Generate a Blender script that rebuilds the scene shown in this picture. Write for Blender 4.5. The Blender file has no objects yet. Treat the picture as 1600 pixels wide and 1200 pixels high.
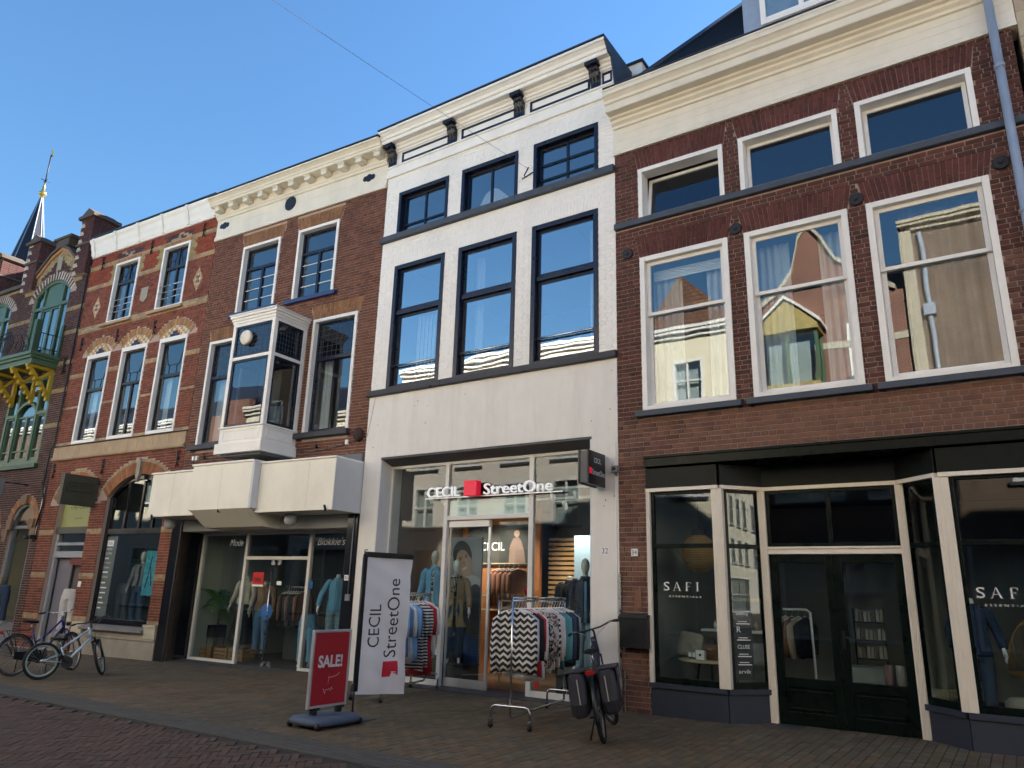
import bpy, math, random
from math import sin, cos, pi, sqrt, atan2, radians as rad
from mathutils import Vector, Matrix

sc = bpy.context.scene
COL = sc.collection
RND = random.Random(11)

# ---------------------------------------------------------------- camera
CAM = Vector((0.0, -10.348, 1.6))
PITCH, ROLL, YAW = rad(15.768), rad(1.595), rad(34.085)
fwd = Vector((-sin(YAW) * cos(PITCH), cos(YAW) * cos(PITCH), sin(PITCH)))
rgt = Vector((cos(YAW), sin(YAW), 0))
upv = rgt.cross(fwd)
r2 = cos(ROLL) * rgt + sin(ROLL) * upv
u2 = -sin(ROLL) * rgt + cos(ROLL) * upv
cd = bpy.data.cameras.new('camera')
cd.sensor_width = 36.0
cd.lens = 1148.4 / 1600 * 36
cd.clip_start = 0.05
cd.clip_end = 2000
cam = bpy.data.objects.new('camera', cd)
COL.objects.link(cam)
cam.matrix_world = Matrix(((r2.x, u2.x, -fwd.x, CAM.x), (r2.y, u2.y, -fwd.y, CAM.y), (r2.z, u2.z, -fwd.z, CAM.z), (0, 0, 0, 1)))
sc.camera = cam

# ---------------------------------------------------------------- sky, sun, exposure
SUN_EL, SUN_AZ = rad(28), rad(32)          # azimuth measured from +Y towards +X
w = bpy.data.worlds.new('World')
sc.world = w
w.use_nodes = True
nt = w.node_tree
sky = nt.nodes.new('ShaderNodeTexSky')
sky.sky_type = 'NISHITA'
sky.sun_disc = False
sky.sun_elevation = SUN_EL
sky.sun_rotation = SUN_AZ
sky.altitude = 0
sky.air_density = 1.8
sky.dust_density = 0.0
sky.ozone_density = 10.0
bg = nt.nodes['Background']
bg.inputs['Strength'].default_value = 0.0505
nt.links.new(sky.outputs[0], bg.inputs['Color'])
sd = bpy.data.lights.new('sun', 'SUN')
sd.energy = 5.0
sd.angle = rad(0.5)
sd.color = (1.0, 0.93, 0.82)
sun = bpy.data.objects.new('sun', sd)
COL.objects.link(sun)
sdir = Vector((sin(SUN_AZ) * cos(SUN_EL), cos(SUN_AZ) * cos(SUN_EL), sin(SUN_EL)))
sun.rotation_euler = sdir.to_track_quat('Z', 'Y').to_euler()
sun.location = (20, 30, 40)
sc.view_settings.view_transform = 'Standard'
sc.view_settings.look = 'None'
sc.view_settings.gamma = 1.0
sc.view_settings.exposure = 2.28
sc.render.film_transparent = False
try:
    sc.cycles.use_denoising = True
    sc.cycles.max_bounces = 8
    sc.cycles.diffuse_bounces = 4
    sc.cycles.glossy_bounces = 4
    sc.cycles.transparent_max_bounces = 12
    sc.cycles.sample_clamp_indirect = 6.0
    sc.cycles.caustics_reflective = False
    sc.cycles.caustics_refractive = False
except Exception:
    pass

# ---------------------------------------------------------------- helpers
def s2l(c):
    c = c / 255.0
    return c / 12.92 if c <= 0.04045 else ((c + 0.055) / 1.055) ** 2.4
def rgb(r, g, b, k=1.0):
    return (s2l(r) * k, s2l(g) * k, s2l(b) * k)

MATS = {}
def mat(name, col=(0.5, 0.5, 0.5), rough=0.6, var=0.12, vscale=3.0, bump=0.0, bscale=60.0, metal=0.0, attr=False, spec=0.4,
        stretch=(1, 1, 1), coat=0.0, emit=None, estr=0.0, detail=6.0, dirt=0.0, dscale=0.7, dstretch=(1, 1, 0.35)):
    if name in MATS:
        return MATS[name]
    m = bpy.data.materials.new(name)
    m.use_nodes = True
    n, l = m.node_tree.nodes, m.node_tree.links
    p = n['Principled BSDF']
    p.inputs['Roughness'].default_value = rough
    p.inputs['Metallic'].default_value = metal
    p.inputs['Specular IOR Level'].default_value = spec
    if coat:
        p.inputs['Coat Weight'].default_value = coat
        p.inputs['Coat Roughness'].default_value = 0.08
    tc = n.new('ShaderNodeTexCoord')
    mp = n.new('ShaderNodeMapping')
    mp.inputs['Scale'].default_value = stretch
    l.new(tc.outputs['Object'], mp.inputs['Vector'])
    if attr:
        base = n.new('ShaderNodeVertexColor')
        base.layer_name = 'Col'
        bo = base.outputs['Color']
    else:
        base = n.new('ShaderNodeRGB')
        base.outputs[0].default_value = (*col, 1)
        bo = base.outputs[0]
    if var:
        nz = n.new('ShaderNodeTexNoise')
        nz.inputs['Scale'].default_value = vscale
        nz.inputs['Detail'].default_value = detail
        nz.inputs['Roughness'].default_value = 0.6
        l.new(mp.outputs[0], nz.inputs['Vector'])
        mr = n.new('ShaderNodeMapRange')
        mr.inputs['From Min'].default_value = 0.25
        mr.inputs['From Max'].default_value = 0.75
        mr.inputs['To Min'].default_value = 1 - var
        mr.inputs['To Max'].default_value = 1 + var
        l.new(nz.outputs['Fac'], mr.inputs['Value'])
        mx = n.new('ShaderNodeVectorMath')
        mx.operation = 'SCALE'
        l.new(bo, mx.inputs[0])
        l.new(mr.outputs[0], mx.inputs['Scale'])
        bo = mx.outputs[0]
        # roughness varies a little too
        rr = n.new('ShaderNodeMapRange')
        rr.inputs['From Min'].default_value = 0.3
        rr.inputs['From Max'].default_value = 0.7
        rr.inputs['To Min'].default_value = max(0.02, rough - 0.08)
        rr.inputs['To Max'].default_value = min(1, rough + 0.08)
        l.new(nz.outputs['Fac'], rr.inputs['Value'])
        l.new(rr.outputs[0], p.inputs['Roughness'])
    if dirt:
        m2 = n.new('ShaderNodeMapping')
        m2.inputs['Scale'].default_value = dstretch
        l.new(tc.outputs['Object'], m2.inputs['Vector'])
        nz2 = n.new('ShaderNodeTexNoise')
        nz2.inputs['Scale'].default_value = dscale
        nz2.inputs['Detail'].default_value = 9
        nz2.inputs['Roughness'].default_value = 0.68
        l.new(m2.outputs[0], nz2.inputs['Vector'])
        mr2 = n.new('ShaderNodeMapRange')
        mr2.inputs['From Min'].default_value = 0.46
        mr2.inputs['From Max'].default_value = 0.74
        mr2.inputs['To Min'].default_value = 1.0
        mr2.inputs['To Max'].default_value = 1.0 - dirt
        l.new(nz2.outputs['Fac'], mr2.inputs['Value'])
        mx2 = n.new('ShaderNodeVectorMath')
        mx2.operation = 'SCALE'
        l.new(bo, mx2.inputs[0])
        l.new(mr2.outputs[0], mx2.inputs['Scale'])
        bo = mx2.outputs[0]
    l.new(bo, p.inputs['Base Color'])
    if bump:
        nb = n.new('ShaderNodeTexNoise')
        nb.inputs['Scale'].default_value = bscale
        nb.inputs['Detail'].default_value = 4
        l.new(mp.outputs[0], nb.inputs['Vector'])
        b = n.new('ShaderNodeBump')
        b.inputs['Strength'].default_value = bump
        b.inputs['Distance'].default_value = 0.01
        l.new(nb.outputs['Fac'], b.inputs['Height'])
        l.new(b.outputs[0], p.inputs['Normal'])
    if emit:
        p.inputs['Emission Color'].default_value = (*emit, 1)
        p.inputs['Emission Strength'].default_value = estr
    MATS[name] = m
    return m

def glass(name, r0=0.08, tint=(0.9, 0.95, 0.95), wave=0.006, wscale=1.3, rough=0.0):
    if name in MATS:
        return MATS[name]
    m = bpy.data.materials.new(name)
    m.use_nodes = True
    n, l = m.node_tree.nodes, m.node_tree.links
    n.remove(n['Principled BSDF'])
    out = n['Material Output']
    tr = n.new('ShaderNodeBsdfTransparent')
    tr.inputs[0].default_value = (*tint, 1)
    gl = n.new('ShaderNodeBsdfGlossy')
    gl.inputs['Roughness'].default_value = rough
    gl.inputs['Color'].default_value = (0.96, 0.98, 1.0, 1)
    lw = n.new('ShaderNodeLayerWeight')
    lw.inputs['Blend'].default_value = 0.5
    pw = n.new('ShaderNodeMath')
    pw.operation = 'POWER'
    pw.inputs[1].default_value = 4.0
    l.new(lw.outputs['Facing'], pw.inputs[0])
    ma = n.new('ShaderNodeMath')
    ma.operation = 'MULTIPLY_ADD'
    ma.inputs[1].default_value = 1 - r0
    ma.inputs[2].default_value = r0
    l.new(pw.outputs[0], ma.inputs[0])
    mix = n.new('ShaderNodeMixShader')
    l.new(ma.outputs[0], mix.inputs[0])
    l.new(tr.outputs[0], mix.inputs[1])
    l.new(gl.outputs[0], mix.inputs[2])
    l.new(mix.outputs[0], out.inputs['Surface'])
    if wave:
        geo = n.new('ShaderNodeNewGeometry')
        nz = n.new('ShaderNodeTexNoise')
        nz.inputs['Scale'].default_value = wscale
        nz.inputs['Detail'].default_value = 1
        l.new(geo.outputs['Position'], nz.inputs['Vector'])
        b = n.new('ShaderNodeBump')
        b.inputs['Strength'].default_value = wave
        b.inputs['Distance'].default_value = 0.1
        l.new(nz.outputs['Fac'], b.inputs['Height'])
        l.new(b.outputs[0], gl.inputs['Normal'])
    MATS[name] = m
    return m

class MB:
    """collects faces; build() links them as one mesh object"""
    def __init__(s):
        s.v, s.f, s.c, s.m, s.sm = [], [], [], [], []
        s.M = None
    def P(s, p):
        p = Vector(p)
        if s.M is not None:
            p = s.M @ p
        s.v.append(p)
        return len(s.v) - 1
    def face(s, idx, col=None, mi=0, sm=False):
        s.f.append(tuple(idx)); s.c.append(col); s.m.append(mi); s.sm.append(sm)
    def poly(s, pts, col=None, mi=0, sm=False):
        s.face([s.P(p) for p in pts], col, mi, sm)
    def box(s, x0, x1, y0, y1, z0, z1, col=None, mi=0, skip=''):
        i = [s.P((x, y, z)) for x in (x0, x1) for y in (y0, y1) for z in (z0, z1)]
        for k, q in (('l', (0, 1, 3, 2)), ('r', (4, 6, 7, 5)), ('f', (0, 4, 5, 1)), ('b', (2, 3, 7, 6)), ('d', (0, 2, 6, 4)), ('u', (1, 5, 7, 3))):
            if k not in skip:
                s.face([i[a] for a in q], col, mi)
        return s
    def prism(s, pts, d, col=None, mi=0, caps=True, sm=False):
        """closed outline pts (3D) extruded by vector d"""
        d = Vector(d)
        a = [s.P(p) for p in pts]
        b = [s.P(Vector(p) + d) for p in pts]
        n = len(a)
        for k in range(n):
            s.face((a[k], a[(k + 1) % n], b[(k + 1) % n], b[k]), col, mi, sm)
        if caps:
            s.face(a[::-1], col, mi); s.face(b, col, mi)
        return s
    def rings(s, rs, col=None, mi=0, sm=True, caps=True, closed=False):
        ids = [[s.P(p) for p in r] for r in rs]
        n = len(ids[0])
        m = len(ids)
        for j in range(m if closed else m - 1):
            A_, B_ = ids[j], ids[(j + 1) % m]
            for k in range(n):
                s.face((A_[k], A_[(k + 1) % n], B_[(k + 1) % n], B_[k]), col, mi, sm)
        if caps and not closed:
            s.face(ids[0][::-1], col, mi); s.face(ids[-1], col, mi)
        return s
    def tube(s, pts, r, n=8, col=None, mi=0, closed=False, caps=True):
        pts = [Vector(p) for p in pts]
        m = len(pts)
        rr = r if isinstance(r, (list, tuple)) else [r] * m
        rs = []
        prev = None
        for k in range(m):
            if closed:
                t = pts[(k + 1) % m] - pts[k - 1]
            else:
                t = pts[min(k + 1, m - 1)] - pts[max(k - 1, 0)]
            t.normalize()
            if prev is None:
                ref = Vector((0, 0, 1)) if abs(t.z) < 0.9 else Vector((1, 0, 0))
                a = t.cross(ref).normalized()
            else:
                a = (prev - t * prev.dot(t)).normalized()
            prev = a
            b = t.cross(a)
            rs.append([pts[k] + (a * cos(2 * pi * j / n) + b * sin(2 * pi * j / n)) * rr[k] for j in range(n)])
        return s.rings(rs, col, mi, True, caps, closed)
    def lathe(s, prof, c=(0, 0, 0), n=16, axis='z', col=None, mi=0, sm=True, caps=True):
        c = Vector(c)
        rs = []
        for r, h in prof:
            ring = []
            for j in range(n):
                a = 2 * pi * j / n
                x, y = r * cos(a), r * sin(a)
                v = {'z': (x, y, h), 'y': (x, h, y), 'x': (h, x, y)}[axis]
                ring.append(c + Vector(v))
            rs.append(ring)
        return s.rings(rs, col, mi, sm, caps)
    def ell(s, c, rx, ry, rz, n=12, m=8, col=None, mi=0):
        c = Vector(c)
        rs = [[c + Vector((rx * sin(pi * j / m) * cos(2 * pi * k / n), ry * sin(pi * j / m) * sin(2 * pi * k / n), -rz * cos(pi * j / m)))
               for k in range(n)] for j in range(m + 1)]
        rs[0] = [p + Vector((0.001 * cos(2 * pi * k / n), 0.001 * sin(2 * pi * k / n), 0)) for k, p in enumerate(rs[0])]
        rs[-1] = [p + Vector((0.001 * cos(2 * pi * k / n), 0.001 * sin(2 * pi * k / n), 0)) for k, p in enumerate(rs[-1])]
        return s.rings(rs, col, mi, True, True)
    def limb(s, pr, n=10):
        """chain of (point, radius or (rx, ry)): tapered tube with round joints"""
        P = [Vector(p) for p, r in pr]
        R = [r if isinstance(r, (int, float)) else max(r) for p, r in pr]
        s.tube(P, R, n)
        for p, r in zip(P, R):
            s.ell(p, r, r, r, n, 6)
        return s
    def ring(s, x0, x1, z0, z1, wl, wr, wt, wb, y0, y1, col=None, mi=0):
        s.box(x0, x0 + wl, y0, y1, z0, z1, col, mi)
        s.box(x1 - wr, x1, y0, y1, z0, z1, col, mi)
        if wt: s.box(x0 + wl, x1 - wr, y0 + .001, y1, z1 - wt, z1, col, mi)
        if wb: s.box(x0 + wl, x1 - wr, y0 + .001, y1, z0, z0 + wb, col, mi)
        return s
    def mesh(s, name, mats, org=(0, 0, 0)):
        o = Vector(org)
        me = bpy.data.meshes.new(name)
        me.from_pydata([tuple(p - o) for p in s.v], [], s.f)
        for m in (mats if isinstance(mats, (list, tuple)) else [mats]):
            me.materials.append(m)
        me.polygons.foreach_set('material_index', s.m)
        me.polygons.foreach_set('use_smooth', s.sm)
        if any(c is not None for c in s.c):
            at = me.color_attributes.new('Col', 'FLOAT_COLOR', 'CORNER')
            buf = []
            for f, c in zip(s.f, s.c):
                c = c or (0.5, 0.5, 0.5)
                buf += [c[0], c[1], c[2], 1.0] * len(f)
            at.data.foreach_set('color', buf)
        me.update()
        return me

def fix_normals(me):
    import bmesh
    bm = bmesh.new(); bm.from_mesh(me)
    bmesh.ops.recalc_face_normals(bm, faces=bm.faces)
    bm.to_mesh(me); bm.free()

def link(name, me, parent=None, label=None, cat=None, group=None, kind=None, bevel=0, remesh=0, fix=True):
    if me is not None and fix:
        fix_normals(me)
    o = bpy.data.objects.new(name, me)
    COL.objects.link(o)
    if parent is not None: o.parent = parent
    if label: o['label'] = label
    if cat: o['category'] = cat
    if group: o['group'] = group
    if kind: o['kind'] = kind
    if remesh:
        md = o.modifiers.new('remesh', 'REMESH'); md.mode = 'VOXEL'; md.voxel_size = remesh; md.use_smooth_shade = True
        ms = o.modifiers.new('smooth', 'SMOOTH'); ms.factor = 0.5; ms.iterations = 4
    if bevel:
        md = o.modifiers.new('bevel', 'BEVEL'); md.width = bevel; md.segments = 2; md.limit_method = 'ANGLE'; md.angle_limit = rad(50)
        md.harden_normals = False
    return o

BANG = rad(3.281)
BX = -10.4316
FA = (Vector((0, 0, 0)), 0.0)
FB = (Vector((BX, 0, 0)), BANG)
def gz(x): return 0.0075 * (x + 4.9)
def fw(frame, p):
    return frame[0] + Matrix.Rotation(frame[1], 3, 'Z') @ Vector(p)

class Thing:
    def __init__(s, name, label, cat, frame=FA, org=(0, 0, 0), rz=0.0, group=None, kind=None, local=False, rot=None):
        s.e = link(name, None, None, label, cat, group, kind)
        s.e.empty_display_size = 0.2
        s.o = Vector((0, 0, 0)) if local else Vector(org)
        s.e.location = fw(frame, org)
        s.e.rotation_euler = rot if rot else (0, 0, frame[1] + rz)
    def part(s, name, mb, m, under=None, bevel=0, label=None, kind=None, remesh=0, fix=True):
        return link(name, mb.mesh(name, m, s.o), under or s.e, label, None, None, kind, bevel, remesh, fix)
    def boxes(s, name, bl, m, under=None, bevel=0):
        for q in bl:
            b = MB(); b.box(*q); s.part(name, b, m, under, bevel)
    def text(s, name, body, m, loc, w=None, h=None, ext=0.004, rot=(pi / 2, 0, 0), under=None, shear=0.0, bold=0.0, space=1.0):
        me = text_mesh(body, w, h, ext, shear, bold, space)
        me.transform(Matrix.Translation(Vector(loc) - s.o) @ Matrix.Rotation(rot[2], 4, 'Z') @ Matrix.Rotation(rot[1], 4, 'Y') @ Matrix.Rotation(rot[0], 4, 'X'))
        me.materials.clear(); me.materials.append(m)
        return link(name, me, under or s.e, fix=False)

def text_mesh(body, w, h, ext, shear=0.0, bold=0.0, space=1.0):
    cu = bpy.data.curves.new('lettering', 'FONT')
    cu.body = body; cu.size = 1.0; cu.extrude = 0.0; cu.shear = shear; cu.offset = bold; cu.resolution_u = 3
    cu.space_character = space
    cu.align_x = 'LEFT'
    o = bpy.data.objects.new('lettering_tmp', cu)
    COL.objects.link(o)
    dg = bpy.context.evaluated_depsgraph_get()
    me = bpy.data.meshes.new_from_object(o.evaluated_get(dg))
    bpy.data.objects.remove(o); bpy.data.curves.remove(cu)
    xs = [v.co.x for v in me.vertices]; ys = [v.co.y for v in me.vertices]
    x0, x1, y0, y1 = min(xs), max(xs), min(ys), max(ys)
    sx = w / (x1 - x0) if w else None
    sy = h / (y1 - y0) if h else None
    sx = sx or sy; sy = sy or sx
    for v in me.vertices:
        v.co = ((v.co.x - x0) * sx, (v.co.y - y0) * sy, ext)
    return me
# ---------------------------------------------------------------- brick and wall tools
def jit(c, k=0.2, rnd=RND):
    f = 1 + rnd.uniform(-k, k)
    return (max(0, c[0] * f * (1 + rnd.uniform(-.05, .05))), max(0, c[1] * f), max(0, c[2] * f * (1 + rnd.uniform(-.06, .06))))

def iv(h, z):
    k = h[0]
    if k == 'r':                      # rectangle x0 x1 z0 z1
        return (h[1], h[2]) if h[3] < z < h[4] else None
    if k == 't':                      # trapezium xb0 xb1 xt0 xt1 z0 z1
        if not (h[5] < z < h[6]): return None
        t = (z - h[5]) / (h[6] - h[5])
        return (h[1] + (h[3] - h[1]) * t, h[2] + (h[4] - h[2]) * t)
    if k == 'c':                      # circle xc zc R zmin
        if z < h[4] or abs(z - h[2]) >= h[3]: return None
        d = sqrt(h[3] ** 2 - (z - h[2]) ** 2)
        return (h[1] - d, h[1] + d)
    if k == 'f':
        return h[1](z)

def courses(x0, x1, z0, z1, holes, colf, pitch=0.07, L=0.222, joint=0.01, out=None, clip=None, cross=True):
    """list of bricks (quad corners in x,z ; colour)"""
    out = [] if out is None else out
    n = int(round((z1 - z0) / pitch))
    ph = (z1 - z0) / n
    for i in range(n):
        za, zb = z0 + i * ph + joint / 2, z0 + (i + 1) * ph - joint / 2
        zc = (za + zb) / 2
        blk = []
        for h in holes:
            for zz in (za + 0.001, zc, zb - 0.001):
                q = iv(h, zz)
                if q: blk.append(q)
        if clip:
            cl = clip(zc)
            if cl is None: continue
            xa, xb = cl
        else:
            xa, xb = x0, x1
        bl = L / 2 if (cross and i % 2) else L
        x = xa - (bl * (0.25 if i % 2 else (0.5 if (i // 2) % 2 else 0.0)))
        while x < xb:
            segs = [(max(x + joint / 2, xa), min(x + bl - joint / 2, xb))]
            for a, b in blk:
                ns = []
                for p, q in segs:
                    if b <= p or a >= q: ns.append((p, q))
                    else:
                        if a > p: ns.append((p, a))
                        if b < q: ns.append((b, q))
                segs = ns
            for p, q in segs:
                if q - p > 0.02:
                    out.append((((p, za), (q, za), (q, zb), (p, zb)), jit(colf((p + q) / 2, zc))))
            x += bl
    return out

def flat_arch(xb0, xb1, xt0, xt1, z0, z1, colf, wd=0.07, joint=0.01, out=None, split=True):
    out = [] if out is None else out
    n = max(3, int(round((xt1 - xt0) / wd)))
    for i in range(n):
        def X(t, k): 
            a = xb0 + (xb1 - xb0) * k / n; b = xt0 + (xt1 - xt0) * k / n
            return a + (b - a) * t
        cuts = [0, 0.34 if i % 2 else 0.66, 1] if split else [0, 1]
        for a, b in zip(cuts, cuts[1:]):
            za, zb = z0 + (z1 - z0) * a + joint / 2, z0 + (z1 - z0) * b - joint / 2
            j = joint / 2
            out.append((((X(a, i) + j, za), (X(a, i + 1) - j, za), (X(b, i + 1) - j, zb), (X(b, i) + j, zb)), jit(colf(0, 0))))
    return out

def ring_arch(xc, zc, ri, ro, a0, a1, n, colf, joint=0.01, out=None):
    out = [] if out is None else out
    for i in range(n):
        b0 = a0 + (a1 - a0) * i / n; b1 = a0 + (a1 - a0) * (i + 1) / n
        j0 = joint / 2 / ri; j1 = joint / 2 / ro
        q = lambda r, a: (xc + r * cos(a), zc + r * sin(a))
        out.append(((q(ri, b0 - j0), q(ri, b1 + j0), q(ro, b1 + j1), q(ro, b0 - j1)) if a0 > a1 else (q(ri, b0 + j0), q(ri, b1 - j0), q(ro, b1 - j1), q(ro, b0 + j1)), jit(colf(i, n))))
    return out

def brick_into(mb, br, yf=0.0, yb=0.02, rnd=RND):
    q, c = br
    y = yf + rnd.uniform(-.0025, .0025)
    a = [mb.P((p[0], y, p[1])) for p in q]
    b = [mb.P((p[0], yb, p[1])) for p in q]
    mb.face(a, c)
    for k in range(4):
        mb.face((a[k], b[k], b[(k + 1) % 4], a[(k + 1) % 4]), c)

def lay(T, bricks, m, single=0, frame=FA, name='brick', mass='brickwork', yf=0.0, yb=0.02, under=None, prefer=None):
    """single: how many of the bricks nearest the camera become parts of their own; the rest are one part"""
    rest = bricks
    if single:
        def d(b):
            p = fw(frame, (b[0][0][0], 0, b[0][0][1]))
            s = (p - CAM).length
            return s
        seen = [b for b in bricks if (prefer is None or prefer(b))]
        seen.sort(key=d)
        pick = seen[:single]
        ids = set(id(b) for b in pick)
        rest = [b for b in bricks if id(b) not in ids]
        cache = {}
        for b in pick:
            q, c = b
            cx, cz = q[0][0], q[0][1]
            key = tuple(round(v, 3) for p in q for v in (p[0] - cx, p[1] - cz)) + (RND.randrange(5),)
            me = cache.get(key)
            if me is None:
                mb = MB()
                brick_into(mb, (tuple((p[0] - cx, p[1] - cz) for p in q), c), 0, yb - yf)
                me = mb.mesh(name, m)
                cache[key] = me
            o = link(name, me, under or T.e, fix=False)
            o.location = Vector((cx, yf + RND.uniform(-.002, .002), cz)) - T.o
    if rest:
        mb = MB()
        for b in rest: brick_into(mb, b, yf, yb)
        T.part(mass, mb, m, under=under, kind='stuff', fix=False)

def wall(mb, x0, x1, z0, z1, y0, y1, holes, mi=0):
    """slab with rectangular holes; only outer faces"""
    xs = sorted(set([x0, x1] + [v for h in holes for v in h[:2] if x0 < v < x1]))
    zs = sorted(set([z0, z1] + [v for h in holes for v in h[2:4] if z0 < v < z1]))
    nx, nz = len(xs) - 1, len(zs) - 1
    def solid(i, j):
        if i < 0 or j < 0 or i >= nx or j >= nz: return False
        cx, cz = (xs[i] + xs[i + 1]) / 2, (zs[j] + zs[j + 1]) / 2
        return not any(h[0] < cx < h[1] and h[2] < cz < h[3] for h in holes)
    for i in range(nx):
        for j in range(nz):
            if not solid(i, j): continue
            sk = ''
            if solid(i - 1, j): sk += 'l'
            if solid(i + 1, j): sk += 'r'
            if solid(i, j - 1): sk += 'd'
            if solid(i, j + 1): sk += 'u'
            mb.box(xs[i], xs[i + 1], y0, y1, zs[j], zs[j + 1], None, mi, sk)

def spandrel(mb, x0, x1, zs, zt, y0, y1, n=14, mi=0):
    """fills the corners above a segmental arch springing at zs with crown zt inside the rectangle x0..x1, zs..zt"""
    w = (x1 - x0) / 2; r = zt - zs; xc = (x0 + x1) / 2
    R_ = (w * w + r * r) / (2 * r); cz = zt - R_
    a = math.asin(min(1, w / R_))
    for sgn in (-1, 1):
        pts = [(xc + sgn * R_ * sin(a * k / n), y0, cz + R_ * cos(a * k / n)) for k in range(n + 1)]
        pts += [(xc + sgn * w, y0, zt + 0.001), (xc, y0, zt + 0.001)]
        mb.prism(pts if sgn > 0 else pts[::-1], (0, y1 - y0, 0), mi=mi)
    return R_, cz, a

def arc_pts(x0, x1, zs, zt, n=14):
    w = (x1 - x0) / 2; r = zt - zs; xc = (x0 + x1) / 2
    R_ = (w * w + r * r) / (2 * r); cz = zt - R_
    a = math.asin(min(1, w / R_))
    return [(xc + R_ * sin(a * (2 * k / n - 1)), cz + R_ * cos(a * (2 * k / n - 1))) for k in range(n + 1)], R_, cz, a

def profile(T, name, prof, x0, x1, m, under=None, bevel=0):
    mb = MB()
    mb.prism([(x0, y, z) for y, z in prof], (x1 - x0, 0, 0))
    return T.part(name, mb, m, under=under, bevel=bevel)

def pane(T, x0, x1, z0, z1, y, m, under=None, name='pane'):
    mb = MB()
    mb.box(x0, x1, y, y + 0.006, z0, z1)
    return T.part(name, mb, m, under=under)

def curtain(T, x0, x1, z0, z1, y, m, amp=0.035, lam=0.13, under=None, name='curtain', seed=0):
    rnd = random.Random(seed)
    n = int((x1 - x0) / 0.016)
    mb = MB()
    ph = 0; top = []; bot = []; tb = []; bb = []
    for i in range(n + 1):
        x = x0 + (x1 - x0) * i / n
        ph += 2 * pi * 0.016 / (lam * rnd.uniform(.7, 1.4))
        dy = amp * sin(ph)
        top.append(mb.P((x, y + dy * .7, z1))); bot.append(mb.P((x + rnd.uniform(-.004, .004), y + dy, z0)))
        tb.append(mb.P((x, y + dy * .7 + .004, z1))); bb.append(mb.P((x, y + dy + .004, z0)))
    for i in range(n):
        mb.face((bot[i], bot[i + 1], top[i + 1], top[i]), sm=True)
        mb.face((bb[i + 1], bb[i], tb[i], tb[i + 1]), sm=True)
    return T.part(name, mb, m, under=under, fix=False)

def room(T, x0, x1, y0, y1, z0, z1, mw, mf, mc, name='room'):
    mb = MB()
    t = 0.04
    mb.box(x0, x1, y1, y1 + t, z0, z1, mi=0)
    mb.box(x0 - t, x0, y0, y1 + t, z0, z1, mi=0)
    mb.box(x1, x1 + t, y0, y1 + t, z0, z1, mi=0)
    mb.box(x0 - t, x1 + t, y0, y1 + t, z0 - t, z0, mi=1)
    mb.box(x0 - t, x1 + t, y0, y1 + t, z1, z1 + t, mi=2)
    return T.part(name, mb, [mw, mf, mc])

def shell(T, x0, x1, z0, z1, depth, m, y0=0.26):
    mb = MB()
    mb.box(x0, x0 + .15, y0, depth, z0, z1)
    mb.box(x1 - .15, x1, y0, depth, z0, z1)
    mb.box(x0 + .15, x1 - .15, depth - .2, depth, z0, z1)
    mb.box(x0 + .15, x1 - .15, y0, depth - .2, z1 - .15, z1)
    return T.part('outer_wall', mb, m)

def coursed(name, c1, c2, cm, bw=.22, rh=.07, mortar=.012, rough=.8, squash=1.0):
    """facade too far to model brick by brick (seen only mirrored): coursed masonry or tiles"""
    if name in MATS: return MATS[name]
    m = bpy.data.materials.new(name); m.use_nodes = True
    n, l = m.node_tree.nodes, m.node_tree.links
    p = n['Principled BSDF']; p.inputs['Roughness'].default_value = rough
    tc = n.new('ShaderNodeTexCoord'); sp = n.new('ShaderNodeSeparateXYZ'); cb = n.new('ShaderNodeCombineXYZ')
    l.new(tc.outputs['Object'], sp.inputs[0]); l.new(sp.outputs['X'], cb.inputs['X']); l.new(sp.outputs['Z'], cb.inputs['Y'])
    bt = n.new('ShaderNodeTexBrick'); bt.inputs['Scale'].default_value = 1; bt.inputs['Brick Width'].default_value = bw; bt.inputs['Row Height'].default_value = rh; bt.inputs['Mortar Size'].default_value = mortar
    bt.inputs['Color1'].default_value = (*c1, 1); bt.inputs['Color2'].default_value = (*c2, 1); bt.inputs['Mortar'].default_value = (*cm, 1)
    l.new(cb.outputs[0], bt.inputs['Vector'])
    nz = n.new('ShaderNodeTexNoise'); nz.inputs['Scale'].default_value = 1.1; nz.inputs['Detail'].default_value = 9; nz.inputs['Roughness'].default_value = .7
    l.new(tc.outputs['Object'], nz.inputs['Vector'])
    mr = n.new('ShaderNodeMapRange'); mr.inputs['From Min'].default_value = .3; mr.inputs['From Max'].default_value = .7; mr.inputs['To Min'].default_value = .6; mr.inputs['To Max'].default_value = 1.2
    l.new(nz.outputs['Fac'], mr.inputs['Value'])
    mx = n.new('ShaderNodeVectorMath'); mx.operation = 'SCALE'; l.new(bt.outputs['Color'], mx.inputs[0]); l.new(mr.outputs[0], mx.inputs['Scale']); l.new(mx.outputs[0], p.inputs['Base Color'])
    b = n.new('ShaderNodeBump'); b.inputs['Strength'].default_value = .6; b.inputs['Distance'].default_value = .02; b.invert = True; l.new(bt.outputs['Fac'], b.inputs['Height']); l.new(b.outputs[0], p.inputs['Normal'])
    MATS[name] = m
    return m

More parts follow.
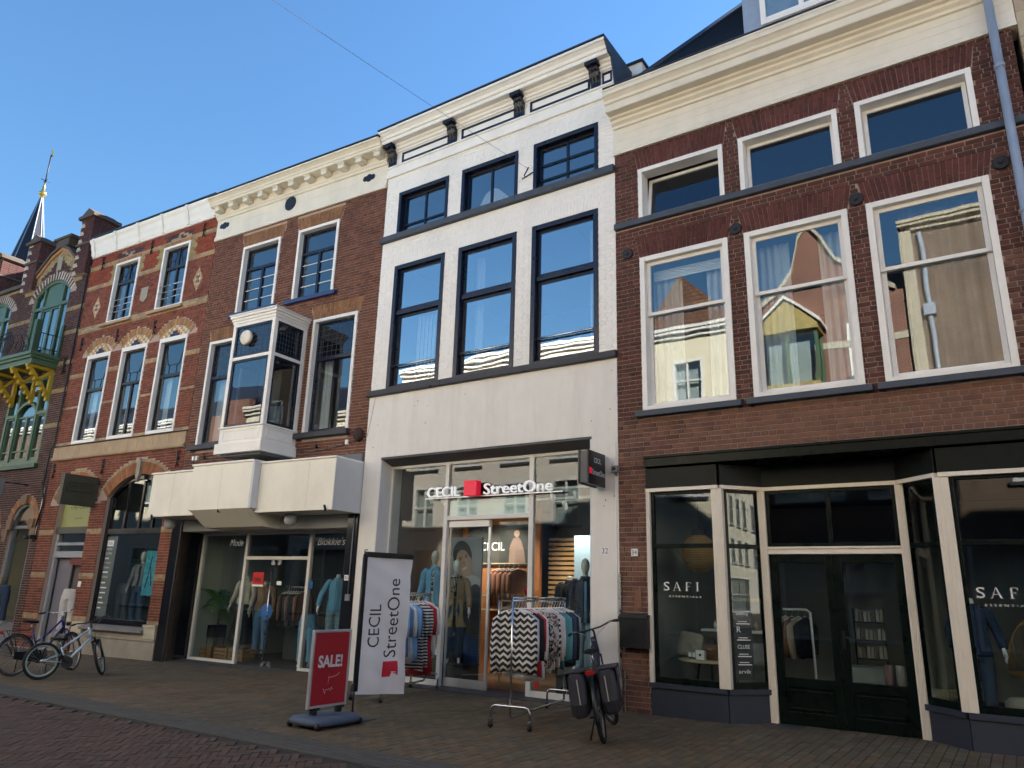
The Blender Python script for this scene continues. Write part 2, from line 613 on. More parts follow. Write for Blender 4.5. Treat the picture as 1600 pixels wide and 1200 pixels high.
# ---------------------------------------------------------------- shared materials
WHITE = mat('white_paint', (0.82, 0.80, 0.76), 0.45, 0.05, 4, 0.05, 30, dirt=0.10, dscale=1.2)
CREAM = mat('cream_paint', (0.74, 0.69, 0.58), 0.45, 0.05, 4, 0.05, 30, dirt=0.14, dscale=1.0)
WALLWHITE = mat('white_painted_brick', (0.85, 0.83, 0.79), 0.65, 0.05, 6, 0.25, 90, dirt=0.14, dscale=0.55)
PLASTER = mat('white_plaster', (0.76, 0.735, 0.69), 0.75, 0.05, 2.5, 0.15, 50, dirt=0.16, dscale=1.1, dstretch=(1.6, 1.6, 0.22))
NAVY = mat('navy_paint', rgb(19, 26, 46), 0.32, 0.12, 5, 0.06, 30)
BLACKP = mat('black_paint', (0.012, 0.013, 0.016), 0.35, 0.2, 5, 0.05, 40)
SLATE = mat('slate_sill', rgb(66, 74, 86), 0.6, 0.22, 7, 0.25, 40, dirt=0.25, dscale=3)
BLUESTONE = mat('bluestone', rgb(58, 60, 66), 0.6, 0.25, 9, 0.3, 40, dirt=0.3, dscale=2)
GREENBLK = mat('dark_green_gloss', (0.003, 0.007, 0.0055), 0.30, 0.15, 4, 0.02, 12, spec=0.14)
CREAMCOL = mat('cream_post', (0.76, 0.70, 0.60), 0.4, 0.05, 3, 0.03, 40, dirt=0.12, dscale=1.5)
PLINTH = mat('plinth_blue_grey', rgb(46, 52, 64), 0.7, 0.16, 6, 0.3, 70, dirt=0.25, dscale=1.5)
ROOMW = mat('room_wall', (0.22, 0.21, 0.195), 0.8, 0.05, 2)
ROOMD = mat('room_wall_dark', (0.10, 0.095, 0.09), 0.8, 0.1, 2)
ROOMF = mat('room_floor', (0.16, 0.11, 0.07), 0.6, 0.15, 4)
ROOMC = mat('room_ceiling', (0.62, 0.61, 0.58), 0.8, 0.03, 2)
MORTAR_L = mat('mortar_light', (0.42, 0.32, 0.27), 0.9, 0.15, 20, 0.3, 150)
MORTAR_M = mat('mortar_mid', (0.40, 0.29, 0.225), 0.9, 0.15, 20, 0.3, 150)
MORTAR_P = mat('mortar_pale', (0.36, 0.29, 0.25), 0.9, 0.15, 20, 0.3, 150)
BRICKM = mat('fired_brick', (1, 1, 1), 0.78, 0.2, 9, 0.4, 70, attr=True, spec=0.2, dirt=0.38, dscale=0.85, dstretch=(1, 1, .7))
PAVEM = mat('clinker_paver', (1, 1, 1), 0.72, 0.22, 7, 0.4, 60, attr=True, spec=0.3, dirt=0.3, dscale=0.9, dstretch=(1, 1, 1))
IRON = mat('black_iron', (0.012, 0.012, 0.014), 0.5, 0.2, 10, 0.1, 60)
STEEL = mat('brushed_steel', (0.55, 0.55, 0.56), 0.28, 0.06, 8, metal=1.0)
ALU = mat('aluminium_frame', (0.62, 0.62, 0.62), 0.38, 0.05, 6, metal=0.7)
ALUW = mat('white_aluminium', (0.66, 0.65, 0.62), 0.4, 0.05, 6)
ZINC = mat('zinc', rgb(150, 163, 180), 0.45, 0.12, 5, 0.05, 20, metal=0.15, dirt=0.2, dscale=2)
LEAD = mat('lead', rgb(52, 58, 70), 0.6, 0.2, 4, 0.1, 20)
ROOFT = mat('dark_roof_tile', rgb(46, 52, 64), 0.5, 0.2, 5, 0.2, 30)
GLASS = glass('window_glass', 0.08)
GLASSR = glass('mirror_like_glass', 0.28, wave=0.022, wscale=1.7)
GLASSG = glass('grey_bay_glass', 0.10, tint=(0.5, 0.55, 0.6), wave=0.012)
GLASSK = glass('dark_window_glass', 0.075, tint=(0.6, 0.68, 0.75), wave=0.006)
GLASSB = glass('old_window_glass', 0.09, wave=0.012, wscale=1.4)
GLASSD = glass('leaded_glass', 0.06, tint=(0.35, 0.42, 0.5), wave=0.02, wscale=6)
SHOPG = glass('shop_glass', 0.035, wave=0.004, wscale=0.8)
LETTERW = mat('white_lettering', (0.82, 0.82, 0.82), 0.5, 0)
def proj(p):
    d = Vector(p) - CAM
    x, y, z = d.dot(r2), -d.dot(u2), d.dot(fwd)
    if z < 0.1: return (-9999, -9999)
    return (800 + 1148.4 * x / z, 600 + 1148.4 * y / z)
def onscreen(p, m=0):
    a, b = proj(p)
    return -m < a < 1600 + m and -m < b < 1200 + m

# ---------------------------------------------------------------- ground, road, pavement
GROUND = mat('ground_bed', (0.045, 0.04, 0.036), 0.9, 0.25, 6, 0.3, 60)
mb = MB()
mb.poly([(x, y, gz(x) - 0.05) for x, y in ((-400, -300), (300, -300), (300, 300), (-400, 300))])
link('ground', mb.mesh('ground', GROUND), kind='structure')

def paver_mesh(mb, cx, cy, dx, dy, ang, col, h=0.03, dz=0.0):
    ca, sa = cos(ang), sin(ang)
    z = gz(cx) + dz
    tx, ty = RND.uniform(-.006, .006), RND.uniform(-.006, .006)
    q = []
    for a, b in ((-dx, -dy), (dx, -dy), (dx, dy), (-dx, dy)):
        q.append((cx + a * ca - b * sa, cy + a * sa + b * ca, a * tx + b * ty))
    t = [mb.P((x, y, z + .0075 * (x - cx) + k)) for x, y, k in q]
    b_ = [mb.P((x, y, z - h)) for x, y, k in q]
    mb.face(t, col)
    for k in range(4):
        mb.face((t[k], b_[k], b_[(k + 1) % 4], t[(k + 1) % 4]), col)

def pave(bedname, bed, pavers, label, single):
    bo = link(bedname, bed, kind='structure', label=label)
    vis = [p for p in pavers if onscreen((p[0], p[1], 0), -4)]
    vis.sort(key=lambda p: (Vector((p[0], p[1], 0)) - CAM).length)
    ids = set(id(p) for p in vis[:single])
    big = MB()
    cache = {}
    for p in pavers:
        cx, cy, dx, dy, ang, col, dz = p
        if id(p) in ids:
            key = (round(dx, 3), round(dy, 3), round(ang, 2), RND.randrange(12))
            if key not in cache:
                m1 = MB(); paver_mesh(m1, 0, 0, dx, dy, ang, col, dz=-gz(0)); cache[key] = m1.mesh('paver', PAVEM)
            o = link('paver', cache[key], bo, fix=False)
            o.location = (cx, cy, gz(cx) + dz)
        else:
            paver_mesh(big, cx, cy, dx, dy, ang, col, dz=dz)
    link('paver_field', big.mesh('paver_field', PAVEM), bo, kind='stuff', fix=False)

def sheet(x0, x1, y0, y1, dz, m):
    b = MB(); b.poly([(x, y, gz(x) + dz) for x, y in ((x0, y0), (x1, y0), (x1, y1), (x0, y1))])
    return b.mesh('bed', m)

PC = [(0.122, 0.096, 0.058), (0.136, 0.102, 0.058), (0.102, 0.083, 0.054), (0.138, 0.096, 0.060), (0.112, 0.095, 0.062), (0.128, 0.092, 0.050)]
pv = []
W_, L_ = 0.108, 0.215
nx = int(29 / W_)
for i in range(nx):
    x = -25 + i * W_
    y = -4.22 - (L_ / 2 if i % 2 else 0)
    while y < 1.1:
        ya, yb = max(y, -4.22), y + L_
        if yb - ya > .04:
            k = 0.5 + 0.5 * sin(x * 0.9 + 1.3 * sin(y * .8)) 
            c = PC[RND.randrange(6)]
            pv.append((x + W_ / 2, (ya + yb) / 2, W_ / 2 - .004, (yb - ya) / 2 - .004, RND.uniform(-.012, .012), jit((c[0] * (.88 + .2 * k), c[1] * (.92 + .1 * k), c[2]), .16), RND.uniform(-.002, .002)))
        y += L_
pave('pavement', sheet(-60, 40, -4.24, 9, -0.016, GROUND), pv, 'brown clinker pavement in front of the shops', 300)
pv = []
for i in range(int(31 / .225)):
    for j in range(5):
        x = -26 + i * .225 + (.11 if j % 2 else 0)
        pv.append((x, -4.28 - j * .104, .109, .049, 0, jit((0.078, 0.075, 0.068), .13), .002 + RND.uniform(-.001, .001)))
pave('gutter_strip', sheet(-60, 40, -4.78, -4.24, -0.014, GROUND), pv, 'grey paved strip between pavement and street', 200)
pv = []
w_, n_ = 0.078, 3
ca = cos(pi / 4)
for i in range(-170, 170):
    for k in range(-32, 32):
        for V_ in (0, 1):
            if V_: a, b, dx, dy = i + 2 * n_ * k + n_ + .5, i + 1 - n_ / 2, .5, n_ / 2
            else: a, b, dx, dy = i + 2 * n_ * k + n_ / 2, i + .5, n_ / 2, .5
            X, Y = (a - b) * w_ * ca - 9, (a + b) * w_ * ca - 6.5
            if -19 < X < -2.5 and -8.6 < Y < -4.86:
                c = [(0.088, 0.055, 0.040), (0.098, 0.060, 0.043), (0.074, 0.051, 0.039), (0.090, 0.061, 0.047)][RND.randrange(4)]
                pv.append((X, Y, dx * w_ - .004, dy * w_ - .004, pi / 4 + RND.uniform(-.015, .015), jit(c, .17), RND.uniform(-.0025, .0025)))
pave('street', sheet(-60, 40, -12.2, -4.76, -0.018, GROUND), pv, 'red brown herringbone brick street', 300)

mb = MB(); rg = random.Random(4)
for k in range(46):
    x, y = rg.uniform(-14, -.5), rg.uniform(-4.6, -.3)
    r_ = rg.uniform(.008, .022); n_ = 7
    mb.lathe([(r_, 0), (r_ * .8, .003), (.0005, .004)], (x, y, gz(x) + .003), n_)
link('gum_spots', mb.mesh('gum_spots', mat('old_gum', (.20, .19, .17), .8, .2)), kind='stuff', label='pale trodden gum spots and crumbs on the pavement', cat='litter')
# ================================================================ house E: dark red brick house, number 34
E_ = Thing('town_house', 'dark red brick house with white sash windows over the dark green corner shop', 'house', FA, (-2.05, 0, 0))
EX0, EX1 = -4.955, 0.86
ewin = [(-4.52, -3.06), (-2.81, -1.35), (-1.11, 0.35)]
holes = [(a, b, 7.66, 8.6) for a, b in ewin] + [(a, b, 4.36, 6.95) for a, b in ewin] + [(-4.5, EX1, -0.3, 3.62)]
mb = MB(); wall(mb, EX0, EX1, -0.3, 9.7, 0.012, 0.26, holes)
E_.part('wall', mb, MORTAR_L)
shell(E_, EX0, EX1, -.3, 9.9, 8.0, MORTAR_L)
def ecol(x, z):
    if z < 4.25: return (0.165, 0.083, 0.060) if RND.random() < .75 else (0.115, 0.056, 0.045)
    return (0.098, 0.040, 0.033) if RND.random() < .8 else (0.072, 0.036, 0.030)
bh = [('r', a, b, 7.54, 8.6) for a, b in ewin] + [('r', a, b, 4.24, 6.95) for a, b in ewin] + [('r', -4.5, 9, -1, 3.63), ('r', EX0, EX1, 7.545, 7.675)]
eb = []
for a, b in ewin:
    for z0 in (8.605, 6.955):
        zt = z0 + .36
        bh.append(('t', a - .012, b + .012, a - .078, b + .078, z0 - .02, zt))
        flat_arch(a - .01, b + .01, a - .075, b + .075, z0, zt, lambda x, z: (0.104, 0.036, 0.030), .073, out=eb)
courses(EX0, EX1, 0.0, 9.03, bh, ecol, .0715, .222, .0125, out=eb)
# soldier course over the narrow pier
lay(E_, eb, BRICKM, 300, FA, prefer=lambda b: onscreen((b[0][0][0], 0, b[0][0][1]), -6))
profile(E_, 'sill_band', [(0.02, 7.55), (-.06, 7.55), (-.075, 7.56), (-.075, 7.655), (0.02, 7.675)], EX0, 0.9, SLATE, bevel=.004)
cor = [(0.02, 9.0), (-.05, 9.0), (-.05, 9.05), (-.03, 9.09), (-.03, 9.13), (-.015, 9.14), (-.015, 9.52), (-.05, 9.53), (-.06, 9.57), (-.11, 9.61), (-.12, 9.65), (-.17, 9.67), (-.18, 9.70),
       (-.33, 9.70), (-.34, 9.72), (-.34, 9.83), (-.37, 9.845), (-.385, 9.89), (-.43, 9.94), (-.455, 9.955), (-.455, 10.03), (-.47, 10.04), (-.47, 10.07), (0.3, 10.09), (0.3, 9.0)]
profile(E_, 'cornice', cor, EX0 - .01, 0.93, CREAM)
mb = MB(); mb.box(EX0, .93, -.47, .34, 10.092, 10.112); E_.part('gutter_lining', mb, LEAD)
# board joints of the frieze
mb = MB()
for zz in (9.27, 9.40): mb.box(EX0 + .05, .9, -.019, -.0145, zz, zz + .006)
E_.part('frieze_board', mb, CREAM)
for k, (a, b) in enumerate(ewin):
    # upper light
    mb = MB(); mb.ring(a, b, 7.675, 8.6, .075, .075, .075, .012, -.025, .22)
    wn = E_.part('window', mb, WHITE, bevel=.005)
    mb = MB(); mb.M = Matrix.Translation((0, .17, 7.70)) @ Matrix.Rotation(rad(-9 if k == 0 else 0), 4, 'X') @ Matrix.Translation((0, -.17, -7.70))
    mb.ring(a + .08, b - .08, 7.69, 8.52, .055, .055, .055, .055, .15, .20); E_.part('sash', mb, WHITE, wn, bevel=.004)
    mb2 = MB(); mb2.M = mb.M; mb2.box(a + .136, b - .136, .175, .181, 7.746, 8.464); E_.part('pane', mb2, GLASSK, wn)
    # tall sash window
    mb = MB(); mb.ring(a, b, 4.36, 6.95, .085, .085, .085, .06, -.03, .2)
    wn = E_.part('window', mb, WHITE, bevel=.006)
    mb = MB()
    mb.ring(a + .087, b - .087, 5.93, 6.863, .06, .06, .06, .055, .06, .11)
    mb.ring(a + .087, b - .087, 4.422, 5.985, .06, .06, .05, .07, .115, .165)
    E_.part('sash', mb, WHITE, wn, bevel=.005)
    mb = MB(); mb.box(a + .14, b - .14, .075, .081, 5.97, 6.81); E_.part('pane', mb, GLASSB, wn)
    mb = MB(); mb.box(a + .14, b - .14, .135, .141, 4.49, 5.94); E_.part('pane', mb, GLASSB, wn)
    sl = MB(); sl.prism([(a - .09, .02, 4.25), (a - .09, -.12, 4.25), (a - .09, -.12, 4.335), (a - .09, .02, 4.36)], (b - a + .18, 0, 0)); E_.part('sill', sl, SLATE, wn, bevel=.005)
SHEER = mat('sheer_curtain', (0.50, 0.50, 0.50), 0.9, 0.05, 8)
TAUPE = mat('taupe_curtain', (0.26, 0.20, 0.16), 0.9, 0.1, 8)
for k, (a, b) in enumerate(ewin):
    if k < 2:
        curtain(E_, a + .05, a + .55, 4.3, 6.85, .42, SHEER, .03, .11, seed=k)
        curtain(E_, b - .5, b - .05, 4.3, 6.85, .42, SHEER, .03, .11, seed=k + 9)
    else:
        curtain(E_, a + .35, b - .02, 4.3, 6.9, .40, TAUPE, .045, .2, seed=3)
mb = MB()
for i in range(6): mb.box(-4.41, -3.17, .30, .33, 6.62 + i * .03, 6.64 + i * .03)
E_.part('blind', mb, WHITE)
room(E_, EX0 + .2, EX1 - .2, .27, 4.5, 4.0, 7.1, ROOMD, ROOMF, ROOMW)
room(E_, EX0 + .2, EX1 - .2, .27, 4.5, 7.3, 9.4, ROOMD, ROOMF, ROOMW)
# round wall anchors
for x, z in ((-4.74, 7.08), (-2.93, 7.06), (-1.22, 7.06), (0.5, 7.08)):
    mb = MB(); mb.lathe([(.085, -.03), (.095, -.02), (.095, .01)], (x, -.0, z), 18, 'y'); mb.lathe([(.02, -.045), (.03, -.03)], (x, 0, z), 8, 'y')
    E_.part('wall_anchor', mb, IRON)
# roof
mb = MB()
ya, za, yb, zb = -.10, 10.13, 3.6, 14.5
xl0, xl1 = -5.0, -3.06
n = 40
for i in range(n):
    t0, t1 = i / n, (i + 1) / n + .006
    y0, z0, y1, z1 = ya + (yb - ya) * t0, za + (zb - za) * t0, ya + (yb - ya) * t1, za + (zb - za) * t1
    x0 = xl0 + (xl1 - xl0) * t0
    nn = int((1.2 - x0) / .30)
    for j in range(nn + 1):
        xa, xb = x0 + j * .3, min(x0 + j * .3 + .295, 1.2)
        if xb - xa < .03: continue
        mb.prism([(xa, y0 - .035, z0 + .0), (xa, y1 - .004, z1), (xa, y1 + .03, z1), (xa, y0 + .03, z0)], (xb - xa, 0, 0))
E_.part('roof_tile_field', mb, ROOFT, kind='stuff')
mb = MB()
mb.poly([(xl0, ya + .04, za), (1.2, ya + .04, za), (1.2, yb + .04, zb), (xl1, yb + .04, zb)])
mb.poly([(xl0, ya + .04, za), (xl1, yb + .04, zb), (xl1, 7, zb), (xl0 - .3, 8, za)])
mb.poly([(xl1, yb + .04, zb), (1.2, yb + .04, zb), (1.2, 8, zb), (xl1, 7, zb)])
mb.poly([(1.2, ya + .04, za), (1.2, 8, za), (1.2, 8, zb), (1.2, yb + .04, zb)])
rf = E_.part('roof', mb, ROOFT)
mb = MB(); mb.tube([(xl0 - .02, ya, za + .02), (xl1, yb, zb + .03)], .06, 8); E_.part('hip_ridge', mb, ROOFT, rf)
mb = MB(); mb.box(-2.72, -1.1, .5, 3.2, 10.2, 12.3); dm = E_.part('dormer', mb, ZINC)
mb = MB(); mb.ring(-2.42, -1.12, 10.95, 12.2, .09, .09, .08, .12, .455, .5); mb.box(-1.80, -1.72, .46, .5, 11.07, 12.12); E_.part('window_frame', mb, WHITE, dm, bevel=.004)
mb = MB(); mb.box(-2.33, -1.80, .47, .476, 11.07, 12.12); mb.box(-1.72, -1.21, .47, .476, 11.07, 12.12); E_.part('pane', mb, GLASS, dm)
mb = MB(); mb.box(-5.15, -4.72, .75, 2.2, 11.18, 11.42); mb.box(-5.19, -4.68, .70, 2.25, 11.421, 11.46, mi=1); mb.box(-5.1, -4.75, .8, 2.2, 10.0, 11.179, mi=1)
E_.part('eaves_box', mb, [WHITE, BLACKP])
# ---- shop front
fl, fr = -4.49, 0.86
mb = MB(); mb.box(fl, fr, -.10, .2, 3.46, 3.63); mb.box(fl, fr, -.125, .2, 3.585, 3.612); sf = E_.part('fascia', mb, GREENBLK, bevel=.006)
outl = [(-4.49, .0), (-3.40, .0), (-2.93, .50), (-1.16, .50), (-.66, .0), (.86, .0)]
def strip(z0, z1, off, th, m, name, seg=range(5), bev=.004, under=None):
    b = MB()
    for i in seg:
        a, c = Vector((*outl[i], 0)), Vector((*outl[i + 1], 0))
        d = (c - a).normalized(); nn = Vector((d.y, -d.x, 0))
        q = [a + nn * off, c + nn * off, c + nn * (off - th), a + nn * (off - th)]
        b.prism([(p.x, p.y, z0) for p in q], (0, 0, z1 - z0))
    return E_.part(name, b, m, bevel=bev, under=under)
FASC2 = mat('weathered_fascia', (0.006, 0.009, 0.008), 0.4, 0.4, 8, 0.1, 25, dirt=0.3, dscale=3, spec=.15)
strip(3.14, 3.44, .05, .12, FASC2, 'name_board')
mb = MB(); mb.poly([(fl, -.1, 3.455), (fr, -.1, 3.455), (fr, .8, 3.455), (fl, .8, 3.455)]); mb.box(fl, fr, .2, .8, 3.456, 3.5); E_.part('soffit', mb, GREENBLK)
strip(3.085, 3.139, .07, .14, CREAMCOL, 'head_rail')
strip(-.3, .36, .02, .16, PLINTH, 'plinth', (0, 1)); strip(-.3, .36, .02, .16, PLINTH, 'plinth', (3, 4))
strip(.361, .43, .05, .19, PLINTH, 'plinth_cap', (0, 1)); strip(.361, .43, .05, .19, PLINTH, 'plinth_cap', (3, 4))
def post(p, wd, z0, z1):
    b = MB()
    b.box(p[0] - wd / 2, p[0] + wd / 2, p[1] - .07, p[1] + .07, z0, z1)
    for k in (-.3, 0, .3): b.box(p[0] + k * wd - .008, p[0] + k * wd + .008, p[1] - .078, p[1] - .07, z0, z1)
    E_.part('post', b, CREAMCOL, bevel=.005)
post((-4.46, .01), .06, .43, 3.085); post((-3.42, .02), .155, .43, 3.085); post((-2.93, .48), .10, -.02, 3.085); post((-1.15, .48), .10, -.02, 3.085); post((-.64, .02), .17, .43, 3.085)
def shopwin(a, b_, ins0, ins1, zsplit):
    a, c = Vector((*a, 0)), Vector((*b_, 0))
    d = (c - a).normalized(); nn = Vector((d.y, -d.x, 0)); Lg = (c - a).length
    M = Matrix(((d.x, -nn.x, 0, a.x), (d.y, -nn.y, 0, a.y), (0, 0, 1, 0), (0, 0, 0, 1)))
    x0, x1 = ins0, Lg - ins1
    b = MB(); b.M = M; b.ring(x0, x1, .43, 3.085, .05, .05, .04, .085, -.01, .05); b.box(x0 + .05, x1 - .05, -.005, .05, zsplit - .03, zsplit + .03)
    wn = E_.part('window', b, GREENBLK, bevel=.005)
    for z0, z1 in ((.515, zsplit - .03), (zsplit + .03, 3.045)):
        g = MB(); g.M = M; g.box(x0 + .05, x1 - .05, .02, .026, z0, z1); E_.part('pane', g, SHOPG, wn)
shopwin(outl[0], outl[1], .06, .06, 2.30)
shopwin(outl[1], outl[2], .07, .05, 2.30)
shopwin(outl[3], outl[4], .05, .08, 2.30)
shopwin(outl[4], outl[5], .10, .02, 2.30)
mb = MB(); mb.box(-2.88, -1.2, .42, .56, 2.20, 2.30); mb.box(-2.88, -1.2, .40, .56, 2.27, 2.30); E_.part('transom', mb, CREAMCOL, bevel=.005)
mb = MB(); mb.ring(-2.88, -1.2, 2.30, 3.085, .05, .05, .05, .05, .46, .53); mb.box(-2.07, -2.01, .46, .53, 2.35, 3.035); wn = E_.part('window', mb, GREENBLK, bevel=.004)
mb = MB(); mb.box(-2.83, -2.07, .49, .496, 2.35, 3.035); mb.box(-2.01, -1.25, .49, .496, 2.35, 3.035); E_.part('pane', mb, SHOPG, wn)
for a, b in ((-2.875, -2.045), (-2.04, -1.205)):
    mb = MB(); mb.ring(a, b, .02, 2.195, .10, .10, .11, .16, .46, .52); mb.box(a + .1, b - .1, .462, .52, .48, .60); mb.box(a + .1, b - .1, .48, .51, .18, .48)
    mb.ring(a + .14, b - .14, .21, .45, .02, .02, .02, .02, .465, .48)
    dr = E_.part('door', mb, GREENBLK, bevel=.006)
    mb = MB(); mb.box(a + .1, b - .1, .488, .494, .60, 2.085); E_.part('pane', mb, SHOPG, dr)
    if a > -2.5:
        mb = MB(); mb.box(a + .03, a + .07, .445, .46, 1.0, 1.22); mb.tube([(a + .05, .46, 1.14), (a + .05, .40, 1.14), (a + .15, .395, 1.14)], .011, 6); E_.part('handle', mb, BLACKP, dr)
mb = MB(); mb.box(-3.0, -1.05, .1, .62, -.1, .018); E_.part('threshold', mb, BLUESTONE, bevel=.008)
room(E_, -4.75, .75, .56, 5.5, -.02, 3.4, mat('shop_wall_grey', (0.30, 0.31, 0.285), 0.8, .05), mat('shop_floor_dark', (0.10, 0.075, 0.055), 0.4, .2), mat('shop_ceiling_dark', (0.12, 0.12, 0.12), .8, .05))
E_.boxes('window_bed', [(-4.68, -3.44, .15, .6, .30, .38), (-.60, .8, .15, .6, .30, .38)], mat('shop_wall_light', (0.50, 0.50, 0.46), 0.7, .06))
E_.boxes('window_side', [(-4.72, -4.68, .17, .6, 0, 3.4)], MATS['shop_wall_light'])
# downpipe, numbers, letter box on the pier
DP = Thing('downpipe', 'grey zinc downpipe on the dark red brick house', 'pipe', FA, (.68, -.1, 5))
mb = MB(); mb.tube([(.66, -.13, 10.0), (.66, -.13, 0.02)], .055, 12); DP.part('pipe', mb, ZINC)
for z in (2.1, 4.2, 6.3, 8.4):
    mb = MB(); mb.lathe([(.056, -.03), (.064, -.028), (.064, .028), (.056, .03)], (.66, -.13, z), 12); mb.box(.64, .68, -.09, .02, z - .012, z + .012); DP.part('bracket', mb, ZINC)
N34 = Thing('house_number', 'small white number plate 34 on the brick pier', 'number plate', FA, (-4.71, -.01, 2.21))
mb = MB(); mb.box(-4.765, -4.655, -.016, .0, 2.155, 2.265); N34.part('plate', mb, WHITE, bevel=.004); N34.text('digits', '34', BLACKP, (-4.75, -.017, 2.178), w=.08, h=.065, ext=.001)
LBX = Thing('letter_box', 'black steel letter box on the brick pier beside number 34', 'letter box', FA, (-4.68, -.1, .86))
mb = MB(); mb.box(-4.90, -4.47, -.17, .0, .87, 1.33); LBX.part('body', mb, BLACKP, bevel=.01)
mb = MB(); mb.prism([(-4.91, .0, 1.30), (-4.91, -.185, 1.27), (-4.91, -.185, 1.30), (-4.91, 0, 1.345)], (.45, 0, 0)); LBX.part('lid', mb, BLACKP, bevel=.004)
mb = MB(); mb.box(-4.90, -4.885, -.012, .0, 0, .55); mb.box(-4.965, -4.93, -.03, .0, .0, 1.9); E_.part('corner_strip', mb, STEEL)
mb = MB(); mb.box(-4.72, -4.61, -.012, .0, 1.42, 1.68); E_.part('doorbell_plate', mb, mat('copper_plate', (0.20, 0.09, 0.055), .6, .15))
# neighbour on the right
H6 = Thing('town_house', 'beige stone house at the right edge beyond the downpipe', 'house', FA, (3.5, 0, 0))
BEIGE = mat('beige_stone', (0.42, 0.35, 0.25), 0.8, 0.12, 3, 0.3, 60, dirt=.25)
mb = MB(); wall(mb, .935, 6.5, -.3, 12.5, -.02, .3, [(2.0, 3.2, 7.4, 9.4), (4.2, 5.4, 7.4, 9.4), (2.0, 3.2, 4.2, 6.4), (4.2, 5.4, 4.2, 6.4), (1.8, 5.8, 0.3, 3.2)]); mb.box(.93, 6.5, .3, 8, -.3, 12.5, skip='f'); H6.part('wall', mb, BEIGE)
blk = []
for i in range(31):
    z = .0 + i * .4
    x = .94 - (.3 if i % 2 else 0)
    while x < 1.9:
        if x + .6 > .94: blk.append((((max(x, .94), z + .006), (min(x + .59, 1.79), z + .006), (min(x + .59, 1.79), z + .394), (max(x, .94), z + .394)), jit((.42, .35, .25), .07)))
        x += .6
lay(H6, blk, mat('stone_block', (1, 1, 1), .8, .12, 3, .3, 60, attr=True, dirt=.2), 0, FA, mass='stone_block_field', yf=-.028, yb=-.018)
mb = MB(); mb.box(.93, 6.5, -.09, -.0285, 7.72, 7.86); H6.part('sill_band', mb, SLATE)
for x in (2.0, 4.2):
    for z0, z1 in ((7.4, 9.4), (4.2, 6.4)):
        mb = MB(); mb.ring(x, x + 1.2, z0, z1, .08, .08, .08, .08, .02, .14); wn = H6.part('window', mb, WHITE); pane(H6, x + .08, x + 1.12, z0 + .08, z1 - .08, .08, GLASS, wn)
mb = MB(); mb.ring(1.8, 5.8, .3, 3.2, .1, .1, .1, .1, .02, .14); wn = H6.part('window', mb, GREENBLK); pane(H6, 1.9, 5.7, .4, 3.1, .08, SHOPG, wn)
# ================================================================ house D: white painted house, number 32
D_ = Thing('town_house', 'white painted house with navy windows and black cornice consoles', 'house', FA, (-7.7, 0, 0))
DX0, DX1 = -10.46, -4.96
uw = [(-10.08, -8.71), (-8.37, -7.0), (-6.65, -5.28)]
lw = [(-10.05, -8.71), (-8.36, -6.99), (-6.65, -5.29)]
holes = [(a, b, 8.84, 9.84) for a, b in uw] + [(a, b, 5.43, 8.1) for a, b in lw] + [(-10.03, -5.42, -.3, 4.04)]
mb = MB(); wall(mb, DX0, DX1, -.3, 11.0, .010, .26, holes); D_.part('wall', mb, WALLWHITE)
shell(D_, DX0, DX1, -.3, 11.05, 8.0, LEAD)
bh = [('r', a, b, 8.7, 9.85) for a, b in uw] + [('r', a, b, 5.2, 8.11) for a, b in lw] + [('r', -11, 0, 8.70, 8.85)]
db = []
wc = lambda x, z: (.80, .77, .72)
for (a, b), z0 in [(q, 9.85) for q in uw] + [(q, 8.11) for q in lw]:
    bh.append(('t', a - .02, b + .02, a - .1, b + .1, z0 - .02, z0 + .30))
    flat_arch(a - .01, b + .01, a - .09, b + .09, z0, z0 + .29, wc, .07, .008, out=db)
courses(DX0, DX1, 5.43, 10.3, bh, wc, .068, .222, .008, out=db)
PB = mat('painted_brick', (1, 1, 1), .6, .04, 8, .25, 70, attr=True, dirt=.13, dscale=.6)
lay(D_, [(q, (.85, .83, .79)) for q, c in db], PB, 0, FA, yf=.003)
mb = MB(); wall(mb, DX0, DX1, -.3, 5.30, -.012, .012, [(-10.03, -5.42, -.3, 4.04)]); D_.part('plaster', mb, PLASTER)
for z0, z1, nm in ((8.70, 8.84, SLATE), (5.295, 5.425, BLUESTONE)):
    x = DX0 - .03
    brk = [x, x + 1.9, x + 3.75, DX1 + .01] if nm is BLUESTONE else [x, DX1 + .01]
    for a, b in zip(brk, brk[1:]):
        mb = MB(); mb.prism([(a + .002, .03, z0), (a + .002, -.075, z0), (a + .002, -.085, z0 + .02), (a + .002, -.085, z1 - .01), (a + .002, .03, z1)], (b - a - .004, 0, 0)); D_.part('sill_band', mb, nm, bevel=.006)
cor = [(.02, 10.28), (-.04, 10.28), (-.05, 10.31), (-.05, 10.36), (-.03, 10.38), (-.03, 10.50), (-.06, 10.51), (-.06, 10.54), (-.02, 10.55), (-.02, 10.84), (-.05, 10.85), (-.06, 10.88), (-.09, 10.90), (-.10, 10.94), (-.14, 10.97), (-.15, 11.0),
       (-.27, 11.0), (-.28, 11.02), (-.28, 11.07), (-.31, 11.085), (-.33, 11.14), (-.38, 11.19), (-.41, 11.20), (-.41, 11.25), (.5, 11.27), (.5, 10.28)]
profile(D_, 'cornice', cor, DX0 - .01, DX1 + .01, WHITE)
mb = MB(); mb.box(DX0 - .02, DX1 + .02, -.425, .6, 11.272, 11.30); D_.part('roof_edge', mb, LEAD)
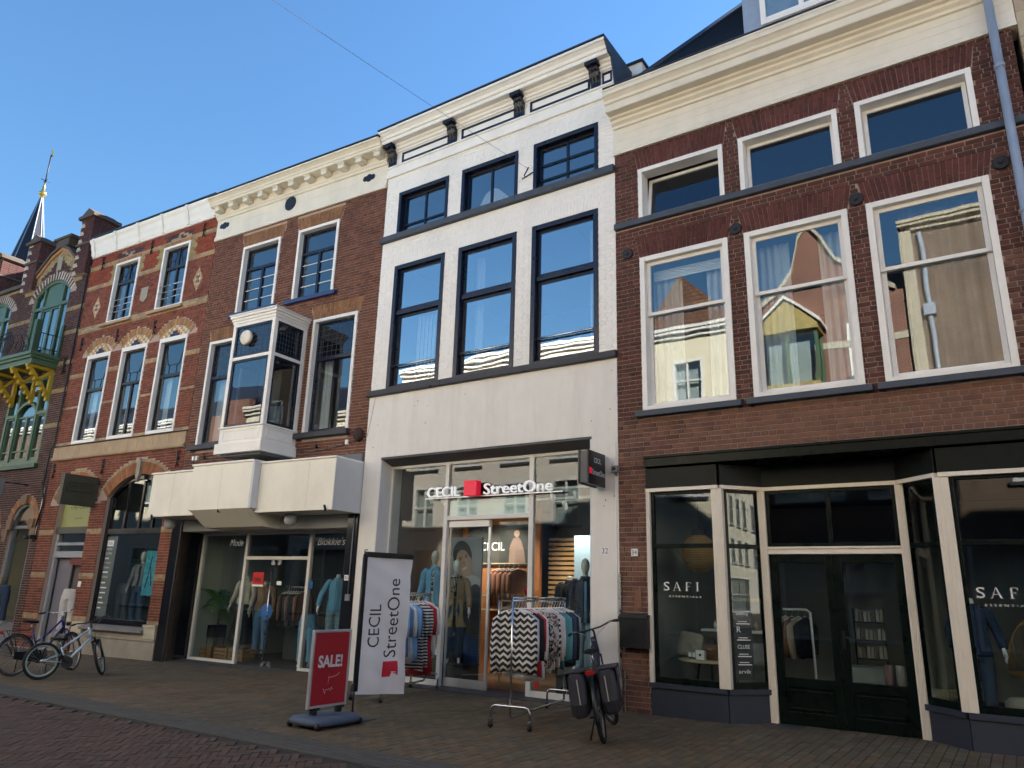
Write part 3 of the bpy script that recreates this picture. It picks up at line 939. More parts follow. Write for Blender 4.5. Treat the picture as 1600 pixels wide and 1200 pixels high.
mb = MB(); mb.prism([(DX1 + .011, y, z) for y, z in [(.5, 10.2), (-.02, 10.55), (-.15, 11.0), (-.28, 11.02), (-.41, 11.2), (-.41, 11.27), (1.5, 11.27), (1.5, 10.2)]], (.02, 0, 0)); D_.part('cornice_end', mb, LEAD)
for x in (-10.31, -8.63, -6.96, -5.30):
    mb = MB()
    for wd, pr in ((.095, [(-.02, 10.54), (-.05, 10.54), (-.055, 10.62), (-.07, 10.68), (-.12, 10.74), (-.15, 10.80), (-.15, 10.86), (-.18, 10.90), (-.24, 10.94), (-.24, 10.995), (-.02, 10.995)]),):
        mb.prism([(x - wd, y, z) for y, z in pr], (wd * 2, 0, 0))
    mb.box(x - .125, x + .125, -.265, -.02, 10.925, 10.997)
    for k in (-.035, .035): mb.prism([(x + k - .012, y - .012, z) for y, z in [(-.05, 10.56), (-.055, 10.64), (-.12, 10.75), (-.15, 10.82), (-.15, 10.88), (-.1, 10.86), (-.03, 10.6)]], (.024, 0, 0))
    D_.part('console', mb, mat('navy_gloss', rgb(16, 19, 32), .3, .15, 6), bevel=.004)
for a, b in ((-10.06, -8.74), (-8.42, -7.07), (-6.74, -5.42)):
    mb = MB(); mb.ring(a, b, 10.57, 10.81, .05, .05, .05, .05, -.034, -.019); D_.part('frieze_panel', mb, NAVY, bevel=.003)
for a, b in ((-10.45, -10.38), (-5.17, -4.98)):
    mb = MB(); mb.ring(a, b, 10.57, 10.81, .03, .03, .05, .05, -.034, -.019); D_.part('frieze_panel', mb, NAVY)
GLASSM = glass('blue_reflecting_glass', 0.15, wave=0.006)
for k, (a, b) in enumerate(uw):
    mb = MB(); mb.ring(a, b, 8.845, 9.84, .075, .075, .08, .03, -.012, .2); wn = D_.part('window', mb, NAVY, bevel=.006)
    mb = MB(); mb.ring(a + .077, b - .077, 8.877, 9.758, .05, .05, .05, .05, .10, .15); mb.box((a + b) / 2 - .025, (a + b) / 2 + .025, .10, .15, 8.927, 9.708)
    D_.part('sash', mb, NAVY, wn, bevel=.004)
    mb = MB(); mb.box(a + .127, b - .127, .12, .126, 8.927, 9.708); D_.part('pane', mb, GLASSM, wn)
    bars = [[9.05], [], [9.05, 9.36]][k]
    if bars:
        mb = MB()
        for z in bars: mb.box(a + .08, b - .08, .085, .099, z, z + .03)
        D_.part('glazing_bar', mb, NAVY, wn)
for k, (a, b) in enumerate(lw):
    mb = MB(); mb.ring(a, b, 5.43, 8.1, .09, .09, .09, .04, -.012, .2); mb.box(a + .09, b - .09, .03, .19, 7.0, 7.09); wn = D_.part('window', mb, NAVY, bevel=.006)
    mb = MB(); mb.ring(a + .092, b - .092, 5.472, 6.998, .045, .045, .05, .06, .09, .15); mb.ring(a + .092, b - .092, 7.092, 8.008, .045, .045, .05, .05, .07, .13); D_.part('sash', mb, NAVY, wn, bevel=.004)
    mb = MB(); mb.box(a + .137, b - .137, .11, .116, 5.53, 6.95); D_.part('pane', mb, GLASSR, wn)
    mb = MB(); mb.box(a + .137, b - .137, .09, .096, 7.14, 7.96); D_.part('pane', mb, GLASSR, wn)
    mb = MB(); mb.tube([(a + .05, .045, 5.9), (b - .05, .045, 5.9)], .022, 8); D_.part('safety_rail', mb, STEEL, wn)
VANE = mat('vertical_blind', (0.46, 0.46, 0.45), .8, .04)
D_.boxes('blind_vane', [(-9.6 + i * .1, -9.53 + i * .1, .34, .345, 5.45, 7.0) for i in range(9)], VANE)
D_.boxes('blind_vane', [(-5.62 + i * .07, -5.58 + i * .07, .34, .345, 5.45, 7.9) for i in range(4)], VANE)
curtain(D_, -8.2, -8.0, 5.4, 8.0, .4, SHEER, .02, .08)
mb = MB(); 
pts = [(-8.25, 8.86), (-7.98, 9.32), (-7.8, 9.42), (-7.66, 9.36), (-7.25, 8.95), (-7.2, 8.86)]
mb.prism([(x, .3, z) for x, z in pts], (0, .02, 0)); D_.part('draped_sheet', mb, SHEER)
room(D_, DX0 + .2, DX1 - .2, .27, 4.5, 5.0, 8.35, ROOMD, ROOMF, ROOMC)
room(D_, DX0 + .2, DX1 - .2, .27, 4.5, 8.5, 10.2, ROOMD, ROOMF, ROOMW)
rh = random.Random(2)
for k in range(16):
    x, z = rh.choice([rh.uniform(-10.3, -5.2), rh.uniform(-5.38, -5.02)]), rh.uniform(4.2, 5.2)
    if x > -5.4: z = rh.choice([z, rh.uniform(.8, 3.8)])
    mb = MB(); r_ = rh.uniform(.006, .014); mb.lathe([(r_, -.0135), (r_, -.008)], (x, 0, z), 8, 'y'); D_.part('screw_hole', mb, IRON)
mb = MB(); mb.tube([(-10.30, -.016, 5.28), (-10.36, -.016, 4.9), (-10.44, -.016, 4.5)], .004, 4); D_.part('cable', mb, MATS['slate_sill'])
mb = MB(); mb.prism([(-10.4, 1.7, 11.06), (-10.4, 5.0, 13.9), (-10.4, 7.9, 11.06)], (5.4, 0, 0)); D_.part('roof', mb, ROOFT)  # unseen roof added behind the cornice to block the low sun
# hook with overhead wire
mb = MB(); mb.tube([(-6.83, .0, 9.20), (-6.80, -.08, 9.19), (-6.72, -.13, 9.22), (-6.68, -.12, 9.30)], .012, 6); mb.tube([(-6.9, .005, 9.18), (-6.66, .005, 9.25)], .016, 6); D_.part('wire_hook', mb, IRON)
WR = Thing('overhead_wire', 'thin grey wire running from the white house up across the sky', 'wire', FA, (-6.71, -.12, 9.27))
h0, h1 = Vector((-6.70, -.13, 9.28)), Vector((-8.69, -11.98, 9.8))
mb = MB(); mb.tube([h0 + (h1 - h0) * (k / 24) - Vector((0, 0, .10 * 4 * (k / 24) * (1 - k / 24))) for k in range(25)], .0032, 5); WR.part('cable', mb, mat('grey_cable', (.10, .10, .11), .6, 0))
mb = MB(); mb.tube([(-8.85, -.01, 5.36), (-8.80, -.10, 5.30)], .025, 8); D_.part('lamp_stub', mb, IRON)
# ---- shop front of the white house
FY = .33
GREYL = mat('dark_grey_soffit', rgb(72, 72, 74), .6, .06)
REV = mat('reveal_paint', (.66, .67, .68), .6, .05, 3, .05)
mb = MB(); mb.box(-10.02, -5.43, .0, .6, 4.0, 4.038); mb.prism([(-10.02, -.005, 4.0), (-10.02, FY - .03, 3.9), (-10.02, FY, 3.9), (-10.02, FY, 4.0)], (4.59, 0, 0)); D_.part('lintel_panel', mb, GREYL)
D_.boxes('reveal', [(-10.029, -10.0, -.011, .6, -.1, 3.99), (-5.449, -5.421, -.011, .6, -.1, 3.99)], REV)
mb = MB()
for x0, x1 in ((-10.0, -9.955), (-8.64, -8.56), (-6.79, -6.70), (-5.50, -5.452)): mb.box(x0, x1, FY - .03, FY + .05, -.03, 3.9)
mb.box(-9.955, -8.64, FY - .03, FY + .05, -.03, .09); mb.box(-6.70, -5.5, FY - .03, FY + .05, -.03, .09)
mb.box(-8.56, -6.79, FY - .031, FY + .05, 2.82, 2.90); mb.box(-9.955, -8.64, FY - .029, FY + .05, 3.85, 3.9); mb.box(-8.56, -6.79, FY - .029, FY + .05, 3.85, 3.9); mb.box(-6.7, -5.5, FY - .029, FY + .05, 3.85, 3.9)
fr = D_.part('shop_frame', mb, ALUW, bevel=.004)
for a, b, z0, z1 in ((-9.955, -8.64, .09, 3.85), (-6.70, -5.50, .09, 3.85), (-8.56, -6.79, 2.90, 3.85)): pane(D_, a, b, z0, z1, FY + .01, SHOPG, fr)
mb = MB(); mb.ring(-8.55, -7.63, .0, 2.80, .03, .05, .04, .14, FY + .06, FY + .10); dr = D_.part('sliding_door', mb, ALU, bevel=.003); pane(D_, -8.52, -7.68, .14, 2.76, FY + .075, SHOPG, dr)
mb = MB(); mb.box(-8.54, -7.64, FY + .02, FY + .10, 2.70, 2.815); D_.part('door_rail', mb, WHITE, dr)
mb = MB(); mb.box(-7.50, -6.82, FY + .14, FY + .15, .02, 2.78); dr2 = D_.part('sliding_door', mb, SHOPG)
mb = MB(); mb.tube([(-7.43, FY + .10, .9), (-7.43, FY + .10, 1.45)], .014, 8); mb.tube([(-7.43, FY + .14, .95), (-7.43, FY + .10, .95)], .01, 6); mb.tube([(-7.43, FY + .14, 1.4), (-7.43, FY + .10, 1.4)], .01, 6); D_.part('handle', mb, STEEL, dr2)
mb = MB(); mb.box(-10.0, -5.45, -.05, FY + .4, -.12, .0); D_.part('threshold', mb, BLUESTONE)
FROST = mat('frosted_film', (.55, .60, .56), .5, .05)
mb = MB(); mb.box(-8.55, -6.80, FY + .02, FY + .024, 2.905, 3.17); D_.part('frosted_strip', mb, FROST)
mb = MB(); mb.box(-5.40, -4.97, -.04, -.013, -.1, .55); D_.part('base_panel', mb, mat('grey_base_panel', rgb(82, 84, 88), .6, .1, 4, .1, 30), bevel=.006)
mb = MB(); mb.box(-5.36, -5.02, -.046, -.041, .05, .5); D_.part('hatch', mb, mat('grey_base_panel2', rgb(76, 78, 82), .6, .1, 4))
mb = MB(); mb.box(-5.005, -4.99, -.03, -.0125, .55, 3.9); D_.part('cable_strip', mb, WHITE)
SW = mat('shop_white_wall', (.46, .45, .43), .8, .05); SO = mat('shop_orange_wall', (.42, .15, .045), .75, .08); SD = mat('shop_grey_wall', (.10, .10, .095), .8, .05)
room(D_, -10.0, -5.46, .64, 6.5, -.01, 3.95, mat('shop_taupe_wall', (.20, .165, .135), .8, .05), mat('shop_floor_wood', (.14, .085, .05), .4, .15, 3), mat('shop_ceiling_grey', (.10, .10, .10), .8, .03))
mb = MB(); mb.box(-9.98, -8.0, 4.0, 4.08, 0, 3.4); D_.part('orange_partition', mb, SO)
mb = MB(); mb.box(-7.995, -5.6, 3.4, 3.45, 0, 3.4); D_.part('grey_partition', mb, SD)
LITL = mat('lit_letters', (.82, .82, .82), .5, 0, emit=(1, 1, 1), estr=.08); SIGN = mat('sign_red', rgb(224, 30, 62), .45, .03, emit=(.8, .02, .06), estr=.06); LBLK = mat('sign_black', (.018, .018, .02), .4, .05)
# letters on the front
S1 = Thing('shop_lettering', 'white CECIL and Street One letters with red cube across the shop glass', 'sign', FA, (-7.6, .2, 3.2))
mb = MB(); mb.box(-9.05, -6.1, .24, .26, 3.215, 3.235); S1.part('carrier_rail', mb, ALU)
def solid_text(T, name, body, m, loc, w, h, th, bold=0.0):
    o = T.text(name, body, m, loc, w=w, h=h, ext=0, bold=bold)
    md = o.modifiers.new('solid', 'SOLIDIFY'); md.thickness = th; md.offset = -1
    return o
solid_text(S1, 'letters', 'CECIL', LITL, (-8.98, .19, 3.235), .76, .185, .04, .004)
solid_text(S1, 'letters', 'StreetOne', LITL, (-7.68, .19, 3.235), 1.41, .20, .04, .004)
mb = MB(); mb.box(-8.05, -7.77, .10, .24, 3.22, 3.49); S1.part('red_cube', mb, SIGN, bevel=.006)
BS = Thing('blade_sign', 'dark box sign reading CECIL Street One sticking out beside the shop window', 'sign', FA, (-5.25, -.3, 3.2))
mb = MB(); mb.box(-5.31, -5.19, -.60, -.07, 3.21, 3.69); BS.part('body', mb, mat('sign_side_grey', rgb(88, 90, 92), .5, .05), bevel=.006)
mb = MB(); mb.box(-5.19, -5.16, -.615, -.055, 3.19, 3.705); BS.part('face', mb, mat('sign_face', rgb(30, 32, 38), .35, .03), bevel=.004)
mb = MB(); mb.box(-5.34, -5.31, -.615, -.055, 3.19, 3.705); BS.part('face', mb, MATS['sign_face'], bevel=.004)
mb = MB(); mb.box(-5.28, -5.22, -.07, -.01, 3.35, 3.41); mb.box(-5.28, -5.22, -.07, -.01, 3.50, 3.56); BS.part('bracket', mb, IRON)
RX = (pi / 2, 0, pi / 2)
BS.text('letters', 'CECIL', LETTERW, (-5.158, -.44, 3.53), w=.23, h=.075, ext=.002, rot=RX)
BS.text('letters', 'StreetOne', LETTERW, (-5.158, -.49, 3.34), w=.41, h=.085, ext=.002, rot=RX)
mb = MB(); mb.box(-5.162, -5.155, -.585, -.505, 3.345, 3.44); BS.part('red_cube', mb, SIGN)
N32 = Thing('house_number', 'number 32 in dark digits on the white pillar', 'number plate', FA, (-5.19, -.013, 2.23))
mb = MB(); mb.box(-5.265, -5.12, -.02, -.0125, 2.18, 2.29); N32.part('plate', mb, LETTERW); N32.text('digits', '32', BLACKP, (-5.245, -.0205, 2.195), w=.105, h=.085, ext=.001)
CA = Thing('camera', 'small grey security camera at the corner of the white pillar', 'camera', FA, (-4.99, -.08, 3.45))
CA.e.name = 'security_camera'
mb = MB(); mb.box(-5.03, -4.93, -.12, -.02, 3.42, 3.52); mb.box(-4.99, -4.97, -.07, .0, 3.37, 3.42); CA.part('housing', mb, mat('camera_grey', (.20, .20, .21), .5, .1), bevel=.006)
mb = MB(); mb.lathe([(.02, -.14), (.03, -.13), (.03, -.1)], (-4.98, 0, 3.47), 10, 'y'); CA.part('lens', mb, BLACKP)
# ================================================================ house C: brown brick house with bay window, number 30
C_ = Thing('town_house', 'brown brick house with white bay window and cream shop canopy', 'house', FB, (-2.87, 0, 0))
CX0, CX1 = -5.70, -.035
cu = [(-4.56, -3.24), (-2.65, -1.36)]
cl = [(-5.33, -4.02), (-1.85, -.55)]
holes = [(a, b, 7.88, 9.66) for a, b in cu] + [(a, b, 4.71, 7.28) for a, b in cl] + [(-3.35, -2.05, 4.4, 7.2), (-5.4, -.25, -.4, 3.6)]
mb = MB(); wall(mb, CX0, CX1, -.4, 10.9, .012, .26, holes); C_.part('wall', mb, MORTAR_M)
shell(C_, CX0, CX1, -.4, 10.95, 8.0, MORTAR_M)
bh = [('r', a, b, 7.80, 9.66) for a, b in cu] + [('r', a, b, 4.58, 7.28) for a, b in cl] + [('r', -3.5, -2.0, 4.1, 7.3), ('r', -9, 9, -1, 3.95)]
cb = []
ccol = lambda x, z: (0.155, 0.069, 0.049) if RND.random() < .8 else (0.118, 0.056, 0.043)
acol = lambda x, z: (0.26, 0.135, 0.07)
for (a, b), z0 in [(q, 9.67) for q in cu] + [(q, 7.29) for q in cl]:
    bh.append(('t', a - .02, b + .02, a - .12, b + .12, z0 - .02, z0 + .33))
    flat_arch(a - .01, b + .01, a - .11, b + .11, z0, z0 + .33, acol, .066, out=cb)
courses(CX0, CX1, 3.95, 10.12, bh, ccol, .0645, .215, .0125, out=cb)
lay(C_, cb, BRICKM, 300, FB, prefer=lambda b: onscreen(fw(FB, (b[0][0][0], 0, b[0][0][1])), -6))
cor = [(.02, 10.08), (-.04, 10.08), (-.05, 10.10), (-.05, 10.17), (-.03, 10.19), (-.025, 10.24), (-.015, 10.25), (-.015, 10.66), (-.05, 10.67), (-.06, 10.71), (-.09, 10.74), (-.09, 10.78), (-.06, 10.79), (-.06, 10.93), (-.30, 10.93), (-.31, 10.95),
       (-.31, 10.99), (-.33, 11.0), (-.345, 11.04), (-.40, 11.09), (-.43, 11.10), (-.43, 11.14), (.5, 11.16), (.5, 10.08)]
profile(C_, 'cornice', cor, CX0 - .03, CX1 - .01, CREAM)
mb = MB(); mb.box(CX0 - .04, CX1, -.445, .6, 11.162, 11.185); C_.part('roof_edge', mb, LEAD)
for i in range(11):
    x = -5.52 + i * .533
    mb = MB(); mb.box(x - .085, x + .085, -.26, -.061, 10.80, 10.928); mb.box(x - .1, x + .1, -.28, -.061, 10.895, 10.929); C_.part('modillion', mb, CREAM, bevel=.004)
mb = MB()
mb.box(CX0 + .02, CX1 - .03, -.019, -.0145, 10.45, 10.456); C_.part('frieze_board', mb, CREAM)
mb = MB(); mb.lathe([(.17, -.03), (.185, -.025), (.185, -.014)], (-3.06, 0, 10.49), 24, 'y'); 
for k in range(6): mb.box(-3.06 - .16, -3.06 + .16, -.034, -.03, 10.36 + k * .05, 10.37 + k * .05)
C_.part('vent_grille', mb, BLACKP)
for x in (-5.44, -.58):
    mb = MB()
    for dx, rx in ((-.11, .07), (0, .10), (.11, .07)): mb.lathe([(rx, -.022), (rx, -.014)], (x + dx, 0, 10.48), 10, 'y')
    C_.part('vent_grille', mb, BLACKP)
for k, (a, b) in enumerate(cu):
    mb = MB(); mb.ring(a, b, 7.885, 9.66, .07, .07, .07, .02, -.03, .17); wn = C_.part('window', mb, WHITE, bevel=.005)
    mb = MB(); mb.ring(a + .072, b - .072, 7.91, 9.588, .05, .05, .05, .05, .09, .15); mb.box(a + .12, b - .12, .085, .15, 9.02, 9.09); xm = (a + b) / 2; mb.box(xm - .035, xm + .035, .09, .15, 7.96, 9.02); C_.part('sash', mb, NAVY, wn, bevel=.004)
    mb = MB(); mb.box(a + .12, b - .12, .12, .126, 7.96, 9.54); C_.part('pane', mb, GLASS, wn)
    mb = MB()
    for z in (8.23, 8.50, 8.76): mb.box(a + .12, xm - .035, .108, .118, z, z + .016); mb.box(xm + .035, b - .12, .108, .118, z, z + .016)
    C_.part('glazing_bar', mb, WHITE, wn)
    sl = MB(); sl.box(a - .16, b + .12, -.10, .02, 7.79, 7.882); C_.part('sill', sl, mat('blue_sill', rgb(40, 62, 104), .45, .1, 5), wn, bevel=.006)
for k, (a, b) in enumerate(cl):
    mb = MB(); mb.ring(a, b, 4.71, 7.28, .075, .075, .075, .02, -.03, .17); wn = C_.part('window', mb, WHITE, bevel=.005)
    mb = MB(); mb.ring(a + .077, b - .077, 4.735, 7.203, .045, .045, .045, .06, .08, .15); mb.box(a + .12, b - .12, .06, .15, 6.32, 6.40); C_.part('sash', mb, NAVY, wn, bevel=.004)
    mb = MB(); mb.box(a + .12, b - .12, .12, .126, 4.80, 6.32); C_.part('pane', mb, GLASSB, wn)
    mb = MB(); mb.box(a + .12, b - .12, .10, .106, 6.40, 7.16); C_.part('pane', mb, GLASSD, wn)
    mb = MB()
    for i in range(1, 8): x = a + .12 + (b - a - .24) * i / 8; mb.box(x - .003, x + .003, .096, .1, 6.4, 7.16)
    for i in range(1, 6): z = 6.4 + .76 * i / 6; mb.box(a + .12, b - .12, .0955, .0995, z - .003, z + .003)
    C_.part('lead_strip', mb, mat('lead_came', (.09, .10, .12), .6, 0), wn)
    sl = MB(); sl.box(a - .16, b + .05, -.12, .02, 4.59, 4.705); C_.part('sill', sl, BLUESTONE, wn, bevel=.008)
for a, b, s in ((-5.25, -4.95, 1), (-1.75, -1.5, 2), (-1.0, -.7, 3)): curtain(C_, a, b, 4.6, 6.4, .35, SHEER, .02, .08, seed=s)
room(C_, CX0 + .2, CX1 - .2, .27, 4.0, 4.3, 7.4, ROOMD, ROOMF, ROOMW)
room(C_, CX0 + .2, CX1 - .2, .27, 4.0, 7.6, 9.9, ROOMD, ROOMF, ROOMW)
mb = MB(); mb.prism([(CX0 + .05, 1.7, 10.96), (CX0 + .05, 5.0, 13.8), (CX0 + .05, 7.9, 10.96)], (5.55, 0, 0)); C_.part('roof', mb, ROOFT)  # hidden from the street, added to keep sun off the chimney stacks
# bay window
bx0, bx1, bd = -3.33, -2.02, -.92
bay = MB()
bay.box(bx0, bx1, bd, .0, 4.42, 4.74)                                     # apron
for x in (bx0 + .045, bx1 - .045): bay.box(x - .045, x + .045, bd - .005, bd + .09, 4.74, 7.10)
for x in (bx0 + .045, bx1 - .045): bay.box(x - .045, x + .045, -.1, -.0, 4.74, 7.10)
bay.box(bx0 + .09, bx1 - .09, bd - .002, bd + .08, 6.25, 6.32); bay.box(bx0 + .09, bx1 - .09, bd - .002, bd + .08, 7.03, 7.10)
for x0, x1 in ((bx0, bx0 + .08), (bx1 - .08, bx1)):
    bay.box(x0 + .001, x1 - .001, bd + .09, -.1, 6.25, 6.32); bay.box(x0 + .001, x1 - .001, bd + .09, -.1, 7.03, 7.10)
bo = C_.part('bay_window', bay, WHITE, bevel=.005)
mb = MB(); mb.box(bx0 - .02, bx1 + .02, bd - .02, .0, 7.10, 7.16); mb.box(bx0 - .04, bx1 + .04, bd - .04, .0, 7.16, 7.22); mb.box(bx0 - .07, bx1 + .07, bd - .07, .0, 7.22, 7.28); mb.box(bx0 - .09, bx1 + .09, bd - .09, .01, 7.28, 7.31); C_.part('bay_cornice', mb, WHITE, bo, bevel=.008)
mb = MB(); mb.box(bx0 - .05, bx1 + .05, bd - .05, .0, 4.20, 4.42); mb.box(bx0 - .03, bx1 + .03, bd - .03, .0, 4.74, 4.775); C_.part('bay_base', mb, WHITE, bo, bevel=.008)
mb = MB(); mb.box(bx0 + .05, bx1 - .05, bd + .05, .0, 4.15, 4.199); C_.part('bay_soffit', mb, mat('bay_soffit_grey', (.12, .12, .12), .7, .1), bo)
mb = MB(); mb.ring(bx0 + .12, bx1 - .12, 4.48, 4.70, .02, .02, .02, .02, bd - .012, bd); mb.box(bx1 - .001, bx1 + .011, bd + .12, -.1, 4.68, 4.70); mb.box(bx1 - .001, bx1 + .011, bd + .12, -.1, 4.48, 4.50); mb.box(bx1 - .001, bx1 + .0105, bd + .12, bd + .14, 4.50, 4.68); mb.box(bx1 - .001, bx1 + .0105, -.12, -.1, 4.50, 4.68); C_.part('panel_mould', mb, WHITE, bo)
def bframe(z0, z1):
    mb = MB(); mb.ring(bx0 + .09, bx1 - .09, z0, z1, .05, .05, .05, .05, bd + .01, bd + .06)
    # right side sash in the y-z plane
    for x0, x1 in ((bx1 - .065, bx1 - .015), (bx0 + .015, bx0 + .065)):
        mb.box(x0, x1, bd + .09, bd + .14, z0, z1); mb.box(x0, x1, -.15, -.1, z0, z1); mb.box(x0, x1, bd + .14, -.15, z0, z0 + .06); mb.box(x0, x1, bd + .14, -.15, z1 - .06, z1)
    C_.part('sash', mb, NAVY, bo, bevel=.003)
bframe(4.775, 6.25); bframe(6.32, 7.03)
for z0, z1, g in ((4.82, 6.2, GLASSG), (6.37, 6.98, GLASSD)):
    mb = MB(); mb.box(bx0 + .14, bx1 - .14, bd + .03, bd + .036, z0, z1); C_.part('pane', mb, g, bo)
    for x in (bx1 - .04, bx0 + .034):
        mb = MB(); mb.box(x, x + .006, bd + .14, -.15, z0, z1); C_.part('pane', mb, g, bo)
mb = MB()
for i in range(1, 8): x = bx0 + .14 + (bx1 - bx0 - .28) * i / 8; mb.box(x - .003, x + .003, bd + .026, bd + .03, 6.37, 6.98); y = bd + .14 + (-.29 - bd) * i / 8; mb.box(bx1 - .034, bx1 - .03, y - .003, y + .003, 6.37, 6.98)
for i in range(1, 6): z = 6.37 + .61 * i / 6; mb.box(bx0 + .14, bx1 - .14, bd + .0255, bd + .0295, z - .003, z + .003); mb.box(bx1 - .034, bx1 - .0305, bd + .14, -.15, z - .003, z + .003)
C_.part('lead_strip', mb, MATS['lead_came'], bo)
mb = MB(); mb.lathe([(.03, -.09), (.15, -.085), (.165, -.06), (.165, -.01), (.15, .0)], (-2.82, bd - .0, 6.72), 20, 'y'); C_.part('alarm_box', mb, CREAM, bo)
C_.boxes('framed_picture', [(-3.2, -2.9, -.25, -.2, 4.8, 5.5), (-2.6, -2.25, -.3, -.22, 4.78, 5.3)], mat('grey_interior', (.30, .30, .32), .7, .1), bo)
# canopy
CANO = mat('canopy_cream', (.80, .76, .66), .5, .05, 2, .03, 30, dirt=.16, dscale=.9)
CANG = mat('canopy_side', (.55, .57, .60), .5, .05, 3)
mb = MB(); mb.box(-5.62, -4.05, -.76, .0, 2.98, 3.93); C1 = C_.part('canopy', mb, CANO, bevel=.006)
C_.boxes('canopy_wing', [(-2.16, -.06, -.76, .0, 2.98, 3.96)], CANO, C1, bevel=.006)
mb = MB(); mb.box(-4.05, -2.165, -.90, .0, 3.06, 4.00); C_.part('canopy_centre', mb, CANO, C1, bevel=.008)
mb = MB(); mb.prism([(-4.0, -.89, 3.058), (-4.0, -.45, 2.74), (-4.0, .0, 2.72), (-4.0, .0, 3.058)], (1.8, 0, 0)); C_.part('canopy_underbox', mb, CANO, C1, bevel=.006)
C_.boxes('canopy_cap', [(-5.66, -4.06, -.79, .0, 3.93, 3.965), (-4.07, -2.15, -.925, .0, 4.0, 4.04), (-2.145, -.05, -.79, .0, 3.96, 3.995)], WHITE, C1, bevel=.005)
C_.boxes('canopy_end', [(-2.163, -2.10, -.93, -.77, 3.06, 4.0), (-.0595, -.045, -.77, .0, 2.98, 3.96)], CANG, C1)
mb = MB()
for x in (-4.85, -3.1, -.75): mb.box(x, x + .002, -.7615 if not -4.05 < x < -2.16 else -.9015, -.75, 3.0, 3.92)
C_.part('canopy_joint', mb, MATS['bay_soffit_grey'], C1)
for x, z in ((-5.45, 3.02), (-.25, 3.06)):
    mb = MB(); mb.tube([(x, -.77, z), (x + .07, -.80, z - .10)], .022, 8); C_.part('canopy_bolt', mb, IRON, C1)
mb = MB(); mb.box(CX0 + .05, CX1 - .03, -.06, .01, 3.97, 4.16); C_.part('lead_flashing', mb, mat('grey_lead', rgb(96, 100, 106), .6, .2, 4, .15, 30), bevel=.004)
mb = MB(); mb.tube([(-2.2, -.02, 4.42), (-1.6, -.03, 4.28), (-.9, -.03, 4.34), (-.3, -.02, 4.44)], .008, 5); C_.part('cable', mb, MATS['grey_cable']); mb = MB(); mb.tube([(-5.6, -.02, 4.33), (-5.1, -.03, 4.4), (-4.6, -.03, 4.36), (-3.4, -.02, 4.42)], .008, 5); C_.part('cable', mb, MATS['grey_cable'])
for x, z in ((-5.30, 4.40), (-5.18, 4.40), (-.52, 4.42)):
    mb = MB(); mb.box(x - .035, x + .035, -.06, .0, z - .05, z + .05); C_.part('junction_box', mb, WHITE, bevel=.008)
for x in (-1.35, -4.88):
    mb = MB(); mb.tube([(x, .0, 4.38), (x, -.06, 4.36), (x + .04, -.10, 4.44)], .015, 6); mb.tube([(x - .06, -.01, 4.44), (x, -.02, 4.36)], .015, 6); C_.part('wall_anchor', mb, IRON)
mb = MB(); mb.ell((-.22, -.06, 4.55), .12, .08, .14); C_.part('soot_patch_vent', mb, mat('rust_dark', (.05, .03, .025), .9, .3, 12, .6, 40))
for x in (-5.35, -1.55):
    mb = MB(); mb.lathe([(.02, .0), (.11, -.02), (.13, -.12), (.10, -.2), (.03, -.22)], (x, -.35, 2.97), 14); mb.tube([(x, -.35, 2.97), (x, -.3, 3.02)], .02, 6)
    C_.part('floodlight', mb, mat('lamp_housing', (.42, .43, .45), .3, .1))
# shop recess
SY = .62
GRAN = mat('black_granite', (.010, .011, .014), .12, .5, 60, 0, spec=.5)
C_.boxes('granite_pier', [(-5.70, -5.40, -.03, SY, -.4, 2.98), (-.32, -.06, -.03, SY, -.4, 2.98)], GRAN, bevel=.006)
mb = MB(); mb.box(-5.405, -5.36, -.034, -.005, -.4, 2.97); C_.part('corner_strip', mb, mat('dark_metal', (.05, .05, .055), .4, .1, metal=.6))
SOFF = mat('canopy_soffit', (.42, .42, .40), .6, .06)
mb = MB(); mb.box(-5.4, -.32, 0.0, SY + .1, 2.72, 2.97); C_.part('shop_header', mb, SOFF)
mb = MB()
for x0, x1 in ((-5.38, -5.31), (-3.89, -3.81), (-1.93, -1.85), (-.42, -.33)): mb.box(x0, x1, SY - .03, SY + .05, -.1, 2.72)
mb.box(-5.31, -3.89, SY - .03, SY + .05, -.1, .0); mb.box(-1.85, -.42, SY - .03, SY + .05, -.1, .0); mb.box(-3.81, -1.93, SY - .029, SY + .05, 2.13, 2.20)
mb.box(-5.31, -3.89, SY - .029, SY + .05, 2.67, 2.72); mb.box(-1.85, -.42, SY - .029, SY + .05, 2.67, 2.72); mb.box(-3.81, -1.93, SY - .029, SY + .05, 2.67, 2.72)
fr = C_.part('shop_frame', mb, ALUW, bevel=.004)
for a, b, z0, z1 in ((-5.31, -3.89, .0, 2.67), (-1.85, -.42, .0, 2.67), (-3.81, -1.93, 2.20, 2.67)): pane(C_, a, b, z0, z1, SY + .01, SHOPG, fr)
for a, b in ((-3.80, -2.885), (-2.87, -1.94)):
    mb = MB(); mb.box(a, b, SY + .005, SY + .017, -.04, 2.12); dr = C_.part('glass_door', mb, SHOPG)
    mb = MB()
    for z in (-.05, 2.02): 
        x = b - .14 if a < -3 else a + .04
        mb.box(x, x + .10, SY - .01, SY + .03, z, z + .10)
    C_.part('patch_fitting', mb, STEEL, dr)
    x = b - .06 if a < -3 else a + .05
    if a < -3:
        mb = MB(); mb.tube([(x, SY - .05, .05), (x, SY - .05, 1.95)], .013, 8); C_.part('handle', mb, STEEL, dr)
mb = MB(); mb.box(-5.4, -.3, .1, SY + .1, -.2, -.055); C_.part('threshold', mb, BLUESTONE)
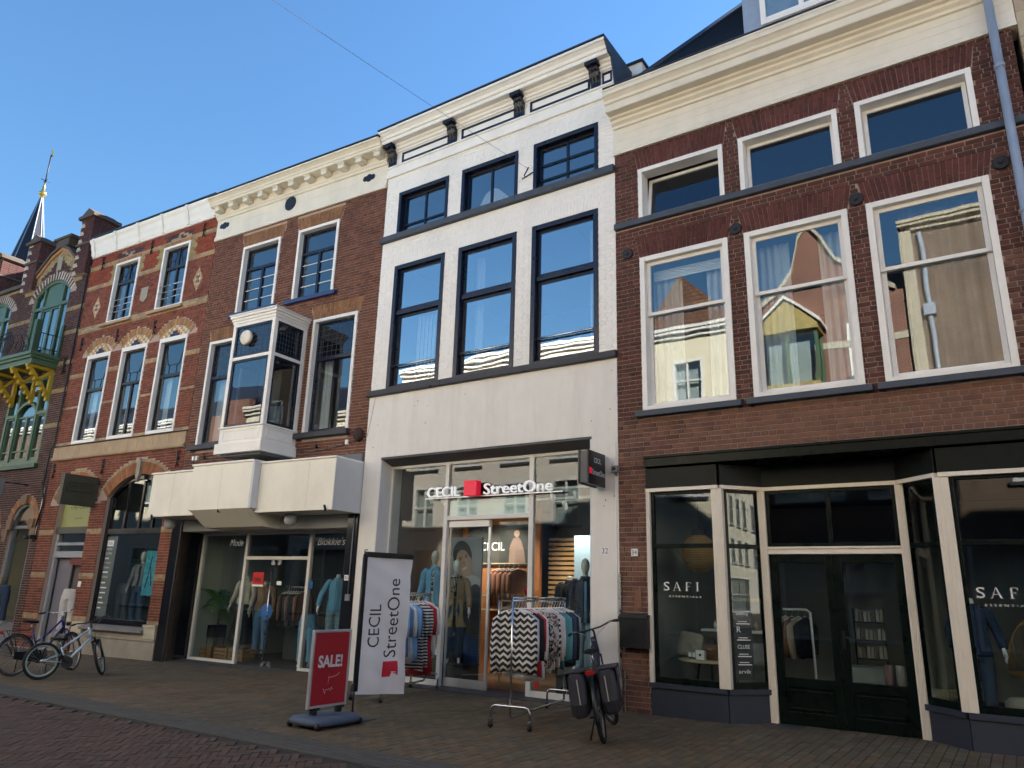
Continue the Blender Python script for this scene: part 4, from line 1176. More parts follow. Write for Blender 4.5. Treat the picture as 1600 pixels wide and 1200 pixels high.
room(C_, -5.4, -.34, SY + .06, 6.0, -.05, 2.9, mat('shop_wall_sage', (.50, .52, .47), .8, .05), mat('shop_floor_grey', (.08, .07, .06), .5, .15), mat('shop_ceiling_dim', (.12, .12, .12), .8, .03))
mb = MB(); mb.box(-3.6, -.5, 1.75, 1.8, 0, 2.6); C_.part('shop_partition', mb, mat('shop_dark', (.035, .032, .03), .8, .1))
N30 = Thing('house_number', 'small white number plate 30 on the black granite pier', 'number plate', FB, (-.22, -.04, 1.77))
mb = MB(); mb.box(-.27, -.17, -.044, -.031, 1.72, 1.82); N30.part('plate', mb, WHITE); N30.text('digits', '30', BLACKP, (-.257, -.045, 1.74), w=.07, h=.06, ext=.001)
mb = MB(); mb.tube([(-.14, -.05, 2.95), (-.14, -.05, 1.45)], .010, 6); mb.box(-.19, -.09, -.075, -.031, 1.35, 1.47); C_.part('socket', mb, MATS['camera_grey'])
L1 = Thing('window_lettering', 'pale italic Mode lettering on the left shop pane beside the door', 'sign', FB, (-4.3, SY, 2.5))
L1.text('letters', "Mode", LETTERW, (-4.45, SY + .004, 2.43), w=.44, h=.15, ext=.001, shear=.3)
L2 = Thing('window_lettering', "pale italic Blokkie's 2 lettering on the right shop pane", 'sign', FB, (-1.3, SY, 2.5))
L2.text('letters', "Blokkie's 2", LETTERW, (-1.72, SY + .004, 2.43), w=.95, h=.16, ext=.001, shear=.3)

# ================================================================ house B: orange red brick house with yellow bands
B_ = Thing('town_house', 'orange red brick house with yellow stone bands and arched ground floor', 'house', FB, (-8.57, 0, 0))
HX0, HX1 = -11.42, -5.72
bu = [(-10.08, -8.95), (-7.89, -6.75)]
bl = [(-10.66, -9.56), (-9.04, -7.92), (-7.39, -6.27)]
GA = (-8.56, -6.16, 3.62, 4.16)     # shop window arch: x0 x1 spring crown
DA = (-10.72, -9.2, 3.55, 4.05)     # door arch
holes = [(a, b, 8.55, 10.39) for a, b in bu] + [(a, b, 5.14, 7.68) for a, b in bl] + [(GA[0], GA[1], .48, GA[3]), (DA[0], DA[1], -.4, DA[3])]
mb = MB(); wall(mb, HX0, HX1, -.4, 10.9, .012, .26, holes)
R1, c1, a1 = spandrel(mb, GA[0], GA[1], GA[2], GA[3], .012, .26); R2, c2, a2 = spandrel(mb, DA[0], DA[1], DA[2], DA[3], .012, .26)
B_.part('wall', mb, MORTAR_L)
shell(B_, HX0, HX1, -.4, 10.95, 8.0, MORTAR_L)
RED, YEL, CRM, PUR, ORA = (.205, .070, .045), (.33, .26, .13), (.37, .29, .185), (.085, .05, .062), (.36, .19, .085)
bands = [(10.43, 10.53), (9.77, 9.90), (8.44, 8.60), (7.10, 7.20), (6.16, 6.25), (5.14, 5.22), (2.72, 2.88), (1.62, 1.74), (.62, .76)]
def bcol(x, z):
    for k, (p, q) in enumerate(bands):
        if p < z < q: return CRM if z > (p + q) / 2 else (.36, .25, .13)
    if 9.85 < z < 10.42 and any(a - .2 < x < b + .2 for a, b in bu): return YEL
    if 10.52 < z < 10.70 and any(a - .05 < x < b + .05 for a, b in bu): return PUR if RND.random() < .75 else CRM
    if z > 9.9: return (.26, .062, .034)
    return RED if RND.random() < .85 else (.16, .055, .038)
bh = [('r', a, b, 8.5, 10.39) for a, b in bu] + [('r', a, b, 5.1, 7.70) for a, b in bl] + [('r', GA[0], GA[1], -.5, GA[2]), ('r', DA[0], DA[1], -.5, DA[2]), ('r', HX0, HX1, 4.74, 5.13)]
bb = []
ocol = lambda i, n: ORA if i % 5 else CRM
for a, b in bl:
    pts, R_, cz, al = arc_pts(a - .06, b + .06, 7.72, 7.98)
    ring_arch((a + b) / 2, cz, R_, R_ + .19, pi / 2 + al + .02, pi / 2 - al - .02, 22, ocol, .008, bb)
    bh.append(('c', (a + b) / 2, cz, R_ + .195, 7.70))
    # tile tympanum
    n = 12
    for i in range(n):
        for j in range(4):
            x0 = a - .02 + (b - a + .04) * i / n; x1 = a - .02 + (b - a + .04) * (i + 1) / n; z0 = 7.69 + j * .075
            xm = (x0 + x1) / 2
            if (xm - (a + b) / 2) ** 2 + (z0 + .06 - cz) ** 2 < R_ ** 2:
                d = abs(i - n / 2 + .5) + j
                c = (.05, .06, .11) if d < 2.2 and j < 3 else ((.62, .58, .48) if (i + j) % 2 else (.52, .30, .10))
                bb.append((((x0 + .004, z0 + .004), (x1 - .004, z0 + .004), (x1 - .004, z0 + .071), (x0 + .004, z0 + .071)), jit(c, .1)))
for a, b in bu:
    flat_arch(a - .0, b + .0, a - .02, b + .02, 10.395, 10.515, lambda x, z: ORA, .06, .007, bb, False)
    bh.append(('r', a - .02, b + .02, 10.38, 10.52))
for (x0, x1, zs, zt), R_, cz, al in ((GA, R1, c1, a1), (DA, R2, c2, a2)):
    ring_arch((x0 + x1) / 2, cz, R_, R_ + .30, pi / 2 + al + .0, pi / 2 - al - .0, 30 if x1 - x0 > 2 else 20, lambda i, n: (.36, .165, .075) if i % 2 else (.29, .12, .06), .01, bb)
    ring_arch((x0 + x1) / 2, cz, R_ + .305, R_ + .37, pi / 2 + al, pi / 2 - al, 26, lambda i, n: CRM, .01, bb)
    bh.append(('c', (x0 + x1) / 2, cz, R_ + .375, zs - .05))
def diamond(xc, zc, hw, hh, nn=5):
    for i in range(nn):
        for j in range(nn):
            u0, u1, v0, v1 = i / nn, (i + 1) / nn, j / nn, (j + 1) / nn
            q = lambda u, v: (xc + (u - v) * hw, zc + (u + v - 1) * hh)
            k = max(abs(i - nn // 2), abs(j - nn // 2))
            c = {2: CRM if (i + j) % 2 else (.62, .34, .16), 1: (.55, .50, .42), 0: (.5, .25, .1)}[k]
            if k == 1 and (i + j) % 2: c = (.08, .08, .10)
            bb.append(((q(u0, v0), q(u1, v0), q(u1, v1), q(u0, v1)), jit(c, .08)))
    def f(z):
        t = 1 - abs(z - zc) / hh
        return (xc - hw * t, xc + hw * t) if t > 0 else None
    bh.append(('f', f))
for xc in (-6.24, -10.72): diamond(xc, 9.16, .19, .33)
courses(HX0, HX1, -.1, 10.86, bh, bcol, .064, .215, .009, out=bb)
lay(B_, bb, BRICKM, 0, FB)
STONE = mat('sandstone', (.42, .31, .20), .8, .15, 4, .35, 60, stretch=(6, 1, 1), dirt=.3, dscale=2)
x = HX0
for k in range(9):
    x1 = x + 5.7 / 9
    mb = MB(); mb.box(x + .004, x1 - .004, -.03, .02, 4.80, 5.10); B_.part('stone_block', mb, STONE, bevel=.006); x = x1
profile(B_, 'string_course', [(.02, 4.70), (-.05, 4.72), (-.07, 4.76), (-.07, 4.795), (.02, 4.80)], HX0, HX1, STONE)
profile(B_, 'string_course', [(.02, 5.101), (-.06, 5.101), (-.07, 5.12), (.02, 5.145)], HX0, HX1, BLUESTONE)
cor = [(.02, 10.84), (-.03, 10.84), (-.03, 10.88), (-.06, 10.93), (-.07, 11.05), (-.10, 11.12), (-.12, 11.24), (-.17, 11.30), (-.18, 11.38), (.5, 11.40), (.5, 10.84)]
profile(B_, 'cornice', cor, HX0 - .02, HX1 - .0, WHITE)
mb = MB(); mb.box(HX0 - .03, HX1 + .01, -.20, .5, 11.402, 11.44); B_.part('roof_edge', mb, BLACKP)
for i in range(6):
    x = HX0 + .10 + i * 1.08
    mb = MB(); mb.prism([(x, y, z) for y, z in [(.0, 10.86), (-.07, 10.86), (-.08, 10.95), (-.13, 11.05), (-.15, 11.2), (-.20, 11.3), (-.20, 11.39), (.0, 11.39)]], (.10, 0, 0)); B_.part('cornice_bracket', mb, WHITE, bevel=.005)
mb = MB()
for i in range(76): x = HX0 + .03 + i * .0748; mb.prism([(x, -.031, 10.88), (x + .05, -.031, 10.88), (x + .025, -.031, 10.81)], (0, .03, 0))
B_.part('scalloped_edge', mb, WHITE)
for a, b in bu:
    mb = MB(); mb.ring(a, b, 8.555, 10.39, .07, .07, .07, .06, -.02, .16); wn = B_.part('window', mb, WHITE, bevel=.005)
    mb = MB(); mb.ring(a + .072, b - .072, 8.617, 10.318, .05, .05, .05, .05, .08, .14); xm = (a + b) / 2; mb.box(xm - .035, xm + .035, .08, .14, 8.667, 10.268); mb.box(a + .122, b - .122, .07, .14, 9.72, 9.80); B_.part('sash', mb, BLACKP, wn, bevel=.003)
    mb = MB(); mb.box(a + .12, b - .12, .11, .116, 8.667, 9.72); B_.part('pane', mb, GLASS, wn)
    mb = MB(); mb.box(a + .12, b - .12, .10, .106, 9.80, 10.268); B_.part('pane', mb, glass('purple_leaded_glass', .05, (.42, .30, .45), .02, 6), wn)
    mb = MB()
    for x0, x1 in ((a + .122, xm - .035), (xm + .035, b - .122)):
        xc = (x0 + x1) / 2; hw = (x1 - x0) / 2
        P = [(xc - hw * .6, 10.27), (xc - hw * .75, 10.12), (xc - hw * .45, 9.98), (xc + hw * .45, 9.98), (xc + hw * .75, 10.12), (xc + hw * .6, 10.27)]
        mb.tube([(x, .096, z) for x, z in P], .008, 4); mb.tube([(xc - hw * .45, .096, 9.98), (xc - hw * .45, .096, 9.8)], .008, 4); mb.tube([(xc + hw * .45, .096, 9.98), (xc + hw * .45, .096, 9.8)], .008, 4)
    B_.part('lead_strip', mb, BLACKP, wn)
    mb = MB()
    for z in (8.85, 9.03, 9.21): mb.tube([(a + .06, -.01, z), (b - .06, -.01, z)], .011, 6)
    B_.part('guard_rail', mb, STEEL, wn)
    sl = MB(); sl.box(a - .22, b + .08, -.09, .02, 8.47, 8.55); B_.part('sill', sl, STONE, wn, bevel=.006)
for k, (a, b) in enumerate(bl):
    mb = MB(); mb.ring(a, b, 5.145, 7.68, .075, .06, .12, .09, -.02, .16); wn = B_.part('window', mb, WHITE, bevel=.005)
    mb = MB(); mb.ring(a + .077, b - .062, 5.237, 7.558, .045, .045, .045, .045, .08, .14); mb.box(a + .122, b - .107, .06, .14, 6.62, 6.70); xm = (a + b) / 2
    if k == 1: mb.box(xm - .04, xm + .04, .08, .14, 5.28, 6.62)
    B_.part('sash', mb, BLACKP, wn, bevel=.003)
    mb = MB(); mb.box(a + .12, b - .105, .11, .116, 5.28, 6.62); B_.part('pane', mb, GLASSB, wn)
    mb = MB(); mb.box(a + .12, b - .105, .10, .106, 6.70, 7.515); B_.part('pane', mb, glass('grey_leaded_glass', .07, (.62, .66, .68), .015, 5), wn)
    xc = (a + b) / 2; mb = MB()
    mb.tube([(xc - .36, .096, 7.51), (xc - .36, .096, 7.40), (xc - .22, .096, 6.95), (xc + .22, .096, 6.95), (xc + .36, .096, 7.40), (xc + .36, .096, 7.51)], .010, 4)
    for dx in (-.15, .15): mb.tube([(xc + dx, .096, 6.95), (xc + dx, .096, 6.70)], .008, 4)
    B_.part('lead_strip', mb, BLACKP, wn)
    curtain(B_, a + .1, a + .35, 5.1, 6.7, .3, SHEER, .02, .09, seed=k + 40)
    if k < 2: curtain(B_, b - .5, b - .06, 5.1, 6.7, .32, mat('net_curtain', (.22, .22, .22), .9, .1), .02, .07, seed=k + 50)
mb = MB(); mb.prism([(-8.62, -.022, 9.0), (-8.46, -.022, 8.92), (-8.32, -.022, 9.0), (-8.30, -.022, 9.35), (-8.62, -.022, 9.35)], (0, .03, 0)); B_.part('stone_shield', mb, mat('grey_sandstone', (.30, .27, .22), .85, .2, 5, .4, 40))
def anchor(T, x, z, s=1.0):
    mb = MB(); y = -.03
    mb.tube([(x - .035 * s, y, z - .20 * s), (x, y - .01, z - .06 * s), (x, y - .01, z + .06 * s), (x + .035 * s, y, z + .20 * s)], .014 * s, 6)
    mb.tube([(x + .04 * s, y, z - .19 * s), (x + .005, y - .015, z - .06 * s), (x - .005, y - .015, z + .06 * s), (x - .04 * s, y, z + .20 * s)], .014 * s, 6)
    mb.box(x - .025 * s, x + .025 * s, y - .02, .01, z - .03 * s, z + .03 * s)
    T.part('wall_anchor', mb, IRON)
for x, z in ((-11.07, 8.08), (-9.37, 8.08), (-7.71, 8.06), (-10.76, 10.55), (-8.46, 10.55), (-6.24, 10.55), (-11.22, 4.44), (-8.94, 4.43), (-5.9, 4.44)): anchor(B_, x, z)
room(B_, HX0 + .2, HX1 - .2, .27, 4.0, 4.9, 7.9, ROOMD, ROOMF, ROOMW)
room(B_, HX0 + .2, HX1 - .2, .27, 4.0, 8.1, 10.6, ROOMD, ROOMF, ROOMW)
mb = MB(); mb.prism([(HX0 + .05, 1.7, 10.96), (HX0 + .05, 5.0, 15.6), (HX0 + .05, 7.9, 10.96)], (5.6, 0, 0)); B_.part('roof', mb, ROOFT)  # unseen added roof, ridge set high to shade the stacks next door
# arched shop window
pts, R_, cz, al = arc_pts(GA[0] + .02, GA[1] - .02, GA[2], GA[3] - .02, 20)
inn, Ri, ci, ai = arc_pts(GA[0] + .12, GA[1] - .12, GA[2], GA[3] - .12, 20)
mb = MB()
for k in range(20):
    mb.prism([(pts[k][0], .1, pts[k][1]), (pts[k + 1][0], .1, pts[k + 1][1]), (inn[k + 1][0], .1, inn[k + 1][1]), (inn[k][0], .1, inn[k][1])], (0, .1, 0))
mb.box(GA[0], GA[0] + .12, .1, .2, .60, GA[2]); mb.box(GA[1] - .12, GA[1], .1, .2, .60, GA[2])
mb.box(GA[0] + .12, GA[1] - .12, .1, .2, .60, .72); mb.box(GA[0] + .12, GA[1] - .12, .09, .2, 2.70, 2.84)
for x in (-7.85, -7.24, -6.72): mb.box(x - .035, x + .035, .11, .19, 2.84, 4.0 if x != -6.72 else 3.85)
wn = B_.part('window', mb, mat('black_gloss_frame', (.008, .008, .012), .2, .2), bevel=.004)
g = MB(); g.prism([(x, .14, z) for x, z in inn] + [(GA[1] - .12, .14, 2.84), (GA[0] + .12, .14, 2.84)], (0, .006, 0)); B_.part('pane', g, SHOPG, wn)
pane(B_, GA[0] + .12, GA[1] - .12, .72, 2.70, .14, SHOPG, wn)
mb = MB(); mb.prism([(-7.43, -.06, 4.10), (-7.36, -.06, 3.96), (-7.29, -.06, 4.10), (-7.29, -.06, 4.46), (-7.36, -.06, 4.55), (-7.43, -.06, 4.46)], (0, .08, 0)); B_.part('keystone', mb, MATS['grey_sandstone'])
profile(B_, 'window_ledge', [(.2, .46), (-.12, .46), (-.14, .48), (-.14, .52), (.2, .60)], GA[0] - .02, GA[1] + .02, mat('grey_stone_ledge', (.22, .21, .20), .7, .15, 5, .2, 50, dirt=.25))
PLST = mat('plinth_stone', (.30, .27, .22), .8, .18, 4, .35, 60, dirt=.35, dscale=2)
mb = MB(); mb.box(GA[0] - .35, GA[1] + .45, -.05, .1, -.4, .30); mb.box(GA[0] - .35, GA[1] + .44, -.07, .1, .30, .36); mb.box(GA[0], GA[1], -.03, .1, .36, .455); B_.part('plinth', mb, PLST, bevel=.008)
B_.boxes('pier_base', [(GA[1], HX1 - .02, -.06, .0, .361, .60), (GA[1] - .02, HX1, -.08, .0, .601, .66), (GA[0] - .45, GA[0], -.06, .0, .361, .62)], mat('pale_stone', (.48, .43, .33), .75, .12, 5, .3, 60, dirt=.3), bevel=.008)
room(B_, -9.0, -5.9, .27, 4, .3, 4.3, mat('shop_wall_olive', (.11, .10, .075), .8, .1), ROOMF, ROOMC)
# door bay
DG = mat('door_grey', rgb(150, 152, 158), .5, .06, 3); 
mb = MB(); mb.box(DA[0] + .02, DA[0] + .12, .1, .2, -.2, 2.75); mb.box(DA[1] - .10, DA[1], .1, .2, -.2, 2.75); mb.box(DA[0] + .12, DA[1] - .1, .1, .2, 2.45, 2.52); mb.box(DA[0] + .12, DA[1] - .1, .1, .2, 2.14, 2.30); dfr = B_.part('door_frame', mb, DG, bevel=.004)
mb = MB(); mb.box(DA[0] + .02, DA[1], .06, .2, 2.75, 2.92); B_.part('door_transom', mb, mat('transom_green_grey', rgb(70, 72, 62), .5, .1))
OLV = mat('olive_panel', rgb(150, 152, 98), .5, .08, 2)
pts, R_, cz, al = arc_pts(DA[0] + .02, DA[1] - .0, DA[2], DA[3] - .03, 14)
g = MB(); g.prism([(x, .16, z) for x, z in pts] + [(DA[1], .16, 2.92), (DA[0] + .02, .16, 2.92)], (0, .03, 0)); B_.part('fanlight_panel', g, OLV)
pane(B_, DA[0] + .12, DA[1] - .1, 2.52, 2.75, .15, SHOPG, dfr)
pane(B_, DA[0] + .12, DA[1] - .1, 2.30, 2.45, .15, SHOPG, dfr)
mb = MB(); mb.box(DA[0] + .12, -9.95, .24, .28, -.1, 2.14); B_.part('door', mb, mat('door_panel_grey', rgb(118, 116, 124), .6, .08, 3), dfr)
mb = MB(); mb.ring(-9.95, DA[1] - .1, -.1, 2.14, .05, .05, .06, .1, .22, .27); mb.box(-9.9, DA[1] - .15, .23, .26, .9, .95); B_.part('door', mb, mat('door_dark', rgb(64, 62, 64), .5, .1), dfr)
mb = MB(); mb.box(-9.9, DA[1] - .15, .28, .31, .0, 2.08); B_.part('door_board', mb, mat('door_board_grey', rgb(92, 88, 88), .6, .12, 3), dfr)
mb = MB(); mb.box(-9.85, DA[1] - .12, .10, .14, 1.96, 2.12); B_.part('red_sticker', mb, mat('dark_red', (.16, .02, .02), .5, .1), dfr)
mb = MB(); mb.box(DA[0] + .02, DA[1], .0, .3, -.3, .04); B_.part('threshold', mb, PLST)
mb = MB(); mb.box(-9.12, -9.0, -.02, .0, 1.42, 1.56); B_.part('number_plate', mb, WHITE)
SG = Thing('blade_sign', 'dark olive box sign with bracketed Lay-Out lettering above the jeans shop door', 'sign', FB, (-9.0, -.5, 3.3))
SGM = mat('olive_sign', rgb(66, 68, 58), .5, .05)
SX = -8.93
mb = MB(); mb.box(SX - .14, SX + .0, -.93, -.06, 3.38, 4.13); SG.part('body', mb, SGM, bevel=.008)
mb = MB(); mb.box(SX - .1, SX - .04, -.06, .0, 3.55, 3.6); mb.box(SX - .1, SX - .04, -.06, .0, 3.95, 4.0); SG.part('bracket', mb, IRON)
SG.text('letters', 'LAy-OUT', BLACKP, (SX + .002, -.77, 3.77), w=.54, h=.12, ext=.001, rot=RX)
SG.text('letters', 'JEANS', BLACKP, (SX + .002, -.62, 3.58), w=.24, h=.045, ext=.001, rot=RX)
mb = MB(); mb.tube([(SX + .003, y, z) for y, z in [(-.80, 3.93), (-.84, 3.90), (-.84, 3.74), (-.80, 3.71), (-.20, 3.71), (-.16, 3.74), (-.16, 3.90), (-.20, 3.93)]], .007, 4, closed=True); SG.part('letter_frame', mb, BLACKP)
F2 = Thing('window_lettering', 'olive fanlight lettering Lay-Out Jeans under the box sign', 'sign', FB, (-9.9, .15, 3.2))
F2.text('letters', 'LAy-OUT', BLACKP, (-10.35, .158, 3.36), w=.8, h=.14, ext=.001); F2.text('letters', 'JEANS', BLACKP, (-10.1, .158, 3.12), w=.36, h=.05, ext=.001)
# ================================================================ house A: brown brick house with green balcony at the left edge
A_ = Thing('town_house', 'dark brown brick house with green balcony and yellow brackets at the left edge', 'house', FB, (-14.5, 0, 0))
AX0, AX1 = -19.0, -11.44
GRN = mat('balcony_green', rgb(74, 100, 78), .45, .1, 4, .05, 30, dirt=.2)
GRND = mat('dark_green', rgb(52, 78, 60), .45, .12, 4, .05, 30)
YLW = mat('bracket_yellow', rgb(178, 150, 42), .5, .1, 4, .1, 30, dirt=.2)
UW = (-14.38, -12.34, 10.05, 10.55)
UL = (-17.6, -15.7, 9.95, 10.35)
LWN = (-14.55, -12.24, 4.72, 7.35)
LW2 = (-18.0, -15.6, 4.72, 7.35)
SH = (-13.0, -11.78, 3.0, 3.62)
SH2 = (-15.6, -13.7, 3.0, 3.7)
holes = [(UW[0], UW[1], 7.9, UW[3]), (UL[0], UL[1], 7.9, UL[3]), (LWN[0], LWN[1], LWN[2], LWN[3]), LW2, (SH[0], SH[1], -.4, SH[3]), (SH2[0], SH2[1], -.4, SH2[3])]
mb = MB(); wall(mb, AX0, AX1, -.4, 10.62, .012, .26, holes)
arcs = [spandrel(mb, q[0], q[1], q[2], q[3], .012, .26) for q in (UW, UL, SH, SH2)]
gab = [(-15.0, 10.62), (-14.35, 10.95), (-13.75, 11.42), (-13.25, 11.62), (-12.75, 11.42), (-12.2, 10.95), (-11.85, 10.62)]
mb.prism([(x, .012, z) for x, z in gab], (0, .25, 0)); A_.part('wall', mb, MORTAR_P)
shell(A_, AX0, AX1, -.4, 10.3, 8, MORTAR_P)
def gclip(z):
    if z < 10.62: return (AX0, AX1)
    xs = []
    for (xa, za), (xb, zb) in zip(gab, gab[1:]):
        if (za - z) * (zb - z) < 0: xs.append(xa + (xb - xa) * (z - za) / (zb - za))
    return (min(xs) + .02, max(xs) - .02) if len(xs) >= 2 else None
def a_col(x, z):
    for p, q in ((9.30, 9.42), (8.55, 8.68), (7.6, 7.7), (6.75, 6.86), (5.75, 5.86), (10.52, 10.64)):
        if p < z < q and (x > -12.3 or z > 9): return (.30, .23, .12)
    g = gclip(max(z, 10.63))
    if z > 10.3 and -15 < x < -11.8:
        d = min(abs(x - g[0]), abs(x - g[1])) if g else 0
        if d < .55: return (.34, .27, .15)
    return (.085, .045, .042) if RND.random() < .8 else (.062, .038, .038)
bh = [('r', UW[0], UW[1], 7.9, UW[2]), ('r', UL[0], UL[1], 7.9, UL[2]), ('r', *LWN), ('r', *LW2), ('r', SH[0], SH[1], -.4, SH[2]), ('r', SH2[0], SH2[1], -.4, SH2[2])]
ab = []
for q, (R_, cz, al) in zip((UW, UL, SH, SH2), arcs):
    t = .24 if q in (UW, UL) else .20
    colf = (lambda i, n: (.50, .46, .40) if i % 2 else (.10, .05, .045)) if q in (UW, UL) else (lambda i, n: (.34, .17, .08))
    ring_arch((q[0] + q[1]) / 2, cz, R_, R_ + t, pi / 2 + al, pi / 2 - al, 34 if q in (UW, UL) else 18, colf, .012, ab)
    bh.append(('c', (q[0] + q[1]) / 2, cz, R_ + t + .005, q[2] - .05))
courses(AX0, AX1, -.1, 11.62, bh, a_col, .064, .215, .011, out=ab, clip=gclip)
lay(A_, ab, BRICKM, 0, FB)
COP = mat('stone_coping', rgb(84, 76, 70), .8, .2, 5, .4, 40, dirt=.3)
mb = MB()
for (xa, za), (xb, zb) in zip(gab, gab[1:]):
    mb.prism([(xa, -.10, za), (xb, -.10, zb), (xb, -.10, zb + .10), (xa, -.10, za + .10)], (0, .45, 0))
    mb.prism([(xa, -.05, za - .12), (xb, -.05, zb - .12), (xb, -.05, zb), (xa, -.05, za)], (0, .06, 0), mi=1)
mb.box(-13.6, -12.9, -.06, .5, 11.65, 11.95); mb.box(-13.75, -12.75, -.1, .6, 11.90, 11.98)
A_.part('gable_coping', mb, [COP, mat('orange_brick_trim', (.36, .19, .09), .8, .2, 12, .4, 40)])
mb = MB(); mb.box(AX0, -15.0, -.10, .4, 10.62, 10.74); A_.part('parapet_coping', mb, COP)
mb = MB(); mb.box(-13.38, -13.12, -.02, .01, 10.85, 11.3); A_.part('stone_panel', mb, MATS['grey_sandstone'])
STK = []
for xa, xb, zt in ((-15.15, -14.45, 12.05), (-12.2, -11.55, 12.25), (-17.6, -16.8, 12.0)):
    mb = MB(); mb.box(xa + .01, xb - .01, -.11, .59, 10.4, zt); st = A_.part('chimney_stack', mb, MORTAR_P)
    br = []; n = int((zt - 10.4) / .066)
    for i in range(n):
        z = 10.4 + i * .066
        nb = 4 if i % 2 else 3
        for k in range(nb):
            p, q = xa + (xb - xa) * k / nb, xa + (xb - xa) * (k + 1) / nb
            c = (.52, .47, .40) if (k == 0 and i % 4 < 2) else (.095, .042, .04)
            br.append((((p + .005, z + .005), (q - .005, z + .005), (q - .005, z + .061), (p + .005, z + .061)), jit(c, .12)))
    lay(A_, br, BRICKM, 0, FB, yf=-.125, yb=-.109, under=st)
    m2 = MB()
    for i in range(n):
        z = 10.4 + i * .066
        for k in range(3):
            c = jit((.095, .042, .04), .12)
            y0, y1 = -.12 + .71 * k / 3 + .005, -.12 + .71 * (k + 1) / 3 - .005
            m2.box(xb - .012, xb + .005, y0, y1, z + .005, z + .061, c)
            m2.box(xa - .005, xa + .012, y0, y1, z + .005, z + .061, c)
    A_.part('brickwork', m2, BRICKM, under=st, kind='stuff')
    mb = MB(); mb.box(xa - .09, xb + .09, -.21, .68, zt, zt + .10); mb.prism([(xa - .05, -.17, zt + .0995), (xb + .05, -.17, zt + .0995), ((xa + xb) / 2, -.17, zt + .34)], (0, .8, 0)); A_.part('stack_cap', mb, COP, st); mb = MB(); mb.box(xa - .05, xb + .05, -.16, .63, 11.35, 11.42); A_.part('stack_band', mb, COP, st)
for q in (UW, UL):
    x0, x1, zs, zt = q
    pts, R_, cz, al = arc_pts(x0, x1, zs, zt, 16); inn, Ri, ci, ai = arc_pts(x0 + .1, x1 - .1, zs, zt - .1, 16)
    mb = MB()
    for k in range(16): mb.prism([(pts[k][0], .04, pts[k][1]), (pts[k + 1][0], .04, pts[k + 1][1]), (inn[k + 1][0], .04, inn[k + 1][1]), (inn[k][0], .04, inn[k][1])], (0, .12, 0))
    mb.box(x0, x0 + .1, .04, .16, 7.9, zs); mb.box(x1 - .1, x1, .04, .16, 7.9, zs); mb.box(x0 + .1, x1 - .1, .05, .16, 9.66, 9.76)
    for x in (x0 + .5, x1 - .5): mb.box(x - .04, x + .04, .05, .16, 7.9, zt - .15)
    wn = A_.part('window', mb, GRN, bevel=.004)
    xm = (x0 + x1) / 2; mb = MB(); mb.ring(x0 + .56, xm - .0, 7.95, 9.64, .05, .05, .05, .3, .07, .12); mb.ring(xm + .0, x1 - .56, 7.95, 9.64, .05, .05, .05, .3, .07, .12); A_.part('sash', mb, GRN, wn, bevel=.003)
    g = MB(); g.prism([(x, .10, z) for x, z in inn] + [(x1 - .1, .10, 7.9), (x0 + .1, .10, 7.9)], (0, .006, 0)); A_.part('pane', g, GLASS, wn)
    g = MB(); g.prism([(x, .085, z) for x, z in inn if x0 + .55 < x < x1 - .55] + [(x1 - .55, .085, 9.77), (x0 + .55, .085, 9.77)], (0, .01, 0)); A_.part('fanlight_panel', g, GRN, wn)
for q in (LWN, LW2):
    x0, x1, z0, z1 = q
    mb = MB(); mb.ring(x0, x1, z0, z1, .10, .10, .1, .12, .0, .16)
    for x in (x0 + .62, x1 - .62): mb.box(x - .05, x + .05, -.005, .16, z0 + .12, z1 - .1)
    mb.box(x0 + .1, x0 + .57, .0, .16, 6.20, 6.30); mb.box(x1 - .57, x1 - .1, .0, .16, 6.20, 6.30)
    pts, R_, cz, al = arc_pts(x0 + .66, x1 - .66, 6.3, 6.55, 12)
    mb.prism([(x, -.01, z) for x, z in pts] + [(x, -.01, z + .11) for x, z in pts[::-1]], (0, .17, 0))
    wn = A_.part('window', mb, GRN, bevel=.004)
    xm = (x0 + x1) / 2
    mb = MB()
    for a, b in ((x0 + .1, x0 + .57), (x0 + .67, xm), (xm, x1 - .67), (x1 - .57, x1 - .1)): mb.ring(a, b, z0 + .12, 6.2, .05, .05, .05, .1, .04, .10); mb.box(a + .05, b - .05, .045, .10, z0 + .42, z0 + .46)
    A_.part('sash', mb, GRN, wn)
    pane(A_, x0 + .1, x1 - .1, z0 + .12, z1 - .1, .08, GLASS, wn)
    sl = MB(); sl.box(x0 - .08, x1 + .08, -.1, .02, z0 - .12, z0); A_.part('sill', sl, GRND, wn, bevel=.006)
mb = MB(); mb.prism([(AX0 + .05, 2.0, 10.31), (AX0 + .05, 5.5, 15.0), (AX0 + .05, 7.9, 10.31)], (AX1 - AX0 - .1, 0, 0)); A_.part('roof', mb, ROOFT)  # added out of sight to shade the leftmost chimney stack
